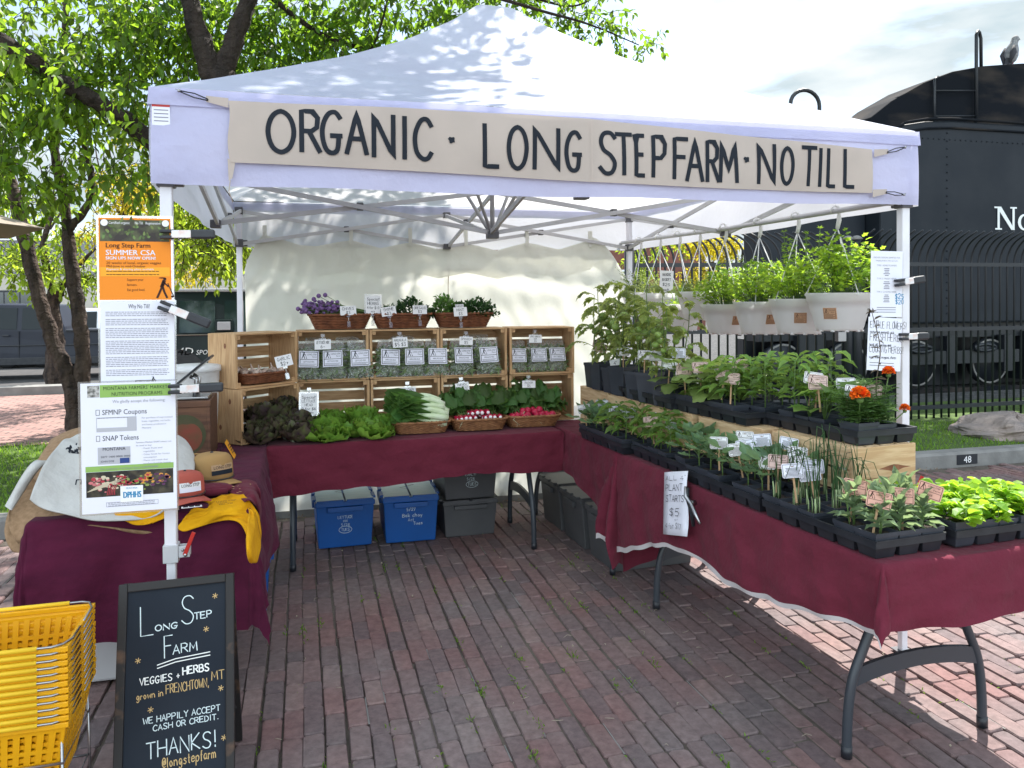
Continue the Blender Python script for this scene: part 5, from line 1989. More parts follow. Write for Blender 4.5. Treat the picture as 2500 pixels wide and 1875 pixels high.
cp = crate_proto(M_WOOD, M_WOODE)
GC = 'wooden crates shelving the vegetables'
z0 = TH + .008
th = radians(45)
fl = Vector((.092, 1.742))
cp.put(Matrix.Translation((fl.x, fl.y, z0)) @ Matrix.Rotation(th, 4, 'Z'), 'pine crate set askew behind the red lettuces, lowest at the corner', GC)
cp.put(Matrix.Translation((.062, 1.768, z0 + CH + .002)) @ Matrix.Rotation(radians(41), 4, 'Z'), 'pine crate set askew on top, holding the garlic basket', GC)
xs = [.388, .834, 1.280]
low = ['pine crate in the lower row behind the green lettuces', 'pine crate in the lower row behind the bok choy', 'pine crate in the lower row behind the bicoloured radishes']
upp = ['pine crate in the upper row holding bags under the lettuce mix card', 'pine crate in the upper row holding bags under the crossed out price', 'pine crate in the upper row under the dark parsley basket']
for k in range(3):
    cp.put(TR(xs[k], 2.10, z0), low[k], GC)
    cp.put(TR(xs[k] - .004, 2.095, z0 + CH + .002), upp[k], GC)
cp.put(TR(1.735, 2.115, z0, radians(-3)), 'pine crate in the lower row behind the round red radishes', GC)
cp.put(TR(1.735, 2.10, z0 + CH + .002, radians(-3)), 'separate pine crate in the upper row holding spicy greens bags', GC)
cy_ = crate_proto(M_WOODY, M_WOODYE, True)
GR = 'wooden crates raising the back row of plant trays'
rl_ = ['pale pine crate with a dark knot at the sunny end of the riser', 'pale pine riser crate second from the knotted end', 'pale pine riser crate third from the knotted end', 'pale pine riser crate fourth from the knotted end', 'orange pine riser crate nearest the vegetable shelves']
for k, (u_, v_) in enumerate(((.275, .44), (.225, .905), (.165, 1.37), (.14, 1.835), (.155, 2.30))):
    cy_.put(frame(rp(u_, v_, z0), RV + RU * [-.06, -.1, -.06, 0, .02][k], (0, 0, 1)), rl_[k], GR)
ZR = z0 + CD + .001

# ------------------------------------------------------------------ wicker baskets
def basket_proto(w, d, h, flare, m, name='wicker_basket'):
    t = thing(name, 'basket', 'basket')
    mb = MB()
    nr, ns = 9, 104
    ru = .035

    def ring(ww, dd, z, ph):
        pts = []
        for k in range(ns):
            a = 2 * pi * k / ns
            e = 4.5
            cx, sx = cos(a), sin(a)
            q = (abs(cx) ** e + abs(sx) ** e) ** (-1 / e)
            o = .0030 * sin(26 * a + ph)
            pts.append((cx * q * (ww / 2 + o), sx * q * (dd / 2 + o), z))
        return pts
    for i in range(nr):
        s = i / (nr - 1)
        mb.tube(ring(w - flare * (1 - s), d - flare * (1 - s), .006 + s * (h - .012), pi * (i % 2)), h / nr * .52, 5, closed=True)
    mb.add([(sx * (w - flare) / 2 * .97, sy * (d - flare) / 2 * .97, .004) for sx, sy in ((-1, -1), (1, -1), (1, 1), (-1, 1))], [(0, 1, 2, 3)])
    mb.build('woven_side', m, t)
    mb = MB()
    mb.tube(ring(w + .006, d + .006, h - .002, 0), .008, 6, closed=True)
    mb.tube([(x, y, z + .004 * (1 if i % 2 else -1)) for i, (x, y, z) in enumerate(ring(w + .010, d + .010, h + .001, 0))], .0045, 5, closed=True)
    mb.build('rim', m, t)
    return Proto(t)


GB = 'wicker baskets of produce'
zt = z0 + 2 * CH + .006
bt = basket_proto(.375, .20, .092, .075, M_WICKER)
BT = [(.655, 2.215), (1.045, 2.215), (1.445, 2.215)]
bl_ = ['brown wicker basket on the top shelf full of purple chive flowers', 'brown wicker basket on the top shelf with thyme and oregano', 'brown wicker basket on the top shelf with leafy parsley']
for (x, y), l_ in zip(BT, bl_):
    bt.put(TR(x, y, zt), l_, GB)
bg = basket_proto(.31, .205, .060, .03, M_WICKER)
bg.put(Matrix.Translation((.062, 1.768, z0 + CH + .016)) @ Matrix.Rotation(radians(41), 4, 'Z') @ TR(.228, .10, 0), 'shallow brown wicker basket of garlic inside the askew crate', GB)
bw = basket_proto(.345, .215, .072, .055, M_WICKERL)
BW = [(1.115, 1.905), (1.478, 1.915), (1.833, 1.945)]
for (x, y), l_ in zip(BW, ['tan wicker basket holding pale stemmed bok choy', 'tan wicker basket holding red and white radishes', 'tan wicker basket holding round red radishes']):
    bw.put(TR(x, y, z0), l_, GB)

# ------------------------------------------------------------------ produce
rp_ = np.random.default_rng(77)


def ruffled_leaf(mb, M, L, Wd, cup, ruf, rng, m=0, nu=6, nv=7):
    P = np.zeros((nu, nv, 3))
    ph = rng.uniform(0, 6, 3)
    for i in range(nu):
        s = i / (nu - 1)
        wd = Wd * (.35 + .65 * sin(pi * min(1, .12 + s * .80)) ** .8)
        for j in range(nv):
            t = j / (nv - 1) * 2 - 1
            e = abs(t) ** 2 * s
            P[i, j] = (t * wd / 2, L * s * (1 - .06 * t * t) - .02 * abs(t) * s, cup * (s - .35) ** 2 * L + .25 * cup * wd * t * t + ruf * e * sin(8 * t + 9 * s + ph[0]) + ruf * .6 * e * sin(17 * t + ph[1]))
    mb.grid(P, m, X=M)


def round_leaf(mb, M, L, Wd, cup, ruf, rng, nu=8, nv=13):
    P = np.zeros((nu, nv, 3))
    ph = rng.uniform(0, 6, 4)
    for i in range(nu):
        s = i / (nu - 1)
        wd = Wd * (.22 + .78 * sqrt(max(0, 1 - ((s - .64) / .66) ** 2)))
        for j in range(nv):
            t = j / (nv - 1) * 2 - 1
            e = max(abs(t) ** 3, s ** 4)
            r_ = ruf * e * (sin(7 * t + 5 * s + ph[0]) + .7 * sin(15 * t - 4 * s + ph[1]) + .4 * sin(29 * t + ph[2]))
            x = t * wd / 2
            y = L * (s - .30 * t * t * s * s) + ruf * .4 * e * sin(11 * t + ph[3])
            P[i, j] = (x, y, cup * L * (.55 * s * s - .1 * s) + cup * .9 * x * x / Wd + r_ - .006 * exp(-(t / .12) ** 2) * (1 - s))
    mb.grid(P, 0, X=M)


def lettuce(R, n, rng, upright=.55):
    mb = MB()
    for k in range(n):
        q = (k + .5) / n          # 0 = heart, 1 = outside
        az = k * 2.399 + rng.uniform(-.2, .2)
        el = radians(84 - 84 * q ** .9) + rng.uniform(-.2, .2)
        L = R * (.58 + .50 * q) * rng.uniform(.85, 1.1)
        M = Matrix.Rotation(az, 4, 'Z') @ Matrix.Translation((0, R * .06 * q, R * .06)) @ Matrix.Rotation(el, 4, 'X')
        round_leaf(mb, M, L, L * rng.uniform(1.05, 1.35), rng.uniform(.5, 1.0), R * .085, rng)
    return mb


def lettuce_proto(name, lab, m, R, seeds):
    out = []
    for s in seeds:
        t = thing(name, lab, 'lettuce')
        lettuce(R, 42, np.random.default_rng(s)).build('leaf_rosette', m, t)
        mb = MB()
        mb.lathe([(.012, -.002), (.016, .01), (.012, .03)], 8)
        mb.build('stem_base', M_TWINE, t)
        out.append(Proto(t))
    return out


def nth(k):
    return ['first', 'second', 'third', 'fourth', 'fifth', 'sixth', 'seventh', 'eighth', 'ninth', 'tenth', 'eleventh', 'twelfth', 'thirteenth', 'fourteenth', 'fifteenth', 'sixteenth'][k]


GLt = lettuce_proto('green_lettuce', 'green lettuce', L_LETT, .125, (1, 2))
gp = [(.555, 1.79, 0), (.800, 1.775, 0), (.675, 1.83, .0), (.60, 1.985, .03), (.775, 1.98, .05), (.90, 1.92, .02), (.49, 1.93, .02)]
gl_ = ['tight green lettuce head at the table edge, nearer the red lettuces', 'loose green lettuce head at the table edge beside the bok choy basket', 'small pale green lettuce between the two front heads', 'green lettuce head behind the tight front head', 'tallest green lettuce head at the back under the crate shelf', 'green lettuce head pressed against the bok choy basket', 'green lettuce head touching the red lettuces']
for k, (x, y, dz) in enumerate(gp):
    GLt[k % 2].put(TR(x, y, z0 + dz, k * 1.3, [1.02, 1.05, .72, .95, 1.0, .85, .85][k], rx=-.35 if y > 1.87 else .22), gl_[k], 'heads of green lettuce')
RLt = lettuce_proto('red_lettuce', 'red lettuce', L_REDL, .135, (5, 6))
rpz = [(.185, 1.83, 0), (.365, 1.80, 0), (.28, 1.93, .03), (.40, 1.96, .05), (.20, 1.97, .09), (.31, 2.03, .12)]
rl2 = ['dark red lettuce head at the table edge by the corner of the crate', 'olive and purple lettuce head at the table edge beside the green ones', 'dark red lettuce head in the middle of its pile', 'dark red lettuce head under the special price card', 'dark red lettuce head inside the askew crate', 'topmost dark red lettuce head at the back of its pile']
for k, (x, y, dz) in enumerate(rpz):
    RLt[k % 2].put(TR(x, y, z0 + dz, k * 1.9, [1.0, 1.0, .95, .9, .95, .85][k], rx=.25 if y < 1.9 else -.2), rl2[k], 'heads of red lettuce')


def bokchoy(rng):
    st, lf = MB(), MB()
    for k in range(11):
        a = k * 2.399
        r0 = .010 + .020 * (k / 11)
        pts, wd = [], []
        for s in np.linspace(0, 1, 6):
            rr = r0 * (1 + .5 * sin(pi * s)) * (1 + .5 * s)
            pts.append((cos(a) * rr, sin(a) * rr, s * .17))
            wd.append(.020 * (1 - .62 * s) + .003 * sin(pi * s))
        st.tube(pts, wd, 7)
        end = np.array(pts[-1])
        dirv = np.array((cos(a) * .25, sin(a) * .25, 1.0))
        X = Matrix.Translation(tuple(end - np.array((0, 0, .07)))) @ Matrix.Rotation(a + pi / 2, 4, 'Z') @ Matrix.Rotation(radians(78), 4, 'X')
        ruffled_leaf(lf, X, .24, .13, -.35, .012, rng)
    return st, lf


t = thing('bok_choy', 'bok choy', 'vegetable')
st, lf = bokchoy(np.random.default_rng(4))
st.build('pale_stalk', M_TWINE, t)
lf.build('leaf_blade', L_KALE, t)
bk = Proto(t)
bkl = ['bok choy lying at the front of its basket, stalk end toward the radishes', 'bok choy head lying in the middle of its basket', 'bok choy head lying against the back of its basket', 'bok choy lying on top of the other heads', 'small bok choy tucked under the top head']
for k, (x, y, z, yaw, s) in enumerate(((1.265, 1.835, .085, 178, 1.05), (1.285, 1.90, .095, 172, 1.1), (1.27, 1.975, .09, 168, 1.0), (1.24, 1.93, .155, 174, 1.05), (1.25, 1.86, .145, 182, .9))):
    bk.put(Matrix.Translation((x, y, z0 + z)) @ Matrix.Rotation(radians(yaw), 4, 'Z') @ Matrix.Rotation(radians(82), 4, 'Y') @ Matrix.Scale(s, 4) @ Matrix.Rotation(k, 4, 'Z'), bkl[k], 'heads of bok choy')


def radish_bunch(rng, long):
    rt_, tl, lf, sm = MB(), MB(), MB(), MB()
    for k in range(11):
        x, y = (k % 4 - 1.5) * .030 + rng.uniform(-.008, .008), (k // 4) * .028 + rng.uniform(-.006, .006)
        z = .018 + rng.uniform(0, .022)
        c_ = Vector((x, y, z))
        r = rng.uniform(.0165, .021) * (.85 if long else 1.1)
        rt_.ball(c_, r, 0, 10, 7, (1, 1.7 if long else 1.0, 1))
        if long:
            rt_.ball(c_ + Vector((0, -r * 1.3, 0)), r * .62, 1, 8, 6)
        if k % 5 == 0:
            tl.tube([tuple(c_ + Vector((0, -r * 1.4, 0))), tuple(c_ + Vector((rng.uniform(-.02, .02), -r * 2.0, -.015))), tuple(c_ + Vector((rng.uniform(-.03, .03), -r * 2.3, -.05)))], [.0022, .0012, .0005], 5)
        sm.tube([tuple(c_ + Vector((0, r, .003))), (x * .5, .06, .055), (x * .6 + rng.uniform(-.03, .03), .13, .10)], [.003, .0025, .002], 5)
    for k in range(34):
        a = rng.uniform(-1.3, 1.3)
        L = rng.uniform(.09, .15)
        X = Matrix.Translation((a * .055, rng.uniform(.05, .15), rng.uniform(.05, .11))) @ Matrix.Rotation(-a * .8 + rng.uniform(-.3, .3), 4, 'Z') @ Matrix.Rotation(radians(rng.uniform(-8, 65)), 4, 'X')
        ruffled_leaf(lf, X @ Matrix.Rotation(rng.uniform(-.7, .7), 4, 'Y'), L, L * rng.uniform(.5, .7), rng.uniform(-.9, .3), .030, rng, nu=7, nv=9)
    return rt_, tl, lf, sm


for long, idx, n in ((True, 1, 3), (False, 2, 3)):
    rt_, tl, lf, sm = radish_bunch(np.random.default_rng(9 + idx), long)
    t = thing('radish_bunch', 'radish', 'radishes')
    rt_.build('root', [M_RADISH, M_PAPERW], t)
    tl.build('tail', M_TWINE, t)
    lf.build('leaf_blade', L_KALE, t)
    sm.build('stem', M_STEM, t)
    pr = Proto(t)
    bxx, byy = BW[idx]
    wd = 'bunch of red and white tipped radishes' if long else 'bunch of round red radishes'
    for k, (dx, dy, rz, s) in enumerate(((-.085, -.065, .15, 1.05), (.075, -.06, -.12, 1.05), (.0, -.015, .05, 1.15))):
        pr.put(TR(bxx + dx, byy + dy, z0 + .040 + (.02 if k == 2 else 0), rz, s), wd + [', lying nearer the bok choy end of its basket', ', lying at the plant tray end of its basket', ', on top in the middle of its basket'][k], 'bunches of radishes in two baskets')

# chives with purple flowers
t = thing('chive_bundle', 'bundle of chives with round purple flowers in the top basket', 'herb bundle', (BT[0][0], BT[0][1], zt + .06))
st, fl_ = MB(), MB()
for k in range(150):
    y, z = rp_.uniform(-.08, .07), rp_.uniform(.0, .075)
    x1 = rp_.uniform(-.22, -.02)
    st.tube([(.17, y * .8, z * .6 + .01), (.05, y * .9, z * .8 + .02), (x1, y + rp_.normal(0, .01), z + .03)], .0018, 4, cap=False)
for k in range(190):
    fl_.ball((rp_.uniform(-.235, -.01), rp_.uniform(-.10, .07), .042 + .085 * rp_.uniform(0, 1) ** .8 * (1 - abs(rp_.uniform(-.6, .6)))), rp_.uniform(.009, .014), 0, 8, 6, (1, 1, .9))
for x, z in ((-.16, .13), (-.13, .150), (-.09, .155), (-.19, .10), (-.255, .07)):
    fl_.ball((x, -.02, z), .0145, 0, 9, 7)
    st.tube([(x, -.02, z), (x + .10, -.01, z - .06)], .0016, 4)
st.build('stem', M_STEM, t)
fl_.build('flower', M_PURPLE, t)


def herb_clump(n, L, W, rad, h, rng, kind='oval'):
    mb = MB()
    u = dirs(n, rng, 0, 1) * (rng.uniform(.45, 1, n) ** .5)[:, None]
    P = u * np.array((rad[0], rad[1], h)) * (1 + .22 * np.sin(u[:, :1] * 9) * np.cos(u[:, 1:2] * 8))
    leaves(mb, P, u + rng.normal(0, .5, u.shape) + np.array((0, 0, .2)), rng.uniform(.7, 1.2, n) * L, W, kind, rng=rng)
    return mb


for lab, x, y, n, L, W, rad, h, m, k in (('bunch of dark thyme beside the chives in the middle top basket', BT[1][0] - .085, 2.21, 520, .016, .010, (.10, .085), .075, L_DARKH, 'oval'),
                                         ('mounded bunch of dark oregano in the middle top basket', BT[1][0] + .055, 2.21, 620, .022, .015, (.105, .085), .115, L_DARKH, 'oval'),
                                         ('spreading bunch of dark oregano sprigs at the end of its basket', BT[1][0] + .15, 2.20, 260, .024, .014, (.06, .07), .06, L_DARKH, 'oval'),
                                         ('tall bunch of mint sprigs in the parsley basket', BT[2][0] - .125, 2.21, 330, .030, .018, (.075, .08), .135, L_KALE, 'oval'),
                                         ('curly dark parsley bunch spilling over its top basket', BT[2][0] + .085, 2.20, 620, .026, .020, (.14, .10), .105, L_DARKH, 'lobed'),
                                         ('dark parsley bunch in the middle of its top basket', BT[2][0] - .025, 2.205, 360, .026, .020, (.09, .09), .080, L_DARKH, 'lobed')):
    t = thing('herb_bunch', lab, 'herbs', (x, y, zt + .070))
    herb_clump(n, L, W, rad, h, rp_, k).build('foliage', m, t)
    mb = MB()
    for q in range(26):
        a = rp_.uniform(0, 6.28)
        mb.tube([(0, 0, -.05), (cos(a) * rad[0] * .5, sin(a) * rad[1] * .5, h * .5), (cos(a) * rad[0] * .8, sin(a) * rad[1] * .8, h * .9)], .0013, 4, cap=False)
    mb.build('stem', M_STEM, t)

# garlic
t0_ = Matrix.Translation((.062, 1.768, z0 + CH + .016)) @ Matrix.Rotation(radians(41), 4, 'Z')
mb = MB()
mb.lathe([(.001, 0), (.016, .002), (.021, .012), (.017, .024), (.007, .032), (.004, .046), (.0035, .06)], 9)
t = thing('garlic_bulb', 'garlic', 'garlic')
mb.build('bulb', M_GARLIC, t)
mb = MB()
for k in range(8):
    a = k * .8
    mb.tube([(.004 * cos(a), .004 * sin(a), 0), (.008 * cos(a), .008 * sin(a), -.006)], .0008, 4)
mb.build('root_tuft', M_STICK, t)
ga = Proto(t)
for k in range(14):
    ga.put(t0_ @ TR(.228 + rp_.uniform(-.12, .12), .10 + rp_.uniform(-.07, .07), .048 + rp_.uniform(0, .012), rp_.uniform(0, 6), rp_.uniform(.9, 1.15), rx=rp_.uniform(-1.2, 1.2), ry=rp_.uniform(-1, 1)), 'papery garlic bulb heaped in the shallow basket of the askew crate', 'garlic bulbs in one basket')

# ------------------------------------------------------------------ bags of salad
def bag_proto(seed, word):
    r = np.random.default_rng(seed)
    t = thing('salad_bag', 'bag', 'bag of greens')
    W_, H_, D_ = .158, .240, .085
    mb = MB()
    for s in (-1, 1):
        P = np.zeros((16, 12, 3))
        ph = r.uniform(0, 6, 4)
        for i in range(16):
            v = i / 15
            for j in range(12):
                u = j / 11 * 2 - 1
                bul = (1 - abs(u) ** 3) * (sin(pi * min(1, v * 1.02 + .02)) ** .55) * (1.25 - .7 * v)
                cr = .006 * sin(9 * u + 7 * v + ph[0]) * v + .004 * sin(21 * u - 13 * v + ph[1])
                w_ = W_ / 2 * (1 - .10 * v + .04 * sin(5 * v + ph[2]))
                P[i, j] = (u * w_ + .004 * sin(13 * v + ph[3]), s * (D_ / 2 * bul + cr * (1 - abs(u) ** 4)), v * H_ * (1 - .03 * abs(u)) + .006 * sin(5 * u + ph[2]) * v)
        mb.grid(P)
    mb.build('film', M_FILM, t)
    mb = MB()
    n = 430
    P = np.c_[r.uniform(-.86, .86, n) * W_ / 2 * .88, r.uniform(-1, 1, n), r.uniform(.06, .74, n)]
    bul = (1 - np.abs(P[:, 0] / (W_ / 2)) ** 3) * np.sin(pi * P[:, 2]) ** .55 * (1.2 - .7 * P[:, 2])
    P[:, 1] = np.sign(P[:, 1]) * np.abs(P[:, 1]) ** .4 * D_ / 2 * bul * .80
    P[:, 2] *= H_
    leaves(mb, P, np.c_[r.normal(0, .8, n), r.normal(0, .08, n), r.normal(0, .6, n)], r.uniform(.025, .050, n), r.uniform(.008, .020, n), 'oval', up=(0, -1, 0), curl=.6, roll=.25, rng=r)
    mb.build('leafy_greens', L_BAG, t)
    X = Matrix.Translation((.003, -.048, .118)) @ Matrix.Rotation(radians(86), 4, 'X') @ Matrix.Scale(1.13, 4)
    mb = MB()
    mb.box(-.052, .052, -.045, .045, -.0006, .0006, 0, X)
    lo = mb.build('sticker', M_PAPER, t)
    lt = MB()
    outline(lt, -.047, -.040, .047, .040, .0028, 0, X, .0012)
    rule(lt, -.047, -.0035, .047, -.0010, 0, X, .0012)
    digger(lt, -.040, .003, .034, 0, X, .0012)
    printed(lt, 'LONG STEP', -.010, .021, .0095, 0, X, .0012, width=.050)
    printed(lt, 'Farm', .018, .009, .0080, 0, X, .0012, width=.022)
    printed(lt, word, 0, -.019, .0085, 0, X, .0012, align='c', width=.058)
    rule(lt, -.040, -.028, .040, -.0262, 0, X, .0012)
    rule(lt, -.040, -.034, .030, -.0325, 0, X, .0012)
    lt.build('lettering', M_INK, lo)
    return Proto(t)


BG = {'L': bag_proto(1, 'LETTUCE MIX'), 'A': bag_proto(2, 'ARUGULA'), 'S': bag_proto(3, 'SPINACH MIX'), 'G': bag_proto(4, 'SPICY GREENS')}
zb_ = z0 + CH + .014
bagz = [('L', 750, 'lettuce mix bag standing beside the askew garlic crate'), ('L', 813, 'lettuce mix bag in the middle of its three'), ('L', 881, 'lettuce mix bag nearest the arugula bags'), ('A', 949, 'arugula bag leaning beside the lettuce mix'), ('A', 1012, 'middle arugula bag under the crossed out price'),
        ('A', 1068, 'arugula bag beside the spinach mix bags'), ('S', 1131, 'spinach mix bag beside the arugula'), ('S', 1196, 'bulging spinach mix bag at the end of the joined crates'), ('G', 1270, 'spicy greens bag at the side of its crate nearer the spinach'), ('G', 1322, 'middle spicy greens bag with pale stems'), ('G', 1369, 'spicy greens bag against the outer crate wall')]
for k, (w, xx, l_) in enumerate(bagz):
    q = at(xx, 905, Y=2.06)
    s = .90 if w == 'G' else 1.0
    BG[w].put(TR(q[0], 2.09 if w != 'G' else 2.14, zb_, [.06, -.04, -.05, .08, -.02, -.03, .05, -.06, .08, 0, -.05][k], s, rx=radians(-13), ry=[.05, -.02, -.03, .07, 0, .02, .02, -.04, .03, 0, -.03][k]), l_, 'clear bags of salad greens')
for k, (xx, l_) in enumerate(((775, 'nearer the garlic'), (850, 'behind the gap of the lettuce mix'), (985, 'behind the arugula'), (1170, 'behind the spinach mix'))):
    q = at(xx, 880, Y=2.2)
    BG['L' if k < 2 else 'A' if k == 2 else 'S'].put(TR(q[0], 2.235, zb_, .1 * (k - 1), 1.05, rx=radians(-4)), 'spare salad bag at the back of the shelf, ' + l_, 'clear bags of salad greens')

# ------------------------------------------------------------------ price cards in clear clips
def price_card(cx, cyy, w, h, Y, lines, label, roll=0.0, clip='below', framed=False, yaw=0.0, printed_first=False, ink=None):
    """Card centred on photo pixel (cx, cyy), w x h pixels, standing at depth Y."""
    p = at(cx, cyy, Y=Y)
    k = (Y + 2.8241) / 1898.15 * 1.02
    w, h = w * k, h * k
    M = Matrix.Translation(tuple(p)) @ Matrix.Rotation(yaw, 4, 'Z') @ Matrix.Rotation(radians(80), 4, 'X') @ Matrix.Rotation(roll, 4, 'Z')
    t = thing('price_card', label, 'price card', M=M)
    mb = MB()
    mb.box(-w / 2, w / 2, -h / 2, h / 2, -.0006, .0006)
    co = mb.build('card', M_PAPERW, t)
    if framed:
        mb = MB()
        mb.box(-w / 2 - .010, w / 2 + .010, -h / 2 - .012, h / 2 + .010, -.0035, -.0012)
        mb.build('clear_sleeve', M_ACRYL, t)
    lt = MB()
    n = sum(s for _, s in lines)
    y = h / 2 * .86
    rng = random.Random(label)
    for i, (txt, s) in enumerate(lines):
        lh = h * .86 / n * s
        y -= lh
        ch = lh * .68
        ww = min(ch * .62, w * .86 / max(1, len(txt)) / 1.28)
        if printed_first and i in (0, len(lines) - 2):
            printed(lt, txt, 0, y + lh * .12, ch, 0, None, .0011, align='c', width=min(w * .86, len(txt) * ch * .62))
        else:
            write(lt, txt, 0, y + lh * .12, ch, ww, .115, 0, None, .03, rng=rng, z=.0011, align='c')
    lt.build('lettering', ink or M_INK, t)
    mb = MB()
    if clip == 'below':
        mb.box(-.012, .012, -h / 2 - .012, -h / 2 + .006, -.004, -.0012)
        mb.tube([(0, -h / 2 - .008, -.003), (0, -h / 2 - .045, -.010)], .0045, 6)
        mb.box(-.010, .010, -h / 2 - .075, -h / 2 - .040, -.018, -.002)
    else:
        mb.box(-.020, .020, h / 2 - .004, h / 2 + .008, -.004, -.0012)
        mb.tube([(0, h / 2 + .004, -.003), (0, h / 2 + .022, -.006)], .006, 6)
        mb.box(-.012, .012, h / 2 + .016, h / 2 + .034, -.016, .004)
    mb.build('clip', M_ACRYL, t)
    return t


price_card(850, 758, 37, 22, 2.11, [('CHIVES', 1), ('$3', 1)], 'small white card reading chives above the purple flowers', .04)
price_card(911, 744, 34, 44, 2.15, [('Special!', 1), ('HERBS', 1), ('4 for $10', 1), ('mix', .7)], 'tall card announcing the herb special between two top baskets', -.03, printed_first=True, framed=True)
price_card(949, 760, 35, 22, 2.11, [('THYME', 1), ('$3', 1)], 'tilted white card reading thyme in the middle top basket', .14)
price_card(1025, 756, 34, 21, 2.10, [('OREGANO', 1), ('$3', 1)], 'white card reading oregano in the middle top basket', .0)
price_card(1124, 761, 33, 22, 2.09, [('MINT', 1), ('$3', 1)], 'white card reading mint in front of the parsley', .04)
price_card(1122, 747, 20, 8, 2.12, [('PARSLEY', 1)], 'card edge reading parsley hidden behind the mint card', .04)
price_card(788, 841, 37, 23, 2.06, [('LETTUCE MIX', 1), ('6-', 1.1)], 'white card reading lettuce mix clipped to the crate top', .0, 'above')
price_card(977, 836, 35, 24, 2.05, [('ARUGULA', 1), ('$5 $3', 1.4)], 'white arugula card with its first price struck out', .04, 'above')
price_card(1138, 832, 33, 20, 2.05, [('SPINACH', 1), ('$5', 1.2)], 'white card reading spinach clipped under the parsley basket', -.05, 'above')
price_card(1307, 827, 33, 20, 2.06, [('SPICY GREENS', 1), ('MIX', 1), ('$5', 1)], 'white card reading spicy greens clipped on the separate crate', -.02, 'above')
price_card(693, 881, 38, 26, 1.86, [('GARLIC', 1), ('$2+', 1.1)], 'tilted white card reading garlic on the askew crate', .20, yaw=.2)
price_card(754, 987, 37, 50, 1.97, [('Special!', 1), ('LETTUCE', .9), ('HEAD', .9), ('2 for $6', 1), ('or 4 ea', .7)], 'tall framed card announcing the lettuce special over the red heads', -.02, 'above', printed_first=True, framed=True)
price_card(996, 956, 38, 21, 2.03, [('BOK CHOY', 1), ('$4', 1.2)], 'white card reading bok choy clipped over the pale stalks', .04, 'above')
price_card(1129, 946, 34, 24, 2.03, [('FRENCH', 1), ('BREAKFAST', 1), ('RADISH $5', 1)], 'tilted card for the breakfast radishes over their leaves', .13, 'above')
price_card(1291, 938, 34, 18, 2.03, [('RADISH', 1), ('$5', 1.2)], 'white card reading radish over the round red ones', -.03, 'above')

# ------------------------------------------------------------------ totes under the tables
def tote(label, x, y, z, w, d, h, m, lidm, rz=0, group=None, writing=(), wm=None):
    t = thing('storage_tote', label, 'storage tote', (x, y, z), rz, group)
    mb = MB()
    mb.taper(w * .88, d * .9, w * .97, d * .97, 0, h * .93)
    mb.taper(w, d, w, d, h * .86, h * .965)
    bo = mb.build('bin', m, t, bevel=.006)
    for s in (-1, 1):
        mb = MB()
        mb.box(-w * .30, w * .30, s * d * .505 - .012, s * d * .505 + .012, h * .76, h * .86)
        mb.build('handle', m, bo, bevel=.004)
        mb = MB()
        mb.box(s * w * .5 - .012, s * w * .5 + .012, -d * .2, d * .2, h * .74, h * .86)
        mb.build('handle', m, bo, bevel=.004)
    for s in (-1, 1):
        mb = MB()
        x0 = 0 if s > 0 else -w / 2
        mb.box(x0 + .006, x0 + w / 2 - .006, -d * .485, d * .485, h * .967, h * .985)
        lo = mb.build('lid_flap', lidm, t, bevel=.003)
        mb = MB()
        for k in range(-1, 2):
            yy = k * d * .3
            mb.box(s * w / 2 - .014, s * w / 2 + .010, yy - d * .1, yy + d * .1, h * .95, h * 1.0)
        mb.box(x0 + .01, x0 + w / 2 - .01, -d * .50, -d * .475, h * .955, h * .999)
        mb.box(x0 + .01, x0 + w / 2 - .01, d * .475, d * .50, h * .955, h * .999)
        mb.build('hinge_edge', m, lo, bevel=.003)
    zz = [(0, .008), (0, d * .14), (.05, d * .06), (-.05, -.06 * d), (0, -d * .14), (0, -d * .45)]
    mb = MB()
    ribbon(mb, [(a, b) for a, b in zz], .005, 0, None, h * .9865)
    mb.build('lid_joint', M_INK, t)
    if writing:
        lt = MB()
        sl = atan2(.5 * d * .07, h * .9)
        X = Matrix.Translation((0, -d * .449 - .0035, 0)) @ Matrix.Rotation(radians(90) + sl, 4, 'X')
        rng = random.Random(label)
        for txt, xx, yy, ch in writing:
            if txt == 'RING':
                ribbon(lt, [(xx + .040 * cos(a), yy + .022 * sin(a)) for a in np.linspace(0, 2 * pi, 22)], .0025, 0, X)
            else:
                write(lt, txt, xx, yy, ch, ch * .62, .11, 0, X, .04, rng=rng, align='c')
        lt.build('chalk_writing', M_CHALK, t)
    return t


GT = 'storage totes under the tables'
tote('blue tote with scuffed pale lid marked lettuce mix, beside the table leg', .665, 2.42, 0, .37, .56, .305, M_BLUE, M_BLUEL, .03, GT, [('LETTUCE', 0, .185, .017), ('MIX', 0, .163, .014), ('5/28', 0, .135, .017), ('TUES', 0, .105, .017), ('RING', 0, .113, 0)])
tote('blue tote with scuffed pale lid marked bok choy, beside the grey totes', 1.09, 2.41, 0, .36, .56, .305, M_BLUE, M_BLUEL, -.02, GT, [('5/27', 0, .205, .019), ('Bok choy', .01, .165, .022), ('Act', 0, .138, .018), ('Tues', .045, .112, .020)])
tote('grey tote underneath the other grey tote beneath the back table', 1.475, 2.43, 0, .37, .56, .245, M_GREY, M_GREY, .01, GT)
tote('grey tote stacked on top of another, marked in white writing', 1.478, 2.43, .246, .37, .56, .245, M_GREY, M_GREY, .01, GT, [('EARLY!', 0, .155, .017), ('5/28', 0, .125, .017), ('TUES', .01, .088, .019), ('RING', .01, .097, 0)])
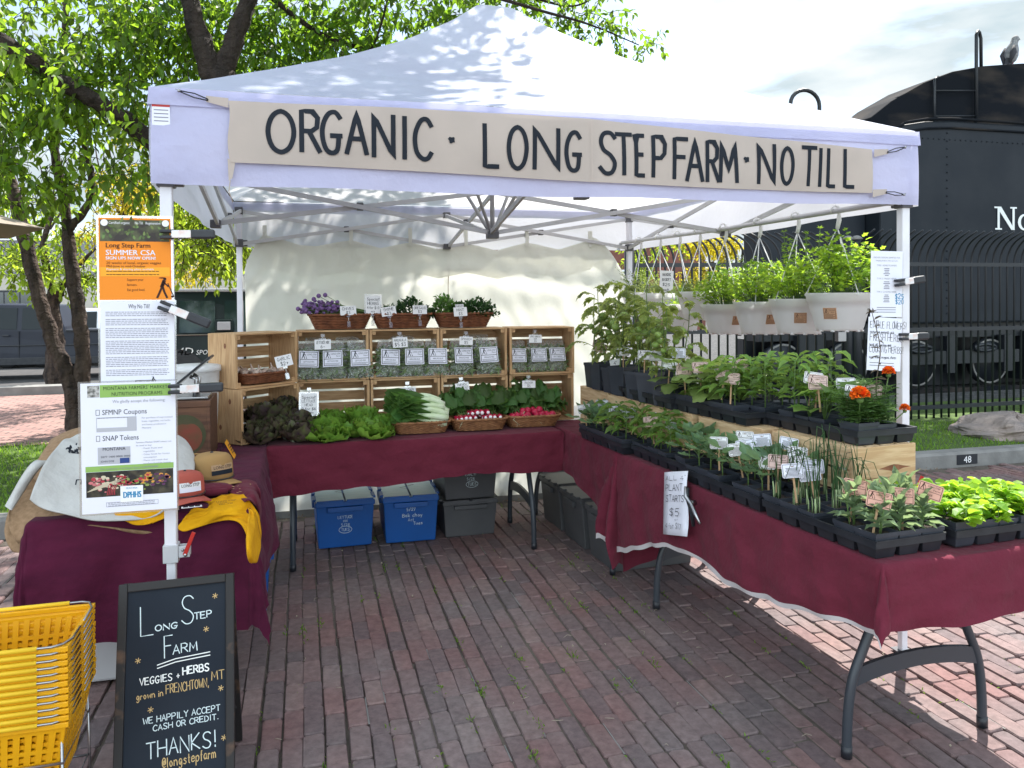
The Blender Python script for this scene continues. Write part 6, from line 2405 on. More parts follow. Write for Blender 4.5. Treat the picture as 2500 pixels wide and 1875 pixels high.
for k, (u, v, l_) in enumerate(((.36, 3.12, 'grey tote under the corner table nearest the back sidewall'), (.36, 2.72, 'grey tote under the corner table in the middle of three'), (.36, 2.30, 'grey tote under the corner table nearest the folded cloth'))):
    p = rp(u, v)
    tote(l_, p.x, p.y, 0, .56, .37, .325, M_GREY, M_GREY, AL, GT)
tote('blue tote under the clothing table, mostly hidden by maroon cloth', .06, 1.45, 0, .40, .56, .30, M_BLUE, M_BLUEL, .02, GT)

# ------------------------------------------------------------------ seed trays, pots and seedlings
def tray_proto():
    t = thing('seed_tray', 'tray', 'plant tray')
    mb = MB()
    A, B, h = .28, .54, .058
    for x0, x1, y0, y1 in ((0, A, -.004, .006), (0, A, B - .006, B + .004), (-.004, .006, 0, B), (A - .006, A + .004, 0, B)):
        mb.box(x0, x1, y0, y1, h - .004, h)
    ro = mb.build('rim', M_BLACK, t)
    mb = MB()
    for k in range(1, 3):
        mb.box(A * k / 3 - .003, A * k / 3 + .003, 0, B, h - .010, h - .002)
    for k in range(1, 6):
        mb.box(0, A, B * k / 6 - .003, B * k / 6 + .003, h - .011, h - .0025)
    for x0, x1, y0, y1 in ((-.0015, .0, 0, B), (A, A + .0015, 0, B), (0, A, -.0015, 0), (0, A, B, B + .0015)):
        mb.box(x0, x1, y0, y1, h - .024, h - .0042)
    mb.build('divider', M_BLACK, t)
    mb = MB()
    for i in range(3):
        for j in range(6):
            mb.taper(.070, .068, .088, .086, 0.001, h - .004, 0, None, True, False, (A * (i + .5) / 3, B * (j + .5) / 6))
    mb.build('pocket_base', M_BLACK, t)
    return Proto(t)


def pot_parts(t, m=None):
    mb = MB()
    h = .072
    mb.taper(.066, .066, .086, .086, 0, h - .012, 0, None, True, False)
    mb.taper(.090, .090, .091, .091, h - .012, h, 0, None, False, False)
    mb.taper(.086, .086, .090, .090, h - .012, h - .0119, 0, None, False, False)
    mb.taper(.085, .085, .085, .085, h - .016, h, 0, None, False, False)
    w, v = .0455, .0425
    o = [(-w, -w, h), (w, -w, h), (w, w, h), (-w, w, h), (-v, -v, h), (v, -v, h), (v, v, h), (-v, v, h)]
    mb.add(o, [(i, (i + 1) % 4, 4 + (i + 1) % 4, 4 + i) for i in range(4)])
    mb.build('pot', m or M_POT, t)
    mb = MB()
    n = 9
    P = np.zeros((n, n, 3))
    for i in range(n):
        for j in range(n):
            P[i, j] = ((i / (n - 1) - .5) * .084, (j / (n - 1) - .5) * .084, h - .013 + .003 * sin(5.1 * i + 2 * j) * cos(3.3 * j))
    mb.grid(P)
    mb.build('soil', M_SOIL, t)


def stem_leaf(kind, rng):
    """Stem and leaf meshes of one seedling, z = 0 at the soil."""
    st, lf = MB(), MB()
    if kind == 'sage':
        for s in range(3):
            a0, x, y = rng.uniform(0, 6), rng.normal(0, .008), rng.normal(0, .008)
            H = rng.uniform(.06, .10)
            st.tube([(x, y, -.01), (x * 1.6, y * 1.6, H * .5), (x * 2, y * 2, H)], .0018, 5)
            for k in range(9):
                q = k / 8
                a = a0 + k * 1.6
                el = .25 + .9 * q
                leaves(lf, [(x * (1 + q), y * (1 + q), H * (.15 + .85 * q))], [(cos(a) * cos(el), sin(a) * cos(el), sin(el))], rng.uniform(.05, .072) * (1 - .3 * q), rng.uniform(.018, .024), 'oval', roll=.2, curl=1.4, rng=rng)
    elif kind == 'leek':
        for s in range(8):
            x, y, a = rng.normal(0, .016), rng.normal(0, .016), rng.uniform(0, 6.28)
            H = rng.uniform(.16, .26)
            ln = rng.uniform(.02, .07)
            pts = [(x, y, -.01), (x + cos(a) * .006, y + sin(a) * .006, H * .5), (x + cos(a) * ln * .5, y + sin(a) * ln * .5, H), (x + cos(a) * (ln + .02), y + sin(a) * (ln + .02), H * .93), (x + cos(a) * (ln + .05), y + sin(a) * (ln + .05), H * rng.uniform(.5, .72))]
            S = smooth_path(pts[:3], 4)
            if s % 2:
                S = np.concatenate([S, [pts[3], pts[4]]])
            lf.tube(S, np.linspace(.0030, .0010, len(S)), 5)
            st.tube([(x, y, -.01), (x, y, .03), (x + cos(a) * .003, y + sin(a) * .003, .06)], [.0030, .0028, .0024], 6)
    elif kind == 'brassica':
        H = rng.uniform(.05, .08)
        st.tube([(0, 0, -.01), (.003, 0, H)], .0025, 5)
        for k in range(9):
            a = k * 2.4 + rng.uniform(-.3, .3)
            q = k / 8
            el = .30 + .9 * q
            pl = rng.uniform(.035, .06) * (1 - .35 * q)
            e = np.array((cos(a) * cos(el) * pl, sin(a) * cos(el) * pl, H * (.5 + .5 * q) + sin(el) * pl))
            st.tube([(0, 0, H * (.4 + .6 * q)), tuple(e * .5 + np.array((0, 0, H * .32))), tuple(e)], .0015, 4)
            X = Matrix.Translation(tuple(e)) @ Matrix.Rotation(a - pi / 2, 4, 'Z') @ Matrix.Rotation(el * .8 - .15, 4, 'X')
            L = rng.uniform(.055, .08) * (1 - .2 * q)
            ruffled_leaf(lf, X, L, L * .88, .35, .006, rng, nu=5, nv=6)
    elif kind in ('pepper', 'tall_pepper'):
        H = rng.uniform(.11, .15) if kind == 'pepper' else rng.uniform(.17, .23)
        st.tube([(0, 0, -.01), (.004, .002, H * .5), (0, .004, H)], [.0028, .0024, .0012], 5)
        n = 15 if kind == 'pepper' else 24
        for k in range(n):
            q = (k + 1) / n
            a = k * 2.4
            z = H * (.22 + .8 * q)
            r_ = rng.uniform(.012, .035)
            b = np.array((cos(a) * r_, sin(a) * r_, z + .006))
            st.tube([(0, 0, z - .004), tuple(b)], .0009, 4, cap=False)
            el = rng.uniform(-.45, .35)
            leaves(lf, [b], [(cos(a) * cos(el), sin(a) * cos(el), sin(el))], rng.uniform(.05, .075), rng.uniform(.022, .030), 'oval', roll=.3, curl=1.5, rng=rng)
    elif kind == 'aubergine':
        H = rng.uniform(.10, .15)
        st.tube([(0, 0, -.01), (.003, 0, H)], [.0032, .002], 5)
        for k in range(10):
            q = k / 9
            a = k * 2.4 + rng.uniform(-.3, .3)
            el = .1 + .9 * q + rng.uniform(-.2, .2)
            pl = rng.uniform(.03, .05)
            e = np.array((cos(a) * cos(el) * pl, sin(a) * cos(el) * pl, H * (.35 + .65 * q) + sin(el) * pl * .6))
            st.tube([(0, 0, H * (.3 + .65 * q)), tuple(e)], .0016, 4)
            X = Matrix.Translation(tuple(e)) @ Matrix.Rotation(a - pi / 2, 4, 'Z') @ Matrix.Rotation(el * .7 - .35, 4, 'X')
            L = rng.uniform(.07, .10)
            ruffled_leaf(lf, X, L, L * .72, -.25, .008, rng, nu=6, nv=7)
    elif kind == 'squash':
        for k in range(8):
            a = k * 2.4 + rng.uniform(-.3, .3)
            H = rng.uniform(.05, .16)
            o = rng.uniform(.02, .06)
            e = (cos(a) * o, sin(a) * o, H)
            st.tube([(0, 0, -.01), (cos(a) * o * .4, sin(a) * o * .4, H * .7), e], .0020, 5)
            leaves(lf, [e], [(cos(a) * .8, sin(a) * .8, rng.uniform(-.3, .25))], rng.uniform(.065, .09), rng.uniform(.075, .095), 'lobed', roll=.2, rng=rng)
    elif kind == 'basil':
        for s in range(4):
            x, y = rng.normal(0, .018), rng.normal(0, .018)
            H = rng.uniform(.045, .080)
            st.tube([(x, y, -.01), (x * 1.3, y * 1.3, H)], .0016, 5)
            n = 16
            z = H * rng.uniform(.2, 1.05, n)
            a = rng.uniform(0, 6.28, n)
            el = rng.uniform(-.3, .5, n)
            D = np.c_[np.cos(a) * np.cos(el), np.sin(a) * np.cos(el), np.sin(el)]
            leaves(lf, np.c_[x * 1.2 + .010 * np.cos(a), y * 1.2 + .010 * np.sin(a), z], D, rng.uniform(.028, .048, n), rng.uniform(.020, .030, n), 'round', roll=.3, curl=1.3, rng=rng)
    elif kind == 'tomato':
        for s in range(1):
            x, y = rng.normal(0, .01), rng.normal(0, .01)
            H = rng.uniform(.40, .47)
            bx, by = rng.normal(0, .035), rng.normal(0, .035)
            P = smooth_path([(x, y, -.01), (x + bx * .3, y + by * .3, H * .35), (x + bx * .6, y + by * .9, H * .7), (x + bx, y + by, H)], 4)
            st.tube(P, np.linspace(.0045, .0020, len(P)), 6)
            for k in range(10):
                q = .22 + .78 * k / 9
                c_ = P[min(len(P) - 1, int(q * (len(P) - 1)))]
                a = k * 2.4 + rng.uniform(-.4, .4)
                L = rng.uniform(.10, .17) * (1.1 - .45 * q)
                d = np.array((cos(a), sin(a), .45))
                pts = [c_, c_ + d * L * .4, c_ + d * L * .75 - np.array((0, 0, L * .12)), c_ + d * L - np.array((0, 0, L * .42))]
                st.tube(pts, [.0018, .0015, .0012, .0007], 4, cap=False)
                pts = smooth_path(pts, 3)
                for m in range(2, len(pts)):
                    T = pts[m] - pts[m - 1]
                    T /= np.linalg.norm(T)
                    sd = np.cross(T, (0, 0, 1))
                    sd /= np.linalg.norm(sd) + 1e-9
                    for sg in (-1, 1):
                        leaves(lf, [pts[m]], [T * .5 + sd * sg * .9 + np.array((0, 0, -.35))], rng.uniform(.032, .050), rng.uniform(.018, .028), 'lobed', roll=.35, rng=rng)
                leaves(lf, [pts[-1]], [T + np.array((0, 0, -.3))], .055, .034, 'lobed', rng=rng)
    elif kind == 'marigold':
        for s in range(5):
            a, o = rng.uniform(0, 6.28), rng.uniform(.01, .05)
            H = rng.uniform(.08, .15)
            P = smooth_path([(0, 0, -.01), (cos(a) * o * .5, sin(a) * o * .5, H * .5), (cos(a) * o, sin(a) * o, H)], 5)
            st.tube(P, .0018, 5)
            for m in range(2, len(P)):
                for q in range(5):
                    b = rng.uniform(0, 6.28)
                    d = np.array((cos(b), sin(b), rng.uniform(-.1, .5)))
                    k = 6
                    pp = P[m] + d[None] * np.linspace(.008, .05, k)[:, None]
                    sd = np.cross(d, (0, 0, 1))
                    leaves(lf, np.concatenate([pp, pp]), np.concatenate([np.tile(d * .6 + sd, (k, 1)), np.tile(d * .6 - sd, (k, 1))]), .018, .0045, 'tri', roll=.3, rng=rng)
    return st, lf


LM = {'sage': L_SAGE, 'leek': L_LEEK, 'brassica': L_BRAS, 'pepper': L_PEP, 'tall_pepper': L_PEP, 'aubergine': L_EGG, 'squash': L_SQUASH, 'basil': L_BASIL, 'tomato': L_TOM, 'marigold': L_FERN}
KNAME = {'sage': 'sage_seedling', 'leek': 'onion_seedling', 'brassica': 'cabbage_seedling', 'pepper': 'pepper_seedling', 'tall_pepper': 'pepper_seedling', 'aubergine': 'aubergine_seedling', 'squash': 'squash_seedling', 'basil': 'basil_seedling', 'tomato': 'tomato_plant', 'marigold': 'marigold'}
KDESC = {'sage': 'grey green sage seedling', 'leek': 'thin bladed onion seedlings', 'brassica': 'blue green cabbage seedling', 'pepper': 'small pepper seedling', 'tall_pepper': 'tall leafy pepper seedling', 'aubergine': 'broad pale leaved aubergine seedling', 'squash': 'lobed squash seedling', 'basil': 'bright sunlit basil', 'tomato': 'tall tomato plant', 'marigold': 'feathery marigold'}
rg = np.random.default_rng(99)
M_LEEKST = mat('pale onion stem', (.30, .38, .19), .6)
SEED = {}
for kind in LM:
    SEED[kind] = []
    for s in range(3 if kind not in ('marigold',) else 1):
        t = thing(KNAME[kind], KDESC[kind] + ' in a black pot', 'potted plant')
        pot_parts(t)
        st, lf = stem_leaf(kind, np.random.default_rng(hash_ if False else 100 + 17 * s + len(kind)))
        X0 = Matrix.Translation((0, 0, .075))
        g_ = {'brassica': 1.12, 'pepper': 1.1, 'sage': 1.12, 'aubergine': 1.12, 'basil': 1.0, 'tall_pepper': 1.05}.get(kind, 1.0)
        for mb in (st, lf):
            mb.v = [v * g_ + np.array((0, 0, .060)) for v in mb.v]
        st.build('stem', M_STEM if kind != 'leek' else M_LEEKST, t)
        lf.build('foliage', LM[kind], t)
        SEED[kind].append(Proto(t))

TRAYP = tray_proto()
COLW = ['aisle', 'middle', 'inner']
used_label = set()


def tag_proto(m, back=False, seed=0, word='SAGE'):
    r = random.Random(seed)
    t = thing('plant_tag', 'tag', 'plant tag')
    X = Matrix.Translation((0, 0, .085)) @ Matrix.Rotation(radians(80), 4, 'X')
    mb = MB()
    w, h = .036, .025
    c = .004
    mb.prism([(-w + c, -h), (w - c, -h), (w, -h + c), (w, h - c), (w - c, h), (-w + c, h), (-w, h - c), (-w, -h + c)], -.0006, .0006, 0, X)
    co = mb.build('card', m, t)
    lt = MB()
    z = .0014
    outline(lt, -w + .003, -h + .003, w - .003, h - .003, .0013, 0, X, z)
    if back:
        printed(lt, word, 0, h - .011, .0045, 0, X, z, align='c')
        y = h - .016
        while y > -h + .007:
            q = r.uniform(.55, .92) * w
            rule(lt, -q, y - .0016, q, y, 0, X, z)
            y -= .0042
    else:
        digger(lt, -w + .006, .001, .020, 0, X, z)
        printed(lt, 'LONG STEP', -.010, .012, .0058, 0, X, z, width=.036)
        printed(lt, 'Farm', .008, .003, .0058, 0, X, z, width=.020)
        rule(lt, -w + .003, -.0025, w - .003, -.0013, 0, X, z)
        printed(lt, word, 0, -.015, .0060, 0, X, z, align='c', width=.020)
    lt.build('lettering', M_BROWNINK if m is not M_PAPER else M_INK, co)
    mb = MB()
    mb.box(-.0035, .0035, .0016, .0036, -.03, .10)
    mb.build('stick', M_STICK, t)
    return Proto(t)


TAGS = {'pink': tag_proto(M_PINKCARD, False, 1, 'PEPPER'), 'peach': tag_proto(M_PEACHCARD, False, 2, 'SAGE'), 'white': tag_proto(M_PAPERW, False, 3, 'TOMATO'), 'back': tag_proto(M_PAPER, True, 4, 'KALE'), 'pinkback': tag_proto(M_PAPERW, True, 5, 'CABBAGE')}
TAGD = {'pink': 'pale pink tag', 'peach': 'peach coloured tag', 'white': 'white tag with the stepping figure', 'back': 'white tag showing its printed back', 'pinkback': 'off-white tag with lines of small print'}


def lay_tray(M, label, tname, cells, tags=(), group=None):
    """cells: {(col, row): kind}; M is the tray frame; rows count from the sunny end of the table."""
    TRAYP.put(M, label, 'black plant trays on the tables')
    for (c_, r_), kind in cells.items():
        ks = SEED[kind]
        p = ks[int(rg.integers(0, len(ks)))]
        s = rg.uniform(.9, 1.12)
        X = M @ TR(.28 * (c_ + .5) / 3, .54 * (r_ + .5) / 6, .006, int(rg.integers(0, 4)) * pi / 2 + rg.uniform(-.06, .06), s)
        p.put(X, f"{KDESC[kind]}, {COLW[c_]} column, {nth(r_)} row of the {tname}", f"{KDESC[kind]}s in the {tname}")
    for i, (c_, r_, kind, dz, yaw, roll) in enumerate(tags):
        X = M @ TR(.28 * (c_ + .5) / 3 + rg.uniform(-.015, .015) - .018, .54 * (r_ + .5) / 6 + rg.uniform(-.015, .015), .088 + dz)
        p = X.to_translation()
        face = atan2(p.y - CAMP[1], p.x - CAMP[0]) - pi / 2
        Y = Matrix.Translation(p) @ Matrix.Rotation(face + yaw, 4, 'Z') @ Matrix.Rotation(roll, 4, 'Y')
        TAGS[kind].put(Y, f"{TAGD[kind]}, {COLW[int(min(2, max(0, c_)))]} column, {nth(int(r_))} row of the {tname}", f"plant tags in the {tname}")


def trayM(u, v, z, yaw=0.0):
    return Matrix.Translation(rp(u, v, z)) @ Matrix.Rotation(AL + yaw, 4, 'Z')


zt0 = TH + .008
sageC = {(c_, r_): 'sage' for c_ in range(3) for r_ in (0, 1)}
sageC[(0, 1)] = 'sage'
for c_ in range(3):
    for r_ in (3, 4, 5):
        sageC[(c_, r_)] = 'leek'
lay_tray(trayM(.0, .03, zt0, .03), 'black tray of sage and onions at the sunny end of the table', 'sage and onion tray', sageC,
         [(0.1, 0.1, 'peach', .0, .1, .16), (1.2, 0, 'peach', .0, -.05, -.02), (2.2, 0, 'peach', .012, -.1, .25), (.2, 1.2, 'peach', .012, .1, .14), (0, 4, 'back', .02, .1, -.12), (.6, 3.4, 'back', .01, .0, -.2), (1.3, 4, 'back', .02, -.1, -.15), (0, 5, 'pink', .03, .2, .05), (1, 5, 'white', .02, .0, .06)])
lay_tray(trayM(-.01, .60, zt0, .0), 'black tray of cabbages and kale next to the onions', 'cabbage tray', {(c_, r_): 'brassica' for c_ in range(3) for r_ in range(6) if (c_, r_) not in ((0, 2), (1, 0))},
         [(.2, 3, 'pinkback', .03, .0, -.02), (.3, 2, 'pinkback', .02, -.1, -.18), (.8, 2, 'back', .03, -.1, -.22), (1.2, 3, 'white', .05, .1, .05), (1.6, 2, 'back', .05, .0, -.1), (2, 1, 'back', .05, -.1, .14), (.4, 0, 'white', .0, .1, .0), (1.8, 0, 'white', .03, .0, .08)])
lay_tray(trayM(.025, 1.19, zt0, .0), 'black tray of small peppers by the folded cloth', 'small pepper tray', {(c_, r_): ('pepper' if r_ > 1 else 'brassica') for c_ in range(3) for r_ in range(6) if (c_, r_) != (0, 1)},
         [(.3, 4, 'pink', .02, .1, -.14), (1, 3, 'back', .01, .0, .0), (2, 3, 'back', .03, -.1, -.15), (2, 2, 'pinkback', .02, .1, -.1), (1, 5, 'back', .02, .0, .1)])
lay_tray(trayM(-.02, 1.75, zt0, .02), 'black tray at the far corner beside the radish baskets', 'corner seedling tray', {(c_, r_): ('pepper' if r_ < 3 else 'brassica') for c_ in range(3) for r_ in range(6) if (c_, r_) != (1, 4)},
         [(0, 5, 'pinkback', .0, .1, -.14), (1, 5, 'back', .02, .0, .0), (.4, 2, 'back', .03, .0, .1), (1, 1, 'back', .02, .1, -.1), (2, 4, 'pinkback', .02, .0, -.12)])
MT0 = Matrix.Translation(rp(.86, .035, zt0)) @ Matrix.Rotation(AL + pi / 2, 4, 'Z')
for_b = {(c_, r_): 'basil' for c_ in range(3) for r_ in range(1, 6)}
lay_tray(MT0, 'black tray of sunlit basil at the outer corner of the table', 'basil tray', for_b)
# aisle column faces the viewer on this tray
lay_tray(trayM(.315, .46, ZR, .02), 'black tray on the riser holding marigolds and squash', 'marigold tray', {(0, 0): 'marigold', (1, 0): 'marigold', (0, 2): 'squash', (1, 2): 'squash', (2, 2): 'squash', (0, 3): 'squash', (1, 3): 'squash', (2, 3): 'squash', (0, 4): 'tall_pepper', (1, 4): 'tall_pepper', (2, 4): 'tall_pepper', (1, 5): 'tall_pepper', (2, 5): 'tall_pepper'},
         [(.2, 0.3, 'white', .02, .2, .10), (1, 0.4, 'pink', .02, -.1, .1), (0, 2, 'pink', .04, .0, -.08), (.3, 3, 'white', .05, .1, .14), (.2, 2.6, 'pink', .04, .0, .09), (1.2, 2, 'pinkback', .03, .0, -.05)])
lay_tray(trayM(.195, .985, ZR, .06), 'black tray on the riser of tall peppers and aubergines', 'pepper and aubergine tray', {(c_, r_): ('tall_pepper' if r_ < 3 else 'aubergine') for c_ in range(3) for r_ in range(6) if (c_, r_) not in ((0, 0),)},
         [(0, 2, 'pink', .03, .1, .12), (.1, 1, 'pink', .02, .0, .04), (1.2, 2.2, 'pink', .07, .0, .0), (.2, 4, 'pink', .05, .0, -.05), (0, 5, 'pink', .03, .0, -.06)])
lay_tray(trayM(.14, 1.53, ZR, .0), 'black tray on the riser under the tall fruiting tomatoes', 'first tomato tray', {(0, 0): 'aubergine', (1, 0): 'aubergine', (2, 0): 'aubergine'},
         [(0, 0.3, 'white', .05, .1, .08), (1, 1, 'back', .10, .0, .0), (0, 2, 'white', .08, .0, .03), (0, 3, 'white', .08, .0, .03)])
lay_tray(trayM(.15, 2.10, ZR, -.03), 'black tray on the riser beside the cream sidewall', 'far tomato tray', {(2, 1): 'tomato', (2, 3): 'tomato', (2, 4): 'tomato', (2, 5): 'tomato'},
         [(0, 0, 'white', .08, .0, .0), (0, 4, 'pink', .08, .2, .25), (0, 5, 'pink', .10, .2, .2)])

# tall black pots standing round the tomato plants
tp = thing('nursery_pot', 'tall pot', 'plant pot')
mb = MB()
mb.taper(.085, .085, .108, .108, 0, .15, 0, None, True, False)
mb.taper(.112, .112, .113, .113, .135, .152, 0, None, False, False)
mb.build('pot', M_POT, tp)
mb = MB()
mb.taper(.10, .10, .102, .102, .138, .1385, 0)
mb.build('soil', M_SOIL, tp)
st, lf = stem_leaf('tomato', np.random.default_rng(5))
for mb in (st, lf):
    mb.v = [v + np.array((0, 0, .138)) for v in mb.v]
st.build('stem', M_STEM, tp)
lf.build('foliage', L_TOM, tp)
mb = MB()
for x, y, z, r_ in ((.03, -.02, .42, .024), (-.04, -.03, .38, .02), (-.005, -.05, .36, .022), (.05, .02, .33, .018)):
    mb.ball((x, y, z), r_, 0, 12, 9, (1, 1, .88))
    mb.tube([(x, y, z + r_ * .8), (x * .5, y * .5, z + r_ + .02), (0, 0, z + r_ + .03)], .0012, 4)
mb.build('green_tomato', M_TOMATO, tp)
TP = Proto(tp)
TOMS = [(.20, 2.58, 'at the corner by the sidewall'), (.19, 2.45, 'second along from the sidewall'), (.19, 2.29, 'beside the tilted price card'), (.19, 2.17, 'under the card for hanging baskets'), (.19, 1.98, 'in the middle of the tomato row'), (.19, 1.84, 'bending over its neighbours'), (.19, 1.70, 'next to the broad leaved aubergines'),
        (.32, 2.50, 'in the back row by the sidewall'), (.33, 2.24, 'in the back row below the chives'), (.33, 1.95, 'in the back row below the thyme pot'), (.33, 1.72, 'in the back row below the bushy parsley')]
for k, (u, v, l_) in enumerate(TOMS):
    TP.put(Matrix.Translation(rp(u, v, ZR + .004)) @ Matrix.Rotation(k * 1.7 + AL, 4, 'Z') @ Matrix.Scale([1.0, 1.06, .97, 1.08, 1.0, 1.04, .86, 1.1, 1.05, 1.0, .9][k], 4), 'tall black pot with a fruiting tomato plant ' + l_, 'tomato plants in tall pots')

# marigold heads belong to their plants: add them to both marigolds
def petals(parent, c_, r_):
    mb = MB()
    n = 130
    u = dirs(n, rg, -.2, 1)
    leaves(mb, np.array(c_) + u * r_ * .45, u + rg.normal(0, .15, u.shape), r_ * .62, r_ * .42, 'round', roll=.3, rng=rg)
    mb.build('flower_head', M_MARI, parent)
    mb = MB()
    mb.tube([(c_[0] * .3, c_[1] * .3, .08), (c_[0] * .7, c_[1] * .7, c_[2] * .7), tuple(np.array(c_) - np.array((0, 0, r_ * .5)))], .0022, 5)
    mb.ball(tuple(np.array(c_) - np.array((0, 0, r_ * .45))), r_ * .38, 0, 8, 6)
    mb.build('flower_stalk', M_STEM, parent)


mgs = [o for o in COL.objects if o.name.startswith('marigold') and o.get('category') == 'potted plant']
for o, heads in zip(mgs, (((-.035, -.050, .165, .032), (.03, .04, .15, .02)), ((.09, .05, .26, .026), (.07, -.06, .13, .02)))):
    rot = o.matrix_world.to_euler().z
    for x, y, z, r_ in heads:
        petals(o, (x * cos(-rot) - y * sin(-rot), x * sin(-rot) + y * cos(-rot), z), r_)
if len(mgs) > 1:
    mb = MB()
    P = smooth_path([(0, 0, .08), (.01, .0, .22), (.0, .01, .36), (.03, .0, .50)], 5)
    mb.tube(P, np.linspace(.003, .0015, len(P)), 5)
    leaves(mb, P[3:], dirs(len(P) - 3, rg, -.3, .6), .04, .010, 'oval', rng=rg)
    for k in range(9):
        leaves(mb, [P[-1]], dirs(1, rg, -.2, .9), .025, .009, 'oval', rng=rg)
    mb.build('tall_spike', M_STEMP, mgs[1])

# large tag clipped by the tomatoes
q = at(1505, 900, X=2.20)
M = Matrix.Translation(tuple(q)) @ Matrix.Rotation(-.35, 4, 'Z') @ Matrix.Rotation(radians(84), 4, 'X') @ Matrix.Rotation(.22, 4, 'Z')
t = thing('price_card', 'tilted white card with a handwritten price clipped to the tomato tray', 'price card', M=M)
mb = MB()
mb.box(-.030, .030, -.055, .055, -.001, .001)
co = mb.build('card', M_PAPERW, t)
lt = MB()
for i, w_ in enumerate(('4"', 'TOMATO', '$10')):
    write(lt, w_, 0, .025 - i * .032, .017, .0105 if i != 1 else .006, .16, 0, None, .03, z=.0016, align='c')
lt.build('lettering', M_INK, co)
mb = MB()
mb.tube([(0, -.055, -.002), (.0, -.075, -.004), (.004, -.12, -.012)], .005, 6)
mb.box(-.012, .012, -.15, -.10, -.02, -.004)
mb.build('clip', M_ACRYL, t)

# ------------------------------------------------------------------ hanging pots
def hanging(label, y, zrim, kind, seed, sticker=True, x=2.925, yaw=0.0, R=.152):
    r = np.random.default_rng(seed)
    zr = 1.962 + .044 * max(0, y) / 3.1
    t = thing('hanging_pot', label, 'hanging plant', (x, y, zrim - .178), yaw, 'white hanging pots along the rail')
    mb = MB()
    prof = [(.09, .006), (.094, .0), (.102, .0), (.108, .012), (.118, .05), (.134, .105), (.1425, .138), (.1475, .140), (R, .176), (R + .003, .180), (R - .004, .180), (R - .008, .150), (.13, .140)]
    mb.lathe(prof, 40, cap=False)
    mb.lathe([(.001, .004), (.10, .004)], 24)
    for k in range(10):
        a = 2 * pi * k / 10
        mb.tube([(.099 * cos(a), .099 * sin(a), -.004), (.099 * cos(a), .099 * sin(a), .004)], .010, 6)
    po = mb.build('pot', M_WHITE, t)
    mb = MB()
    mb.lathe([(.001, .152), (.142, .148)], 24)
    mb.build('soil', M_SOIL, t)
    mb = MB()
    hz = zr - (zrim - .178)
    kx = 2.90 - x
    ap = (kx * .4, 0, hz - .085)
    mb.tube([ap, (kx * .5 + .012, .0, hz - .045), (kx + .024, 0, hz - .012), (kx + .018, 0, hz + .016), (kx, 0, hz + .023), (kx - .018, 0, hz + .012), (kx - .022, 0, hz - .010)], [.009, .011, .008, .0065, .006, .0055, .005], 8)
    for k in range(3):
        a = 2 * pi * k / 3 + .45 + seed * .7
        mb.tube([(ap[0], ap[1], ap[2] + .005), ((R - .006) * cos(a) * .5 + ap[0] * .5, (R - .006) * sin(a) * .5, (ap[2] + .176) / 2 + .004), ((R - .004) * cos(a), (R - .004) * sin(a), .176)], .0028, 5)
        mb.ball(((R - .003) * cos(a), (R - .003) * sin(a), .172), .008, 0, 7, 5)
    mb.build('hanger', M_WHITE, t)
    st, lf = MB(), MB()
    lm = L_HERB
    if kind in ('parsley', 'celery', 'mixed'):
        n = 95 if kind != 'mixed' else 70
        for k in range(n):
            a, q = r.uniform(0, 6.28), r.uniform(0, 1) ** .6
            H = r.uniform(.10, .27) * (1.15 - .55 * q) * (1.12 if kind == 'celery' else 1)
            b = np.array((cos(a) * q * .06, sin(a) * q * .06, .15))
            e = np.array((cos(a) * q * .20, sin(a) * q * .20, .15 + H))
            st.tube([b, (b + e) / 2 + np.array((0, 0, H * .15)), e], [.0019, .0016, .001], 4, cap=False)
            m_ = 9
            D = dirs(m_, r, -.5, .7) + (e - b) / np.linalg.norm(e - b) * .3
            leaves(lf, e + r.normal(0, .016, (m_, 3)), D, r.uniform(.018, .032, m_) * (1.15 if kind == 'celery' else .85), r.uniform(.018, .026, m_), 'lobed', roll=.5, rng=r)
            m_ = 3
            leaves(lf, b + (e - b) * r.uniform(.4, .8, (m_, 1)) + r.normal(0, .01, (m_, 3)), dirs(m_, r, -.2, .5), .026, .024, 'lobed', rng=r)
    if kind == 'mixed':
        for k in range(10):
            a, q = r.uniform(0, 6.28), r.uniform(.1, .7)
            P = smooth_path([(cos(a) * q * .1, sin(a) * q * .1, .15), (cos(a) * q * .13, sin(a) * q * .13, .28), (cos(a) * q * .16, sin(a) * q * .16, r.uniform(.38, .54))], 8)
            st.tube(P, .0018, 5)
            for p in P[3:]:
                leaves(lf, [p] * 9, dirs(9, r, -.1, .8), .022, .0045, 'tri', rng=r)
    if kind == 'thyme':
        lm = L_THYME
        for k in range(70):
            a, q = r.uniform(0, 6.28), r.uniform(0, 1) ** .6
            e = np.array((cos(a) * q * .15, sin(a) * q * .15, .15 + r.uniform(.05, .13)))
            b = np.array((cos(a) * q * .08, sin(a) * q * .08, .15))
            st.tube([b, e], .0009, 4, cap=False)
            leaves(lf, b + (e - b) * r.uniform(.2, 1.05, (16, 1)) + r.normal(0, .004, (16, 3)), dirs(16, r, -.3, .8), .013, .007, 'oval', rng=r)
    if kind == 'twiggy':
        lm = L_THYME
        for k in range(34):
            a, q = r.uniform(0, 6.28), r.uniform(0, 1) ** .5
            e = np.array((cos(a) * q * .22, sin(a) * q * .20, .15 + r.uniform(.10, .22)))
            b = np.array((cos(a) * q * .06, sin(a) * q * .06, .15))
            P = smooth_path([b, (b + e) / 2 + np.array((0, 0, .03)), e], 5)
            st.tube(P, .0011, 4, cap=False)
            leaves(lf, P[np.arange(20) % len(P)] + r.normal(0, .006, (20, 3)), dirs(20, r, -.3, .8), .016, .008, 'oval', rng=r)
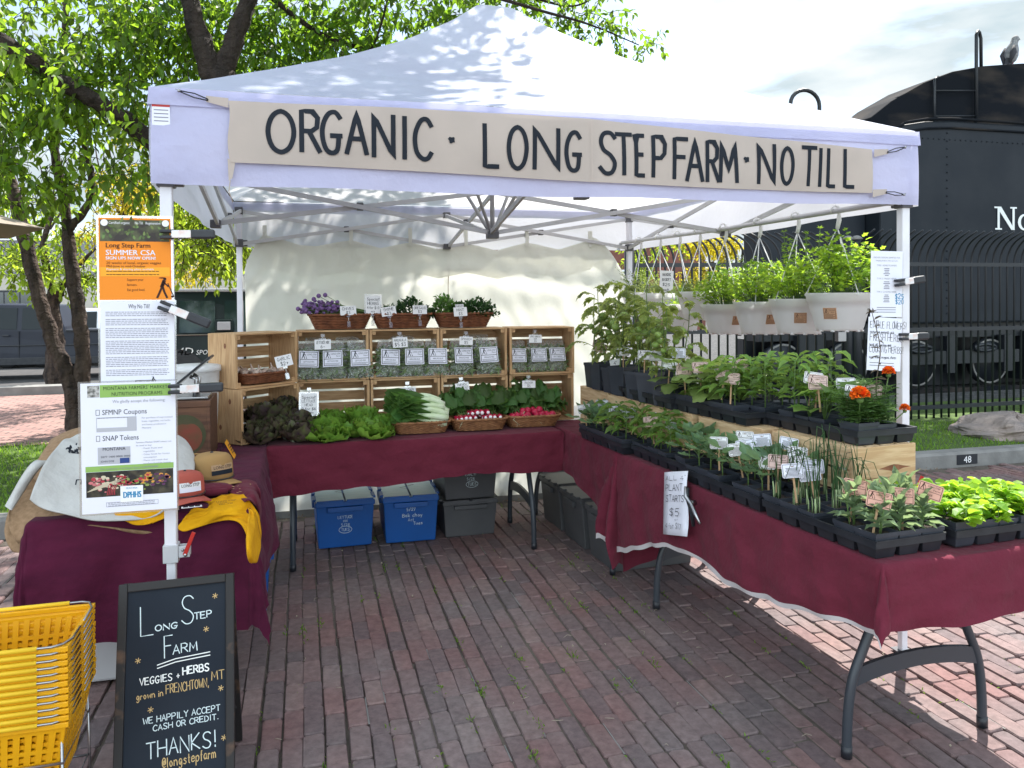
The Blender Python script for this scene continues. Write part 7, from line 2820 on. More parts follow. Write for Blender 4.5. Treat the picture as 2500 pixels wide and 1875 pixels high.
    if kind == 'chives':
        for k in range(46):
            a, q = r.uniform(0, 6.28), r.uniform(0, .6)
            H = r.uniform(.10, .19)
            lf.tube([(cos(a) * q * .08, sin(a) * q * .08, .15), (cos(a) * q * .10, sin(a) * q * .10, .15 + H * .6), (cos(a) * q * .17, sin(a) * q * .17, .15 + H)], [.0022, .0018, .0006], 4, cap=False)
        leaves(lf, np.c_[r.normal(0, .06, (120, 2)), r.uniform(.15, .20, 120)], dirs(120, r, -.2, .8), .022, .014, 'oval', rng=r)
    if len(st.f):
        st.build('stem', M_STEM, t)
    lf.build('foliage', lm, t)
    if sticker:
        d = math.atan2(CAMP[1] - y, CAMP[0] - x) - yaw + [-.32, .05, .45, .5, -.1][seed % 5]
        rad = .1285
        X = Matrix.Translation((rad * cos(d), rad * sin(d), .083)) @ Matrix.Rotation(d + pi / 2, 4, 'Z') @ Matrix.Rotation(radians(90) + .26, 4, 'X')
        mb = MB()
        mb.box(-.030, .030, -.027, .027, -.006, .0008, 0, X)
        so = mb.build('sticker', M_KRAFT, t)
        lt = MB()
        outline(lt, -.027, -.024, .027, .024, .0015, 0, X, .0016)
        digger(lt, -.024, .000, .022, 0, X, .0016)
        printed(lt, 'LONG STEP', -.004, .012, .006, 0, X, .0016, width=.028)
        printed(lt, 'Farm', .006, .003, .006, 0, X, .0016, width=.014)
        for k in range(4):
            rule(lt, -.023, -.005 - k * .005, .023 - .008 * (k % 2), -.0035 - k * .005, 0, X, .0016)
        lt.build('lettering', M_BROWNINK, so)
    return t


hanging('nearest white hanging pot, overflowing with tall celery leaves by the front leg', .385, 1.572, 'celery', 0)
hanging('white hanging pot of rosemary spires and parsley, second from the front leg', .70, 1.545, 'mixed', 1)
hanging('white hanging pot with parsley trailing over its rim, third from the front leg', 1.05, 1.53, 'parsley', 2)
hanging('white hanging pot of bushy parsley, fourth from the front leg', 1.42, 1.515, 'parsley', 3)
hanging('white hanging pot of creeping thyme, fifth from the front leg', 1.74, 1.595, 'thyme', 4, False)
hanging('small white hanging pot of chives behind the hanging basket card', 2.02, 1.515, 'chives', 6, False, R=.14)
hanging('white hanging pot of thyme beside the hanging basket card', 2.32, 1.59, 'thyme', 7, False)
hanging('farthest white hanging pot with thin twiggy herbs by the back leg', 2.66, 1.60, 'twiggy', 8, False)

q = at(1627, 688, X=2.80)
M = Matrix.Translation(tuple(q)) @ Matrix.Rotation(-.3, 4, 'Z') @ Matrix.Rotation(radians(88), 4, 'X') @ Matrix.Rotation(-.06, 4, 'Z')
t = thing('price_card', 'white card for the hanging baskets tied to a hanger', 'price card', M=M)
mb = MB()
mb.box(-.045, .045, -.075, .075, -.001, .001)
co = mb.build('card', M_PAPERW, t)
lt = MB()
for i, (w_, ww) in enumerate((('HANGING', .0066), ('BASKET', .0075), ('$25', .014), ('each', .008))):
    write(lt, w_, 0, .040 - i * .034, .018, ww, .14, 0, None, .03, z=.0016, align='c')
lt.build('lettering', M_INK, co)
mb = MB()
mb.tube([(0, .074, 0), (0, .10, .005)], .0012, 4)
mb.build('string', M_SELV, t)

# ------------------------------------------------------------------ sign and clamp on the table front
S0, S1, S2, S3 = (np.array(p) for p in ((2.02, .50, .735), (2.03, .30, .785), (2.035, .235, .50), (2.02, .475, .462)))
S0, S1, S2, S3 = at(1614, 1156, X=2.02), at(1671, 1153, X=2.03), at(1689, 1306, X=2.0), at(1626, 1304, X=1.985)
M = frame(tuple((S0 + S1 + S2 + S3) / 4), tuple(S1 - S0), tuple(S0 - S3))
wS, hS = np.linalg.norm(S1 - S0), np.linalg.norm(S0 - S3)
t = thing('paper_sign', 'white handwritten paper sign hanging on the front of the maroon plant table', 'sign', M=M)
mb = MB()
P = np.zeros((8, 5, 3))
for i in range(8):
    for j in range(5):
        P[i, j] = ((j / 4 - .5) * wS, (.5 - i / 7) * hS, .006 * sin(i * .9) * (j / 4) + .004 * sin(3 * j / 4))
mb.grid(P)
po = mb.build('sheet', M_PAPER, t, solid=.0008)
lt = MB()
rng = random.Random(4)
for txt, x, y, ch, cw in (('ALL 4"', -.36, .36, .058, .030), ('PLANT', -.36, .195, .085, .026), ('STARTS', -.34, .02, .085, .023), ('$5', -.18, -.20, .10, .040), ('or', .04, -.275, .035, .018), ('4 for $17', -.34, -.40, .070, .0165)):
    write(lt, txt, x * wS, y * hS, ch * hS * 1.2, cw * wS / .22 * .98, .09, 0, None, .05, rng=rng, z=.009)
lt.build('lettering', M_INK, po)
cl = at(1690, 1225, X=2.0)
t = thing('spring_clamp', 'black and steel spring clamp pinning the handwritten sign to the tablecloth', 'clamp', tuple(cl))
mb = MB()
mb.tube([(-.01, .02, .055), (-.018, .012, .02), (-.015, .0, .0), (-.005, -.005, -.04), (.0, -.01, -.10)], [.007, .010, .011, .010, .007], 8)
mb.build('jaw', M_BLACK, t)
mb = MB()
mb.tube([(-.018, .025, .06), (-.024, .012, .02), (-.015, -.02, -.005), (-.018, -.055, -.03), (-.015, -.095, -.065)], [.006, .009, .009, .009, .006], 8)
mb.tube([(-.02, -.008, -.004), (.012, -.004, -.004)], .012, 10)
mb.build('handle', M_CHROME, t)

# papers and clamps on the right front leg
def sheet_thing(name, label, cat, corners, mat_, lift=.0012):
    """Flat page from four world corners (tl, tr, br, bl); returns thing, width, height, page object."""
    a, b_, c_, d = (np.array(p, float) for p in corners)
    M = frame(tuple((a + b_ + c_ + d) / 4), tuple((b_ - a) + (c_ - d)), tuple((a - d) + (b_ - c_)))
    w, h = (np.linalg.norm(b_ - a) + np.linalg.norm(c_ - d)) / 2, (np.linalg.norm(a - d) + np.linalg.norm(b_ - c_)) / 2
    t = thing(name, label, cat, M=M)
    mb = MB()
    mb.box(-w / 2, w / 2, -h / 2, h / 2, -.0008, .0008)
    return t, w, h, mb.build('page', mat_, t)


t, w, h, pg = sheet_thing('paper_notice', 'printed white notice listing hanging basket types on the front leg beside the pots', 'notice', (at(2127, 614, Y=-.02), at(2203, 612, Y=-.03), at(2202, 776, Y=-.03), at(2124, 772, Y=-.02)), M_PAPER)
lt = MB()
rng = random.Random(9)
printed(lt, 'ENDLESS DESIGNS GRAFTED FOR', 0, h * .39, .0065, 0, None, .0012, align='c', width=w * .84)
printed(lt, 'hanging basket with each pot', 0, h * .345, .0060, 0, None, .0012, align='c', width=w * .70)
for k, (hd, n_) in enumerate((('TYPE 1: EDIBLE FLOWERS', 5), ('TYPE 2: FRESH HERBS', 5), ('TYPE 3: COOKING HERBS', 5))):
    y = h * (.27 - .20 * k)
    printed(lt, hd, 0, y, .0068, 0, None, .0012, align='c', width=w * .62)
    for q_ in range(n_):
        ww = rng.uniform(.06, .11) * w
        rule(lt, -ww, y - .012 - q_ * .0072, ww, y - .0085 - q_ * .0072, 0, None, .0012)
for k in range(3):
    rule(lt, -w * .3, -h * .36 - k * .010, w * .3, -h * .36 + .003 - k * .010, 0, None, .0012)
lt.build('lettering', M_GREYINK, pg)
lt = MB()
write(lt, '$25', w * .27, -h * .22, .020, .012, .14, 0, None, .04, z=.0016)
write(lt, '$20', w * .29, -h * .30, .018, .011, .14, 0, None, .04, z=.0016)
lt.build('pen_writing', M_SLATEBL, pg)
t, w, h, pg = sheet_thing('paper_notice', 'handwritten white sheet about edible flowers clamped to the front leg below the printed notice', 'notice', (at(2122, 774, Y=-.03), at(2204, 777, Y=-.04), at(2196, 908, Y=-.05), at(2114, 902, Y=-.03)), M_PAPER)
lt = MB()
for txt, y, ch, cw in (('EDIBLE FLOWERS!', .30, .030, .0098), ('FRESH HERBS!', .06, .030, .0115), ('COOKING HERBS!', -.16, .030, .0100)):
    write(lt, txt, -w * .44, y * h, ch, cw, .06, 0, None, .06, rng=rng, z=.0012)
for txt, y in (('nasturtium, marigold, viola', .20), ('basil, dill, parsley, mint', -.04), ('sage, thyme, oregano, chives', -.27)):
    write(lt, txt, -w * .44, y * h, .011, .0041, .13, 0, None, .05, rng=rng, z=.0012)
for k in range(2):
    rule(lt, -w * .42, -h * (.36 + .05 * k), w * .3, -h * (.36 + .05 * k) + .002, 0, None, .0012)
lt.build('lettering', M_INK, pg)


M_BAND = mat('silver pink band', (.66, .66, .68), .3, col2=(.66, .52, .48), nscale=40, nlo=.5, nhi=.7, metal=.2)


def pole_clamp(label, p, d, L=.125):
    """Spring clamp: jaw at p, handles pointing along d."""
    M = frame(tuple(p), tuple(d), (0, 0, 1))
    t = thing('spring_clamp', label, 'clamp', M=M)
    mb = MB()
    mb.box(L * .50, L, -.015, .015, -.0155, .0155)
    mb.build('grip', M_BLACK, t, bevel=.006)
    mb = MB()
    mb.box(.018, L * .51, -.0125, .0125, -.0135, .0135)
    for k in range(3):
        mb.tube([(.030 + k * .012, -.0125, -.008), (.034 + k * .012, -.0130, 0), (.030 + k * .012, -.0125, .008)], .0022, 5, 1)
    mb.build('metal_band', [M_BAND, M_BLACK], t, bevel=.002)
    mb = MB()
    for s in (-1, 1):
        mb.box(-.018, .024, s * .010 - .0055, s * .010 + .0055, -.013, .013)
    mb.build('jaw_pad', M_BLACK, t, bevel=.003)
    return t


pole_clamp('black and silver spring clamp gripping the printed notice on the front leg by the pots', at(2196, 690, Y=-.045), (1, .02, .13))
pole_clamp('black spring clamp gripping the handwritten sheet low on the front leg by the pots', at(2205, 822, Y=-.05), (1, .02, .01))

# ------------------------------------------------------------------ posters clamped to the left front leg
rng = random.Random(12)
t, w, h, pg = sheet_thing('poster', 'orange laminated poster for summer shares, topmost on the left front leg', 'poster', (at(240, 530, Y=-.060), at(414, 535, Y=-.060), at(421, 731, Y=-.060), at(243, 734, Y=-.060)), M_ORANGE)
mb = MB()
mb.box(-w / 2 + .004, w / 2 - .004, h * .215, h / 2 - .006, -.0005, .0012)
ph = mb.build('photo_print', M_DKPHOTO2, pg)
lt = MB()
for k in range(46):
    x, y = rng.uniform(-.45, .45) * w, rng.uniform(.23, .46) * h
    leaves(lt, [(x, y, .0016)], [(rng.uniform(-1, 1), rng.uniform(.2, 1), 0)], rng.uniform(.008, .02), .008, 'oval', up=(0, 0, 1), roll=.05, curl=.02)
lt.build('printed_leaf', mat('printed green', (.10, .15, .045), .6, island=.6), ph)
lt = MB()
printed(lt, 'Certified organic', -w * .36, h * .425, .0085, 0, None, .0022, width=w * .29)
printed(lt, 'No Till', w * .0, h * .425, .0085, 0, None, .0022, width=w * .11)
printed(lt, 'Regenerative', w * .15, h * .425, .0085, 0, None, .0022, width=w * .21)
for x in (-.42, .43):
    lt.add([(x * w + .011 * cos(a), h * .44 + .011 * sin(a), .0022) for a in np.arange(14) * 2 * pi / 14], [tuple(range(14))])
lt.build('lettering', M_PAPERW, pg)
mb = MB()
rule(mb, -w / 2 + .004, -h * .21, w / 2 - .004, -h * .10, 0, None, .0012)
mb.build('pale_band', M_ORANGE2, pg)
lt = MB()
for dx in (0, .0008):
    printed(lt, 'Long Step Farm', -w * .41 + dx, h * .140, .0150, 0, None, .0016 + dx * .1, width=w * .62)
printed(lt, '20 weeks of local, organic veggies', -w * .40, -h * .060, .0080, 0, None, .0016, width=w * .76)
printed(lt, 'Mid-June to mid-October', -w * .40, -h * .102, .0080, 0, None, .0016, width=w * .54)
for k, y in enumerate((-.145, -.185)):
    scribble_lines(lt, -w * .40, w * .40, h * y - .001, h * y, .01, .0022, 0, None, .0016, rng, .1)
for k, s_ in enumerate(('Support your', 'farmers.', 'Eat good food.')):
    printed(lt, s_, -w * .12, -h * (.265 + .062 * k), .0080, 0, None, .0016, width=w * (.23, .14, .25)[k])
digger(lt, w * .27, -h * .47, h * .245, 0, None, .0016)
lt.build('lettering', M_BROWNINK, pg)
lt = MB()
for dx in (0, .0009):
    printed(lt, 'SUMMER CSA', -w * .41 + dx, h * .048, .0170, 0, None, .0016 + dx * .1, width=w * .69)
    printed(lt, 'SIGN UPS NOW OPEN!', -w * .41 + dx, -h * .006, .0098, 0, None, .0016 + dx * .1, width=w * .69)
printed(lt, 'Payment & sharing plans available', -w * .40, -h * .135, .0062, 0, None, .0018, width=w * .66)
lt.build('headline', M_PAPER, pg)
mb = MB()
mb.box(-w / 2 - .007, w / 2 + .007, -h / 2 - .002, h / 2 + .008, -.0022, -.0012)
mb.build('clear_sleeve', M_ACRYL, t)

t, w, h, pg = sheet_thing('poster', 'white laminated page of dense print, middle one on the left front leg', 'poster', (at(243, 736, Y=-.063), at(421, 734, Y=-.063), at(431, 942, Y=-.063), at(248, 945, Y=-.063)), M_PAPER)
lt = MB()
printed(lt, 'Why No Till?', w * .02, h * .415, .0140, 0, None, .0014, align='c', width=w * .29)
lt.build('headline', M_INK, pg)
lt = MB()
y = .375
for n_ in (3, 4, 6, 8, 6, 4):
    scribble_lines(lt, -w * .43, w * .43, h * y - .0058 * n_ + .004, h * y, .0058, .0021, 0, None, .0014, rng, .05)
    y -= (.0058 * n_ + .0062) / h
lt.build('small_lettering', M_GREYINK, pg)
lt = MB()
outline(lt, -w * .04, -h * .475, w * .24, -h * .425, .002, 0, None, .0014)
printed(lt, 'LONG STEP', -w * .03, -h * .455, .0080, 0, None, .0014, width=w * .19)
rule(lt, -w * .035, -h * .472, w * .235, -h * .460, 0, None, .0014)
digger(lt, w * .165, -h * .466, h * .078, 0, None, .0018)
lt.build('logo_print', M_INK, pg)
mb = MB()
mb.box(-w / 2 - .007, w / 2 + .006, -h / 2 - .006, h / 2 + .004, -.0022, -.0012)
mb.build('clear_sleeve', M_ACRYL, t)

t, w, h, pg = sheet_thing('poster', 'large white nutrition programme poster with green band, lowest on the left front leg', 'poster', (at(191, 936, Y=-.080), at(427, 931, Y=-.080), at(433, 1239, Y=-.080), at(206, 1257, Y=-.080)), M_PAPER)
mb = MB()
rule(mb, -w * .30, h * .388, w * .45, h * .485, 0, None, .0012)
mb.build('green_band', M_GREENP, pg)
mb = MB()
rule(mb, -w * .46, -h * .180, w * .47, -h * .137, 0, None, .0012)
mb.build('green_band', M_GREENP, pg)
mb = MB()
rule(mb, -w * .43, h * .392, -w * .305, h * .482, 0, None, .0012)
mb.build('picture_print', mat('grey picture print', (.10, .10, .09), .6, col2=(.5, .48, .46), nscale=90), pg)
lt = MB()
printed(lt, "MONTANA FARMERS' MARKET", w * .075, h * .445, .0115, 0, None, .0018, align='c', width=w * .68)
printed(lt, 'NUTRITION PROGRAMS', w * .09, h * .400, .0115, 0, None, .0018, align='c', width=w * .54)
printed(lt, 'SFMNP Coupons', -w * .28, h * .255, .0165, 0, None, .0014, width=w * .47)
printed(lt, 'SNAP Tokens', -w * .28, h * .055, .0165, 0, None, .0014, width=w * .38)
for y in (.255, .055):
    outline(lt, -w * .345, h * y - .001, -w * .305, h * y + .017, .0012, 0, None, .0014)
printed(lt, 'MONTANA', -w * .28, -h * .020, .0100, 0, None, .0022, width=w * .24)
printed(lt, '5077 1400 0000 0000', -w * .30, -h * .075, .0060, 0, None, .0022, width=w * .31)
printed(lt, 'JOHN DOE', -w * .30, -h * .110, .0060, 0, None, .0022, width=w * .14)
lt.build('headline', M_INK, pg)
lt = MB()
printed(lt, 'We gladly accept the following:', -w * .17, h * .345, .0095, 0, None, .0014, width=w * .56)
for k, s_ in enumerate(('For purchase of unprocessed', 'fruits, vegetables, nut herbs,', 'and honey produced in', 'Montana')):
    printed(lt, s_, w * .135, h * (.215 - .026 * k), .0055, 0, None, .0014, width=w * (.33, .31, .26, .10)[k])
for k, s_ in enumerate(('Farmers Market SNAP tokens can', 'be used to buy:', '- Fresh fruits and', '  vegetables', '- Other foods for human', '  consumption', '- Plants and seeds that', '  produce food for human', '  consumption')):
    printed(lt, s_, w * (.07 if k < 2 else .13), h * (.025 - .0235 * k), .0052, 0, None, .0014, width=w * (.38, .17, .22, .14, .30, .16, .28, .31, .17)[k])
printed(lt, 'This institution is an Equal Opportunity Provider', -w * .0, -h * .168, .0062, 0, None, .0018, align='c', width=w * .62)
outline(lt, -w * .25, -h * .455, w * .30, -h * .420, .0010, 0, None, .0014)
scribble_lines(lt, -w * .23, w * .28, -h * .452, -h * .425, .0045, .0016, 0, None, .0018, rng, .05)
outline(lt, -w * .34, h * .125, w * .08, h * .235, .0010, 0, None, .0014)
scribble_lines(lt, -w * .33, w * .05, h * .222, h * .232, .02, .0016, 0, None, .0018, rng, .4)
lt.build('small_lettering', M_GREYINK, pg)
mb = MB()
rule(mb, -w * .34, h * .126, w * .08, h * .155, 0, None, .0016)
rule(mb, -w * .02, h * .155, w * .08, h * .234, 0, None, .0016)
rule(mb, -w * .33, -h * .125, w * .01, h * .005, 0, None, .0016)
mb.build('coupon_print', M_MUTEG, pg)
mb = MB()
rule(mb, -w * .10, -h * .122, w * .0, -h * .082, 0, None, .0024)
mb.build('flag_print', M_NAVY, pg)
mb = MB()
rule(mb, -w * .455, -h * .375, w * .465, -h * .182, 0, None, .0012)
vp = mb.build('photo_print', M_DKPHOTO, pg)
VEG = [('pink', (.55, .16, .17)), ('cream', (.60, .52, .38)), ('green', (.22, .28, .07)), ('orange', (.62, .26, .05)), ('red', (.40, .03, .05)), ('violet', (.10, .03, .09))]
for k, (nm_, c_) in enumerate(VEG):
    mb = MB()
    for q_ in range(26):
        x0 = {0: -.35, 1: -.22, 2: .10, 3: .28, 4: -.05, 5: .40}[k]
        x, y = rng.gauss(x0, .11), -.265 + rng.gauss(0, .028) + (.02 if k == 3 else 0)
        if abs(x) > .43:
            continue
        rr = rng.uniform(.002, .0052)
        mb.add([(x * w + rr * 1.5 * cos(a), y * h + rr * sin(a), .0016 + .0001 * k) for a in np.arange(7) * 2 * pi / 7], [tuple(range(7))])
    if k == 1:
        for q_ in range(5):
            ribbon(mb, [(-w * (.44 - .02 * q_), -h * (.33 - .008 * q_)), (-w * .20, -h * .285 + q_ * .002), (-w * .02, -h * .235 + q_ * .001)], .0022, 0, None, .0018)
    if k == 4:
        for q_ in range(5):
            ribbon(mb, [(-w * (.22 - .02 * q_), -h * .29), (-w * (.23 - .017 * q_), -h * .335), (-w * (.24 - .02 * q_), -h * .362)], .0022, 0, None, .0019)
    mb.build('printed_vegetable', mat(nm_ + ' print', c_, .6), vp)
mb = MB()
rule(mb, -w * .10, -h * .425, w * .14, -h * .300, 0, None, .0026)
lp = mb.build('logo_panel', M_PAPERW, pg)
lt = MB()
printed(lt, 'MONTANA', w * .02, -h * .325, .0060, 0, None, .0032, align='c', width=w * .12)
for dx in (0, .001, .002):
    printed(lt, 'DPHHS', w * .02 + dx, -h * .392, .0200, 0, None, .0032 + dx * .05, align='c', width=w * .19)
lt.build('lettering', M_SLATEBL, lp)
mb = MB()
mb.box(-w / 2 - .008, w / 2 + .006, -h / 2 - .007, h / 2 + .006, -.0024, -.0013)
mb.build('clear_sleeve', M_ACRYL, t)

pole_clamp('black and silver spring clamp holding the orange poster', at(405, 572, Y=-.085), (1, .05, .02), .150)
pole_clamp('black and silver spring clamp slanting down over the page of dense print', at(402, 748, Y=-.088), (1, .05, -.45), .150)
pole_clamp('black and silver spring clamp holding the green banded poster', at(425, 950, Y=-.105), (1, .05, .01), .150)

# ------------------------------------------------------------------ chalkboard
TL, TRc, BR, BL = np.array((-.128, -.150, .662)), np.array((.214, -.150, .668)), np.array((.226, -.345, .022)), np.array((-.124, -.345, .022))
M = frame(tuple((TL + TRc + BR + BL) / 4), tuple(TRc - TL), tuple(TL - BL))
w, h = float(np.linalg.norm(TRc - TL)), float(np.linalg.norm(TL - BL))
cb = thing('chalkboard_sign', 'black framed chalkboard stand with hand lettered greeting before the left front leg', 'chalkboard', M=M)
mb = MB()
mb.box(-w / 2 + .02, w / 2 - .02, -h / 2 + .03, h / 2 - .02, -.008, .002)
sl = mb.build('slate', M_SLATE, cb)
mb = MB()
fw = .026
mb.box(-w / 2, -w / 2 + fw, -h / 2, h / 2, -.012, .012)
mb.box(w / 2 - fw, w / 2, -h / 2, h / 2, -.012, .012)
mb.box(-w / 2 + fw, w / 2 - fw, h / 2 - fw, h / 2, -.012, .0115)
mb.box(-w / 2 + fw, w / 2 - fw, -h / 2 + .04, -h / 2 + .07, -.012, .0115)
mb.build('frame', M_CHALKF, cb, bevel=.003)
Bk = cb.matrix_world.inverted()
mb = MB()
bk = [(-.110, -.130, .65), (.196, -.130, .65), (.205, .03, .02), (-.115, .03, .02)]
for i, j in ((0, 3), (1, 2)):
    mb.bar(Bk @ Vector(bk[i]), Bk @ Vector(bk[j]), .024, .02)
mb.bar(Bk @ Vector((-.113, -.005, .16)), Bk @ Vector((.203, -.005, .16)), .02, .024)
mb.build('back_leg', M_CHALKF, cb)

def fy(y):
    """Photo row to height on the board."""
    z = at(435, y, Y=-.15 - .195 * (y - 1412) / 523)[2]
    return (z - .022) / (.665 - .022) * h - h / 2


def fx(x, y):
    X = at(x, y, Y=-.15 - .195 * (y - 1412) / 523)[0]
    return X - .047


rng = random.Random(3)


def chalk(mb, txt, x0, x1, ytop, ybase, thick, caps=None):
    """Text stretched between two photo columns, top and baseline rows given at its start."""
    n = sum(.45 if c == ' ' else _NARROW.get(c, 1) for c in txt) + .28 * (len(txt) - 1)
    xa, xb = fx(x0, ybase), fx(x1, ybase)
    cw = (xb - xa) / n
    hh = fy(ytop) - fy(ybase)
    X = Matrix.Translation((xa, fy(ybase), 0)) @ Matrix.Rotation(.035, 4, 'Z')
    x = 0
    for i, c in enumerate(txt):
        a = (.45 if c == ' ' else _NARROW.get(c, 1))
        dy = rng.uniform(-.04, .04) * hh
        for st in glyph(c):
            ribbon(mb, [(x + px_ * a * cw, dy + py_ * hh) for px_, py_ in st], thick, 0, X, .0032)
        x += (a + .28) * cw
    return mb


mb = MB()
chalk(mb, 'L', 346, 378, 1470, 1541, 0.0030)
chalk(mb, 'ONG', 382, 436, 1520, 1534, 0.0030)
chalk(mb, 'S', 446, 478, 1458, 1526, 0.0030)
chalk(mb, 'TEP', 478, 520, 1500, 1516, 0.0030)
chalk(mb, 'F', 403, 424, 1548, 1602, 0.0030)
chalk(mb, 'ARM', 424, 483, 1574, 1596, 0.0030)
mb.build('chalk_title', M_CHALK, sl)
mb = MB()
for y0, y1 in ((1618, 1602), (1626, 1610)):
    ribbon(mb, [(fx(385, y0), fy(y0)), (fx(430, (y0 + y1) / 2 - 1), fy((y0 + y1) / 2 - 2)), (fx(514, y1), fy(y1))], .0028, 0, None, .0032)
mb.build('chalk_underline', M_CHALKW, sl)
mb = MB()
chalk(mb, 'VEGGIES +', 341, 440, 1646, 1663, 0.0026)
chalk(mb, 'HERBS', 447, 511, 1632, 1650, 0.0037)
mb.build('chalk_line', M_CHALKW, sl)
mb = MB()
chalk(mb, 'grown in', 332, 398, 1682, 1698, 0.0023)
chalk(mb, 'FRENCHTOWN,', 405, 510, 1670, 1692, 0.0023)
chalk(mb, 'MT', 517, 548, 1652, 1674, 0.0024)
mb.build('chalk_line', M_CHALKY, sl)
mb = MB()
chalk(mb, 'WE HAPPILY ACCEPT', 347, 536, 1745, 1760, 0.0023)
chalk(mb, 'CASH OR CREDIT.', 371, 532, 1766, 1780, 0.0023)
mb.build('chalk_line', M_CHALK, sl)
mb = MB()
chalk(mb, 'THANKS!', 353, 526, 1808, 1848, 0.0033)
mb.build('chalk_thanks', M_CHALK, sl)
mb = MB()
chalk(mb, '@longstepfarm', 391, 523, 1852, 1876, 0.0026)
mb.build('chalk_handle', M_CHALKY, sl)
for x, y in ((529, 1464), (506, 1544), (338, 1601), (366, 1726), (539, 1697), (544, 1824)):
    mb = MB()
    for a in (0, pi / 3, 2 * pi / 3):
        ribbon(mb, [(fx(x, y) - .008 * cos(a + .3), fy(y) - .008 * sin(a + .3)), (fx(x, y) + .008 * cos(a + .3), fy(y) + .008 * sin(a + .3))], .0022, 0, None, .0032 + a * .0002)
    mb.build('chalk_star', M_CHALKY, sl)

# ------------------------------------------------------------------ stack of shopping baskets
def basket_shop():
    t = thing('shopping_basket', 'basket', 'shopping basket')
    w1, d1, w0, d0, H = .43, .30, .345, .225, .215

    def wall(mb, A, B, C_, D, nx, ny, slot):
        A, B, C_, D = (np.array(p, float) for p in (A, B, C_, D))
        us = [0]
        for k in range(nx):
            us += [(k + .28) / nx, (k + .72) / nx]
        us.append(1)
        vs = [0, .06]
        rows = [.10, .24, .30, .44, .50, .62, .67, .88] if slot else [.10, .22, .27, .39, .44, .56, .61, .73, .78, .88]
        vs = [0] + rows + [1]
        P = np.zeros((len(vs), len(us), 3))
        for i, v in enumerate(vs):
            for j, u in enumerate(us):
                P[i, j] = (A * (1 - u) + B * u) * (1 - v) + (D * (1 - u) + C_ * u) * v
        mb.grid(P, smooth=False, skip=lambda i, j: i % 2 == 1 and j % 2 == 1)
    b = [(-w0 / 2, -d0 / 2, 0), (w0 / 2, -d0 / 2, 0), (w0 / 2, d0 / 2, 0), (-w0 / 2, d0 / 2, 0)]
    T = [(-w1 / 2, -d1 / 2, H), (w1 / 2, -d1 / 2, H), (w1 / 2, d1 / 2, H), (-w1 / 2, d1 / 2, H)]
    mb = MB()
    wall(mb, b[0], b[1], T[1], T[0], 15, 4, True)
    wall(mb, b[2], b[3], T[3], T[2], 15, 4, True)
    wall(mb, b[1], b[2], T[2], T[1], 9, 4, False)
    wall(mb, b[3], b[0], T[0], T[3], 9, 4, False)
    mb.add(b, [(0, 1, 2, 3)])
    mb.build('body', M_YEL, t, solid=.003)
    mb = MB()
    for (x0, y0), (x1, y1) in (((-w1 / 2 - .006, -d1 / 2), (w1 / 2 + .006, -d1 / 2)), ((-w1 / 2 - .006, d1 / 2), (w1 / 2 + .006, d1 / 2)), ((w1 / 2, -d1 / 2), (w1 / 2, d1 / 2)), ((-w1 / 2, -d1 / 2), (-w1 / 2, d1 / 2))):
        mb.bar((x0, y0, H - .006), (x1, y1, H - .006), .012, .014)
    mb.build('rim', M_YEL, t, bevel=.002)
    for s in (-1, 1):
        mb = MB()
        hx, hy, z = w1 / 2 + .004, s * (d1 / 2 + .010), H + .004
        mb.tube([(hx, s * .02, z - .004), (hx + .002, s * d1 * .36, z), (hx - .012, hy - s * .012, z + .002), (hx - .035, hy, z + .002), (0, hy, z + .002), (-hx + .035, hy, z + .002), (-hx + .012, hy - s * .012, z + .002), (-hx - .002, s * d1 * .36, z), (-hx, s * .02, z - .004)], .0032, 6)
        ho = mb.build('handle', M_CHROME, t)
        mb = MB()
        mb.tube([(-.150, hy, z + .002), (.150, hy, z + .002)], .0062, 8)
        mb.build('grip', M_YELG, ho)
    return Proto(t)


SB = basket_shop()
BX, BY = -.392, -.415
for k in range(12):
    z = .232 + k * .0182
    lab = ('topmost yellow shopping basket with its holed back wall showing' if k == 11 else 'lowest yellow shopping basket resting in the wire stand' if k == 0 else f'yellow shopping basket nested {nth(k - 1) if k < 6 else nth(10 - k)} from the {"lowest" if k < 6 else "topmost"} one of the stack')
    SB.put(TR(BX + .0008 * (k % 3), BY, z, .025 + .002 * (k % 2)), lab, 'nested yellow shopping baskets')
st_ = thing('basket_stand', 'bright wire stand holding the yellow shopping baskets', 'stand', (BX, BY, 0), .025)
for sx in (-1, 1):
    for sy in (-1, 1):
        mb = MB()
        mb.tube([(sx * .205, sy * .145, .004), (sx * .203, sy * .142, .20), (sx * .200, sy * .138, .40)], .004, 6)
        mb.build('leg', M_CHROME, st_)
for z, q in ((.335, 1.0), (.20, .97)):
    mb = MB()
    mb.tube([(.205 * q, -.142 * q, z), (-.205 * q, -.142 * q, z), (-.205 * q, .142 * q, z), (.205 * q, .142 * q, z)], .0035, 6, closed=True)
    mb.build('hoop', M_CHROME, st_)

# ------------------------------------------------------------------ merchandise
def patch(C, nu=26, nv=26, amp=.006, seed=1, freq=5):
    return bez([[np.array(p, float) for p in row] for row in C], nu, nv, amp, seed, freq)


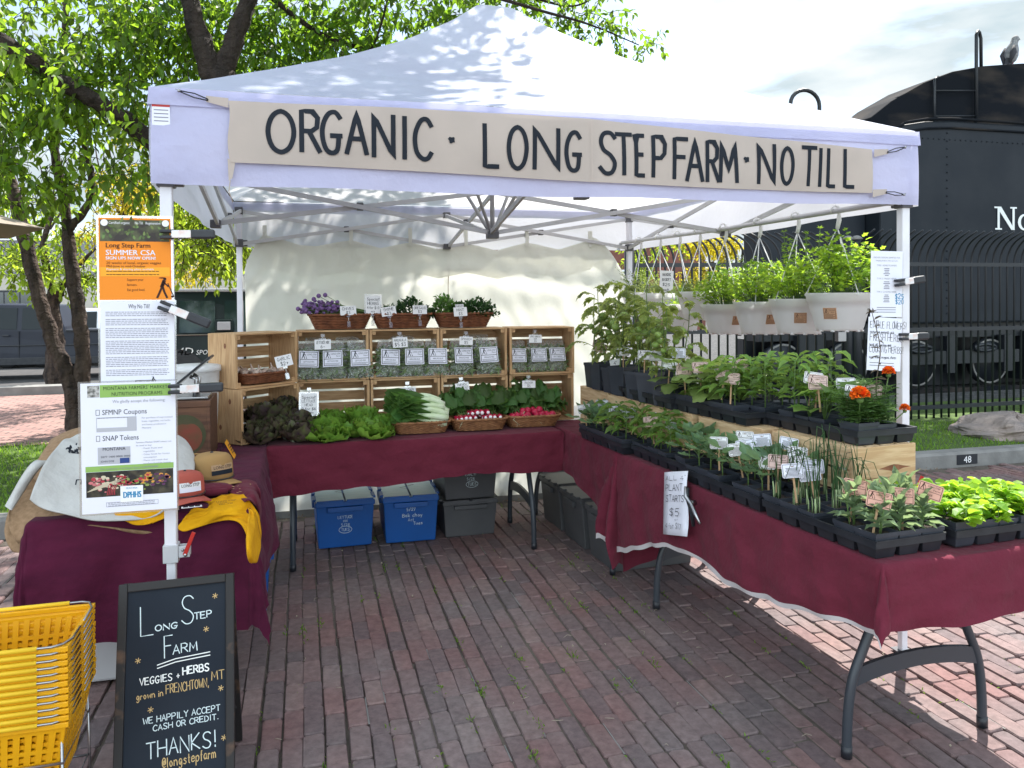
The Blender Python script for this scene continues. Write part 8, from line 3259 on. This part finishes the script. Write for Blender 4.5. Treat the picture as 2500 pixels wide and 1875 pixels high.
TZ = TH + .010
a_ = lambda x, y, **k: at(x, y, **k)
bur = thing('burlap_sack', 'brown burlap sack draped over the corner of the clothing table', 'sack')
MB().grid(patch([[a_(120, 1078, Y=1.0), a_(180, 1058, Y=1.05), a_(300, 1060, Y=1.05), a_(420, 1075, Y=1.0)], [a_(88, 1132, Y=.80), a_(160, 1085, Y=.85), a_(300, 1085, Y=.85), a_(440, 1110, Y=.85)],
                 [a_(32, 1222, Y=.55), a_(110, 1200, Y=.60), a_(280, 1225, Y=.56), a_(440, 1250, Y=.56)], [a_(40, 1330, Y=.42), a_(120, 1290, Y=.38), a_(250, 1285, Y=.37), a_(510, 1312, Y=.36)]], 34, 34, .016, 4, 4)).build('cloth', M_BURLAP, bur, solid=.004)
mb = MB()
mb.grid(patch([[a_(60, 1150, Y=.62), a_(100, 1190, Y=.62), a_(130, 1235, Y=.60), a_(150, 1290, Y=.5)], [a_(35, 1205, Y=.58), a_(70, 1240, Y=.56), a_(95, 1275, Y=.52), a_(112, 1305, Y=.47)],
               [a_(18, 1270, Y=.53), a_(38, 1298, Y=.49), a_(70, 1320, Y=.47), a_(90, 1340, Y=.44)], [a_(20, 1320, Y=.50), a_(35, 1345, Y=.46), a_(60, 1350, Y=.44), a_(80, 1350, Y=.42)]], 20, 20, .008, 6, 5))
mb.build('folded_corner', M_BURLAP, bur, solid=.004)
tote_ = thing('tote_bag', 'off-white cotton tote bag with black print, propped up on the burlap', 'tote bag')
Pt = patch([[a_(178, 1067, Y=.86), a_(262, 1054, Y=.88), a_(385, 1052, Y=.88), a_(460, 1090, Y=.88)], [a_(140, 1090, Y=.66), a_(250, 1100, Y=.66), a_(385, 1105, Y=.68), a_(478, 1132, Y=.70)],
            [a_(106, 1138, Y=.48), a_(210, 1190, Y=.46), a_(340, 1195, Y=.46), a_(455, 1185, Y=.50)], [a_(72, 1218, Y=.36), a_(172, 1260, Y=.335), a_(300, 1272, Y=.33), a_(400, 1245, Y=.34)]], 44, 44, .013, 9, 7)
MB().grid(Pt).build('bag_body', M_TOTE, tote_, solid=.005)
mb = MB()
mb.grid(patch([[a_(100, 1128, Y=.60), a_(108, 1127, Y=.60), a_(116, 1126, Y=.60), a_(124, 1130, Y=.60)], [a_(70, 1140, Y=.54), a_(77, 1144, Y=.53), a_(84, 1148, Y=.53), a_(92, 1151, Y=.54)],
               [a_(35, 1195, Y=.51), a_(41, 1199, Y=.50), a_(47, 1203, Y=.50), a_(54, 1207, Y=.51)], [a_(12, 1236, Y=.47), a_(18, 1239, Y=.46), a_(24, 1242, Y=.45), a_(29, 1245, Y=.45)]], 18, 8, .002, 2, 3))
mb.build('strap', M_TOTE, tote_, solid=.004)
N0 = np.array((.03, -.72, .69))
mb = MB()
for k in range(34):
    p = a_(180 + rng.gauss(0, 9), 1108 + rng.gauss(0, 9), Y=.625)
    leaves(mb, [p + N0 * .006], [np.array(cam_r) * rng.uniform(-1, 1) + np.array(cam_u) * rng.uniform(-1, 1)], rng.uniform(.010, .024), .010, 'oval', up=N0, roll=.05, curl=.1)
mb.build('printed_plant', M_INK, tote_)
mb = MB()
p = a_(193, 1181, Y=.455) + N0 * .012
X = frame(tuple(p), (1, 0, 0), (0, .69, .72))
ribbon(mb, [(-.008, -.010), (-.008, .010), (.010, .010), (.010, -.010)], .005, 0, X)
mb.build('printed_letter', M_INK, tote_)

sh = thing('tshirt', 'bright yellow T-shirt with dark print hanging over the table corner', 'T-shirt')
Psh = (patch([[a_(484, 1229, Z=TZ + .006), a_(520, 1218, Z=TZ + .012), a_(553, 1208, Z=TZ + .012), a_(594, 1208, Z=TZ + .010)], [a_(468, 1244, Y=.372), a_(515, 1240, Y=.372), a_(560, 1238, Y=.374), a_(614, 1228, Z=TZ + .008)],
                 [a_(448, 1267, Y=.340), a_(505, 1258, Y=.340), a_(572, 1255, Y=.340), a_(634, 1278, X=.262)], [a_(436, 1292, Y=.330), a_(494, 1284, Y=.330), a_(572, 1272, Y=.330), a_(622, 1372, X=.268)]], 44, 44, .009, 3, 10))
MB().grid(Psh).build('cotton_front', M_TSHIRT, sh, solid=.004)
mb = MB()
mb.grid(patch([[a_(606, 1240, X=.245), a_(614, 1245, X=.26), a_(622, 1252, X=.268), a_(630, 1262, X=.27)], [a_(608, 1275, X=.262), a_(616, 1285, X=.270), a_(624, 1295, X=.276), a_(634, 1310, X=.278)],
               [a_(600, 1320, X=.262), a_(612, 1330, X=.276), a_(626, 1335, X=.280), a_(634, 1322, X=.280)], [a_(606, 1370, X=.262), a_(614, 1372, X=.276), a_(622, 1375, X=.280), a_(630, 1366, X=.278)]], 18, 10, .006, 5, 4))
mb.build('sleeve', M_TSHIRT, sh, solid=.004)
mb = MB()
X = frame(tuple(Psh[12, 25]), tuple(Psh[12, 35] - Psh[12, 15]), tuple(Psh[4, 25] - Psh[20, 25])) @ Matrix.Translation((0, 0, .014))
digger(mb, -.075, -.012, .040, 0, X @ Matrix.Translation((-.02, 0, 0)))
for k in range(3):
    printed(mb, ('LONG STEP', 'Farm', 'No Till')[k], -.03 + .006 * k, .012 - .015 * k, .011, 0, X, width=(.075, .035, .05)[k])
mb.build('shirt_print', M_INK, sh)
s2 = thing('tshirt', 'yellow T-shirt edge peeping out below the tote bag', 'T-shirt')
MB().grid(patch([[a_(280, 1248, Y=.352), a_(320, 1240, Y=.355), a_(360, 1238, Y=.36), a_(402, 1238, Y=.36)], [a_(285, 1262, Y=.346), a_(320, 1255, Y=.346), a_(360, 1252, Y=.348), a_(405, 1250, Y=.35)],
                 [a_(300, 1270, Y=.340), a_(325, 1272, Y=.336), a_(365, 1270, Y=.338), a_(408, 1256, Y=.345)], [a_(310, 1272, Y=.338), a_(335, 1282, Y=.332), a_(370, 1278, Y=.334), a_(410, 1260, Y=.342)]], 14, 14, .003, 8, 5)).build('cotton_front', M_TSHIRT, s2, solid=.004)
s3 = thing('tshirt', 'folded dark plum T-shirt with a white size sticker behind the pole', 'T-shirt')
MB().grid(patch([[a_(400, 1215, Z=TZ), a_(440, 1210, Z=TZ + .015), a_(475, 1218, Z=TZ + .015), a_(500, 1226, Z=TZ + .004)], [a_(395, 1235, Z=TZ), a_(440, 1228, Z=TZ + .022), a_(480, 1232, Z=TZ + .020), a_(508, 1236, Z=TZ + .008)],
                 [a_(395, 1258, Y=.40), a_(435, 1255, Y=.40), a_(470, 1254, Y=.40), a_(495, 1250, Y=.40)], [a_(398, 1275, Y=.352), a_(440, 1268, Y=.350), a_(470, 1262, Y=.352), a_(480, 1256, Y=.36)]], 18, 18, .004, 12, 4)).build('cotton_front', mat('plum cotton', (.055, .008, .030), .95, bump=.4, bscale=20), s3, solid=.004)
mb = MB()
X = Matrix.Translation(tuple(a_(468, 1237, Z=TZ + .028))) @ Matrix.Rotation(.15, 4, 'Z') @ Matrix.Rotation(-.12, 4, 'X')
mb.box(-.036, .036, -.020, .020, -.001, .001, 0, X)
for k in range(3):
    mb.box(-.030 + .021 * k, -.030 + .017 + .021 * k, -.014, .014, .0011, .0016, 1, X)
mb.build('size_sticker', [M_PAPERW, M_INK], s3)
s4 = thing('tshirt', 'maroon T-shirt with gold print lying along the table edge', 'T-shirt')
MB().grid(patch([[a_(550, 1180, Z=TZ), a_(580, 1172, Z=TZ + .02), a_(600, 1172, Z=TZ + .02), a_(622, 1178, Z=TZ + .006)], [a_(556, 1198, Z=TZ + .006), a_(585, 1188, Z=TZ + .028), a_(612, 1186, Z=TZ + .028), a_(634, 1205, Z=TZ + .01)],
                 [a_(575, 1212, Z=TZ + .014), a_(600, 1205, Z=TZ + .026), a_(622, 1210, Z=TZ + .022), a_(636, 1250, X=.254)], [a_(600, 1225, Z=TZ + .018), a_(616, 1225, Z=TZ + .02), a_(630, 1250, X=.250), a_(632, 1300, X=.256)]], 20, 20, .006, 14, 5)).build('cotton_front', M_MAROON, s4, solid=.004)
mb = MB()
for k in range(16):
    p = a_(592 + rng.gauss(0, 12), 1194 + rng.gauss(0, 7), Z=TZ + .030)
    leaves(mb, [p], [(rng.uniform(-1, 1), rng.uniform(-1, 1), 0)], .016, .005, 'oval', up=(0, 0, 1), roll=.05, curl=.1)
mb.build('gold_print', M_CHALKY, s4)
s5 = thing('beanie', 'folded maroon beanie lying beside the tan cap', 'beanie', tuple(a_(520, 1206, Z=TZ)))
mb = MB()
mb.ball((0, 0, .022), .085, 0, 18, 8, (1, .75, .26))
mb.build('knit_body', M_MAROON, s5)
mb = MB()
mb.tube([(.06, -.045, .018), (.0, -.064, .020), (-.06, -.045, .018)], [.014, .016, .014], 8)
mb.build('turned_cuff', M_MAROON, s5)


def cap(name, label, p, rz, m, text, s=1.0):
    t = thing('cap', label, 'cap', M=Matrix.Translation(tuple(p)) @ Matrix.Rotation(rz, 4, 'Z') @ Matrix.Scale(s, 4))
    mb = MB()
    P = np.zeros((10, 29, 3))
    for i in range(10):
        v = i / 9
        for j in range(29):
            a = 2 * pi * j / 28
            r0 = (1 - (1 - cos(v * pi / 2)) * 1.0)
            r0 = cos(v ** 1.6 * pi / 2) ** .62
            P[i, j] = (.088 * r0 * cos(a), -.096 * r0 * sin(a), .012 + .112 * sin(v * pi / 2) ** .9 + (.014 * (1 - v) * v * 4 * max(0, -(-sin(a)))))
    mb.grid(P)
    co = mb.build('crown', m, t, solid=.003)
    mb = MB()
    P = np.zeros((6, 15, 3))
    for i in range(6):
        for j in range(15):
            a = pi + pi * (.10 + .80 * j / 14)
            r1 = .090 + .078 * (i / 5) * sin(pi * j / 14) ** .55
            x, y = .088 / .096 * r1 * cos(a), r1 * sin(a) * 1.0
            P[i, j] = (x, y, .014 - .020 * (x / .088) ** 2 - .006 * i / 5)
    mb.grid(P)
    mb.build('brim', m, t, solid=.004)
    mb = MB()
    mb.tube([(.091 * cos(a), .100 * sin(a), .018) for a in np.linspace(pi * 1.02, pi * 1.98, 16)], .003, 6)
    mb.ball((0, 0, .125), .008, 0, 8, 5)
    mb.build('braid', M_BLACK, t)
    X = Matrix.Translation((0, -.094, .062)) @ Matrix.Rotation(radians(82), 4, 'X')
    mb = MB()
    nn = 7
    for z0_, z1_, mi in ((-.022, -.002, 1), (-.002, .024, 0)):
        P = np.zeros((2, nn, 3))
        for i, z in enumerate((z0_, z1_)):
            for j in range(nn):
                u = (j / (nn - 1) - .5) * .10
                P[i, j] = (u, z, -(u / .088) ** 2 * .04 + .004)
        mb.grid(P, mi, X)
    po = mb.build('patch', [M_STICK if m is M_CAPTAN else M_PAPERW, M_INK if m is M_CAPTAN else M_PAPER], t)
    lt = MB()
    v0 = lt.n
    printed(lt, text, 0, .004, .014, 0, None, 0, align='c', width=.085)
    A = np.concatenate(lt.v)
    A[:, 2] = -(A[:, 0] / .088) ** 2 * .04 + .0056
    lt.v = [A @ np.array(X.to_3x3()).T + np.array(X.translation)]
    lt.build('lettering', M_INK, po)
    return t


cap('cap', 'tan cap with a dark patch and flat brim on the clothing table', a_(518, 1172, Z=TZ + .028), .62, M_CAPTAN, 'LONG STEP', .95)
cap('cap', 'faded red cap with a pale patch beside the pole', a_(452, 1212, Z=TZ + .035), .42, M_CAPRED, 'LONG STEP', .80)
bw_ = thing('woven_bowl', 'shallow round woven bowl behind the caps on the clothing table', 'bowl', tuple(a_(458, 1145, Z=TZ)))
mb = MB()
mb.lathe([(.05, 0), (.075, .02), (.09, .05), (.095, .052), (.088, .046), (.07, .022), (.001, .010)], 24)
mb.build('woven_side', M_MAROON, bw_)
mb = MB()
mb.tube([(.093 * cos(a), .093 * sin(a), .052) for a in np.linspace(0, 2 * pi, 28)[:-1]], .006, 6, closed=True)
mb.build('rim', M_CAPTAN, bw_)

oc = thing('vintage_crate', 'old dark fruit crate with a faded red and green picture on its side', 'crate', (-.325, 1.34, TH + .008), .02)
mb = MB()
mb.box(.014, .286, 0, .012, .01, .285)
mb.box(.014, .286, .39, .40, .01, .285)
mb.box(.0, .30, -.0, .40, .0, .010)
mb.build('wall', M_OLDWOOD, oc)
mb = MB()
for x in (0, .286):
    mb.box(x, x + .014, -.004, .404, .012, .30)
mb.box(-.004, .304, -.006, .0, .275, .305)
mb.box(.0, .3, .0, .40, .296, .302)
mb.build('rim', M_OLDWOOD, oc, bevel=.003)
mb = MB()
ov = [(.175 + .105 * cos(a), -.0015, .135 + .105 * sin(a)) for a in np.linspace(0, 2 * pi, 24)[:-1]]
mb.add(ov, [tuple(range(23))])
lo = mb.build('painted_oval', M_GREENLAB, oc)
mb = MB()
ap = []
for k in range(26):
    a = 2 * pi * k / 26
    r_ = .066 * (1 + .10 * cos(2 * a) - .12 * exp(-((a - pi / 2) / .35) ** 2))
    ap.append((.19 + r_ * 1.0 * cos(a), -.0026, .125 + r_ * 1.25 * sin(a)))
mb.add(ap, [tuple(range(26))])
mb.build('painted_fruit', M_REDLAB, lo)

tb_ = thing('tablet_stand', 'tilted tablet on a bright metal stand on top of the old fruit crate', 'tablet', (-.13, 1.50, TH + .314))
mb = MB()
mb.box(-.13, .09, -.09, .09, 0, .012)
mb.build('base_plate', M_CHROME, tb_, bevel=.003)
mb = MB()
mb.tube([(.02, -.06, .012), (.03, -.06, .10), (.0, -.06, .115)], .010, 8)
mb.build('stand_arm', M_CHROME, tb_)
mb = MB()
mb.tube([(.02, .06, .012), (.03, .06, .10), (.0, .06, .115)], .010, 8)
mb.build('stand_arm', M_CHROME, tb_)
mb = MB()
X = Matrix.Translation((.0, 0, .130)) @ Matrix.Rotation(radians(-40), 4, 'Y')
mb.box(-.13, .13, -.09, .09, -.005, .006, 0, X)
so = mb.build('tablet_body', M_BLACK, tb_, bevel=.003)
mb = MB()
mb.box(-.125, .125, -.085, .085, -.0075, -.0056, 0, X)
mb.build('silver_back', M_CHROME, so)
wt_ = thing('plastic_tub', 'white plastic tub standing behind the old fruit crate', 'tub', (-.16, 1.86, TH + .008))
mb = MB()
mb.lathe([(.11, 0), (.125, .30), (.13, .42), (.135, .425), (.12, .43)], 26)
mb.build('tub_wall', M_WHITE, wt_)
mb = MB()
mb.lathe([(.001, .455), (.12, .45), (.138, .445), (.140, .415), (.134, .415)], 26)
mb.build('lid', M_WHITE, wt_)

tc_ = thing('table_card', 'small yellow tent card standing on the maroon cloth beside the old crate', 'card', (.04, 1.42, TH + .008), .0)
for s, m_ in ((1, M_ORANGE2), (-1, M_INK)):
    mb = MB()
    mb.add([(0, -.05, .085), (0, .05, .085), (s * .045, .05, 0), (s * .045, -.05, 0)], [(0, 1, 2, 3)])
    po = mb.build('card_face' if s > 0 else 'card_back', m_, tc_, solid=.002)
lt = MB()
X = frame((.026, 0, .043), (0, 1, 0), (-.045, 0, .085))
for k in range(4):
    rule(lt, -.038, .022 - .014 * k, .038 - .012 * (k % 2), .028 - .014 * k, 0, X, .003)
lt.build('small_lettering', M_OLDWOOD, tc_)

cx0, cx1 = a_(222, 1560, Y=.62), a_(330, 1690, Y=.62)
ck = thing('cooler_box', 'pale cooler box with a dark green lid under the clothing table', 'cooler', (-.50, .60, 0))
mb = MB()
mb.taper(.36, .30, .38, .32, .012, .27, 0, None, True, True, (.20, .18))
mb.build('box_body', mat('pale cooler plastic', (.42, .41, .42), .6), ck, bevel=.012)
mb = MB()
mb.box(.0, .40, .01, .35, .27, .32)
mb.build('lid', mat('dark teal plastic', (.01, .045, .05), .5), ck, bevel=.01)
lt = MB()
printed(lt, 'IIP', .30, .17, .035, 0, Matrix(((1, 0, 0, 0), (0, 0, 1, .016), (0, 1, 0, 0), (0, 0, 0, 1))), width=.05)
lt.build('lettering', M_NAVY, ck)
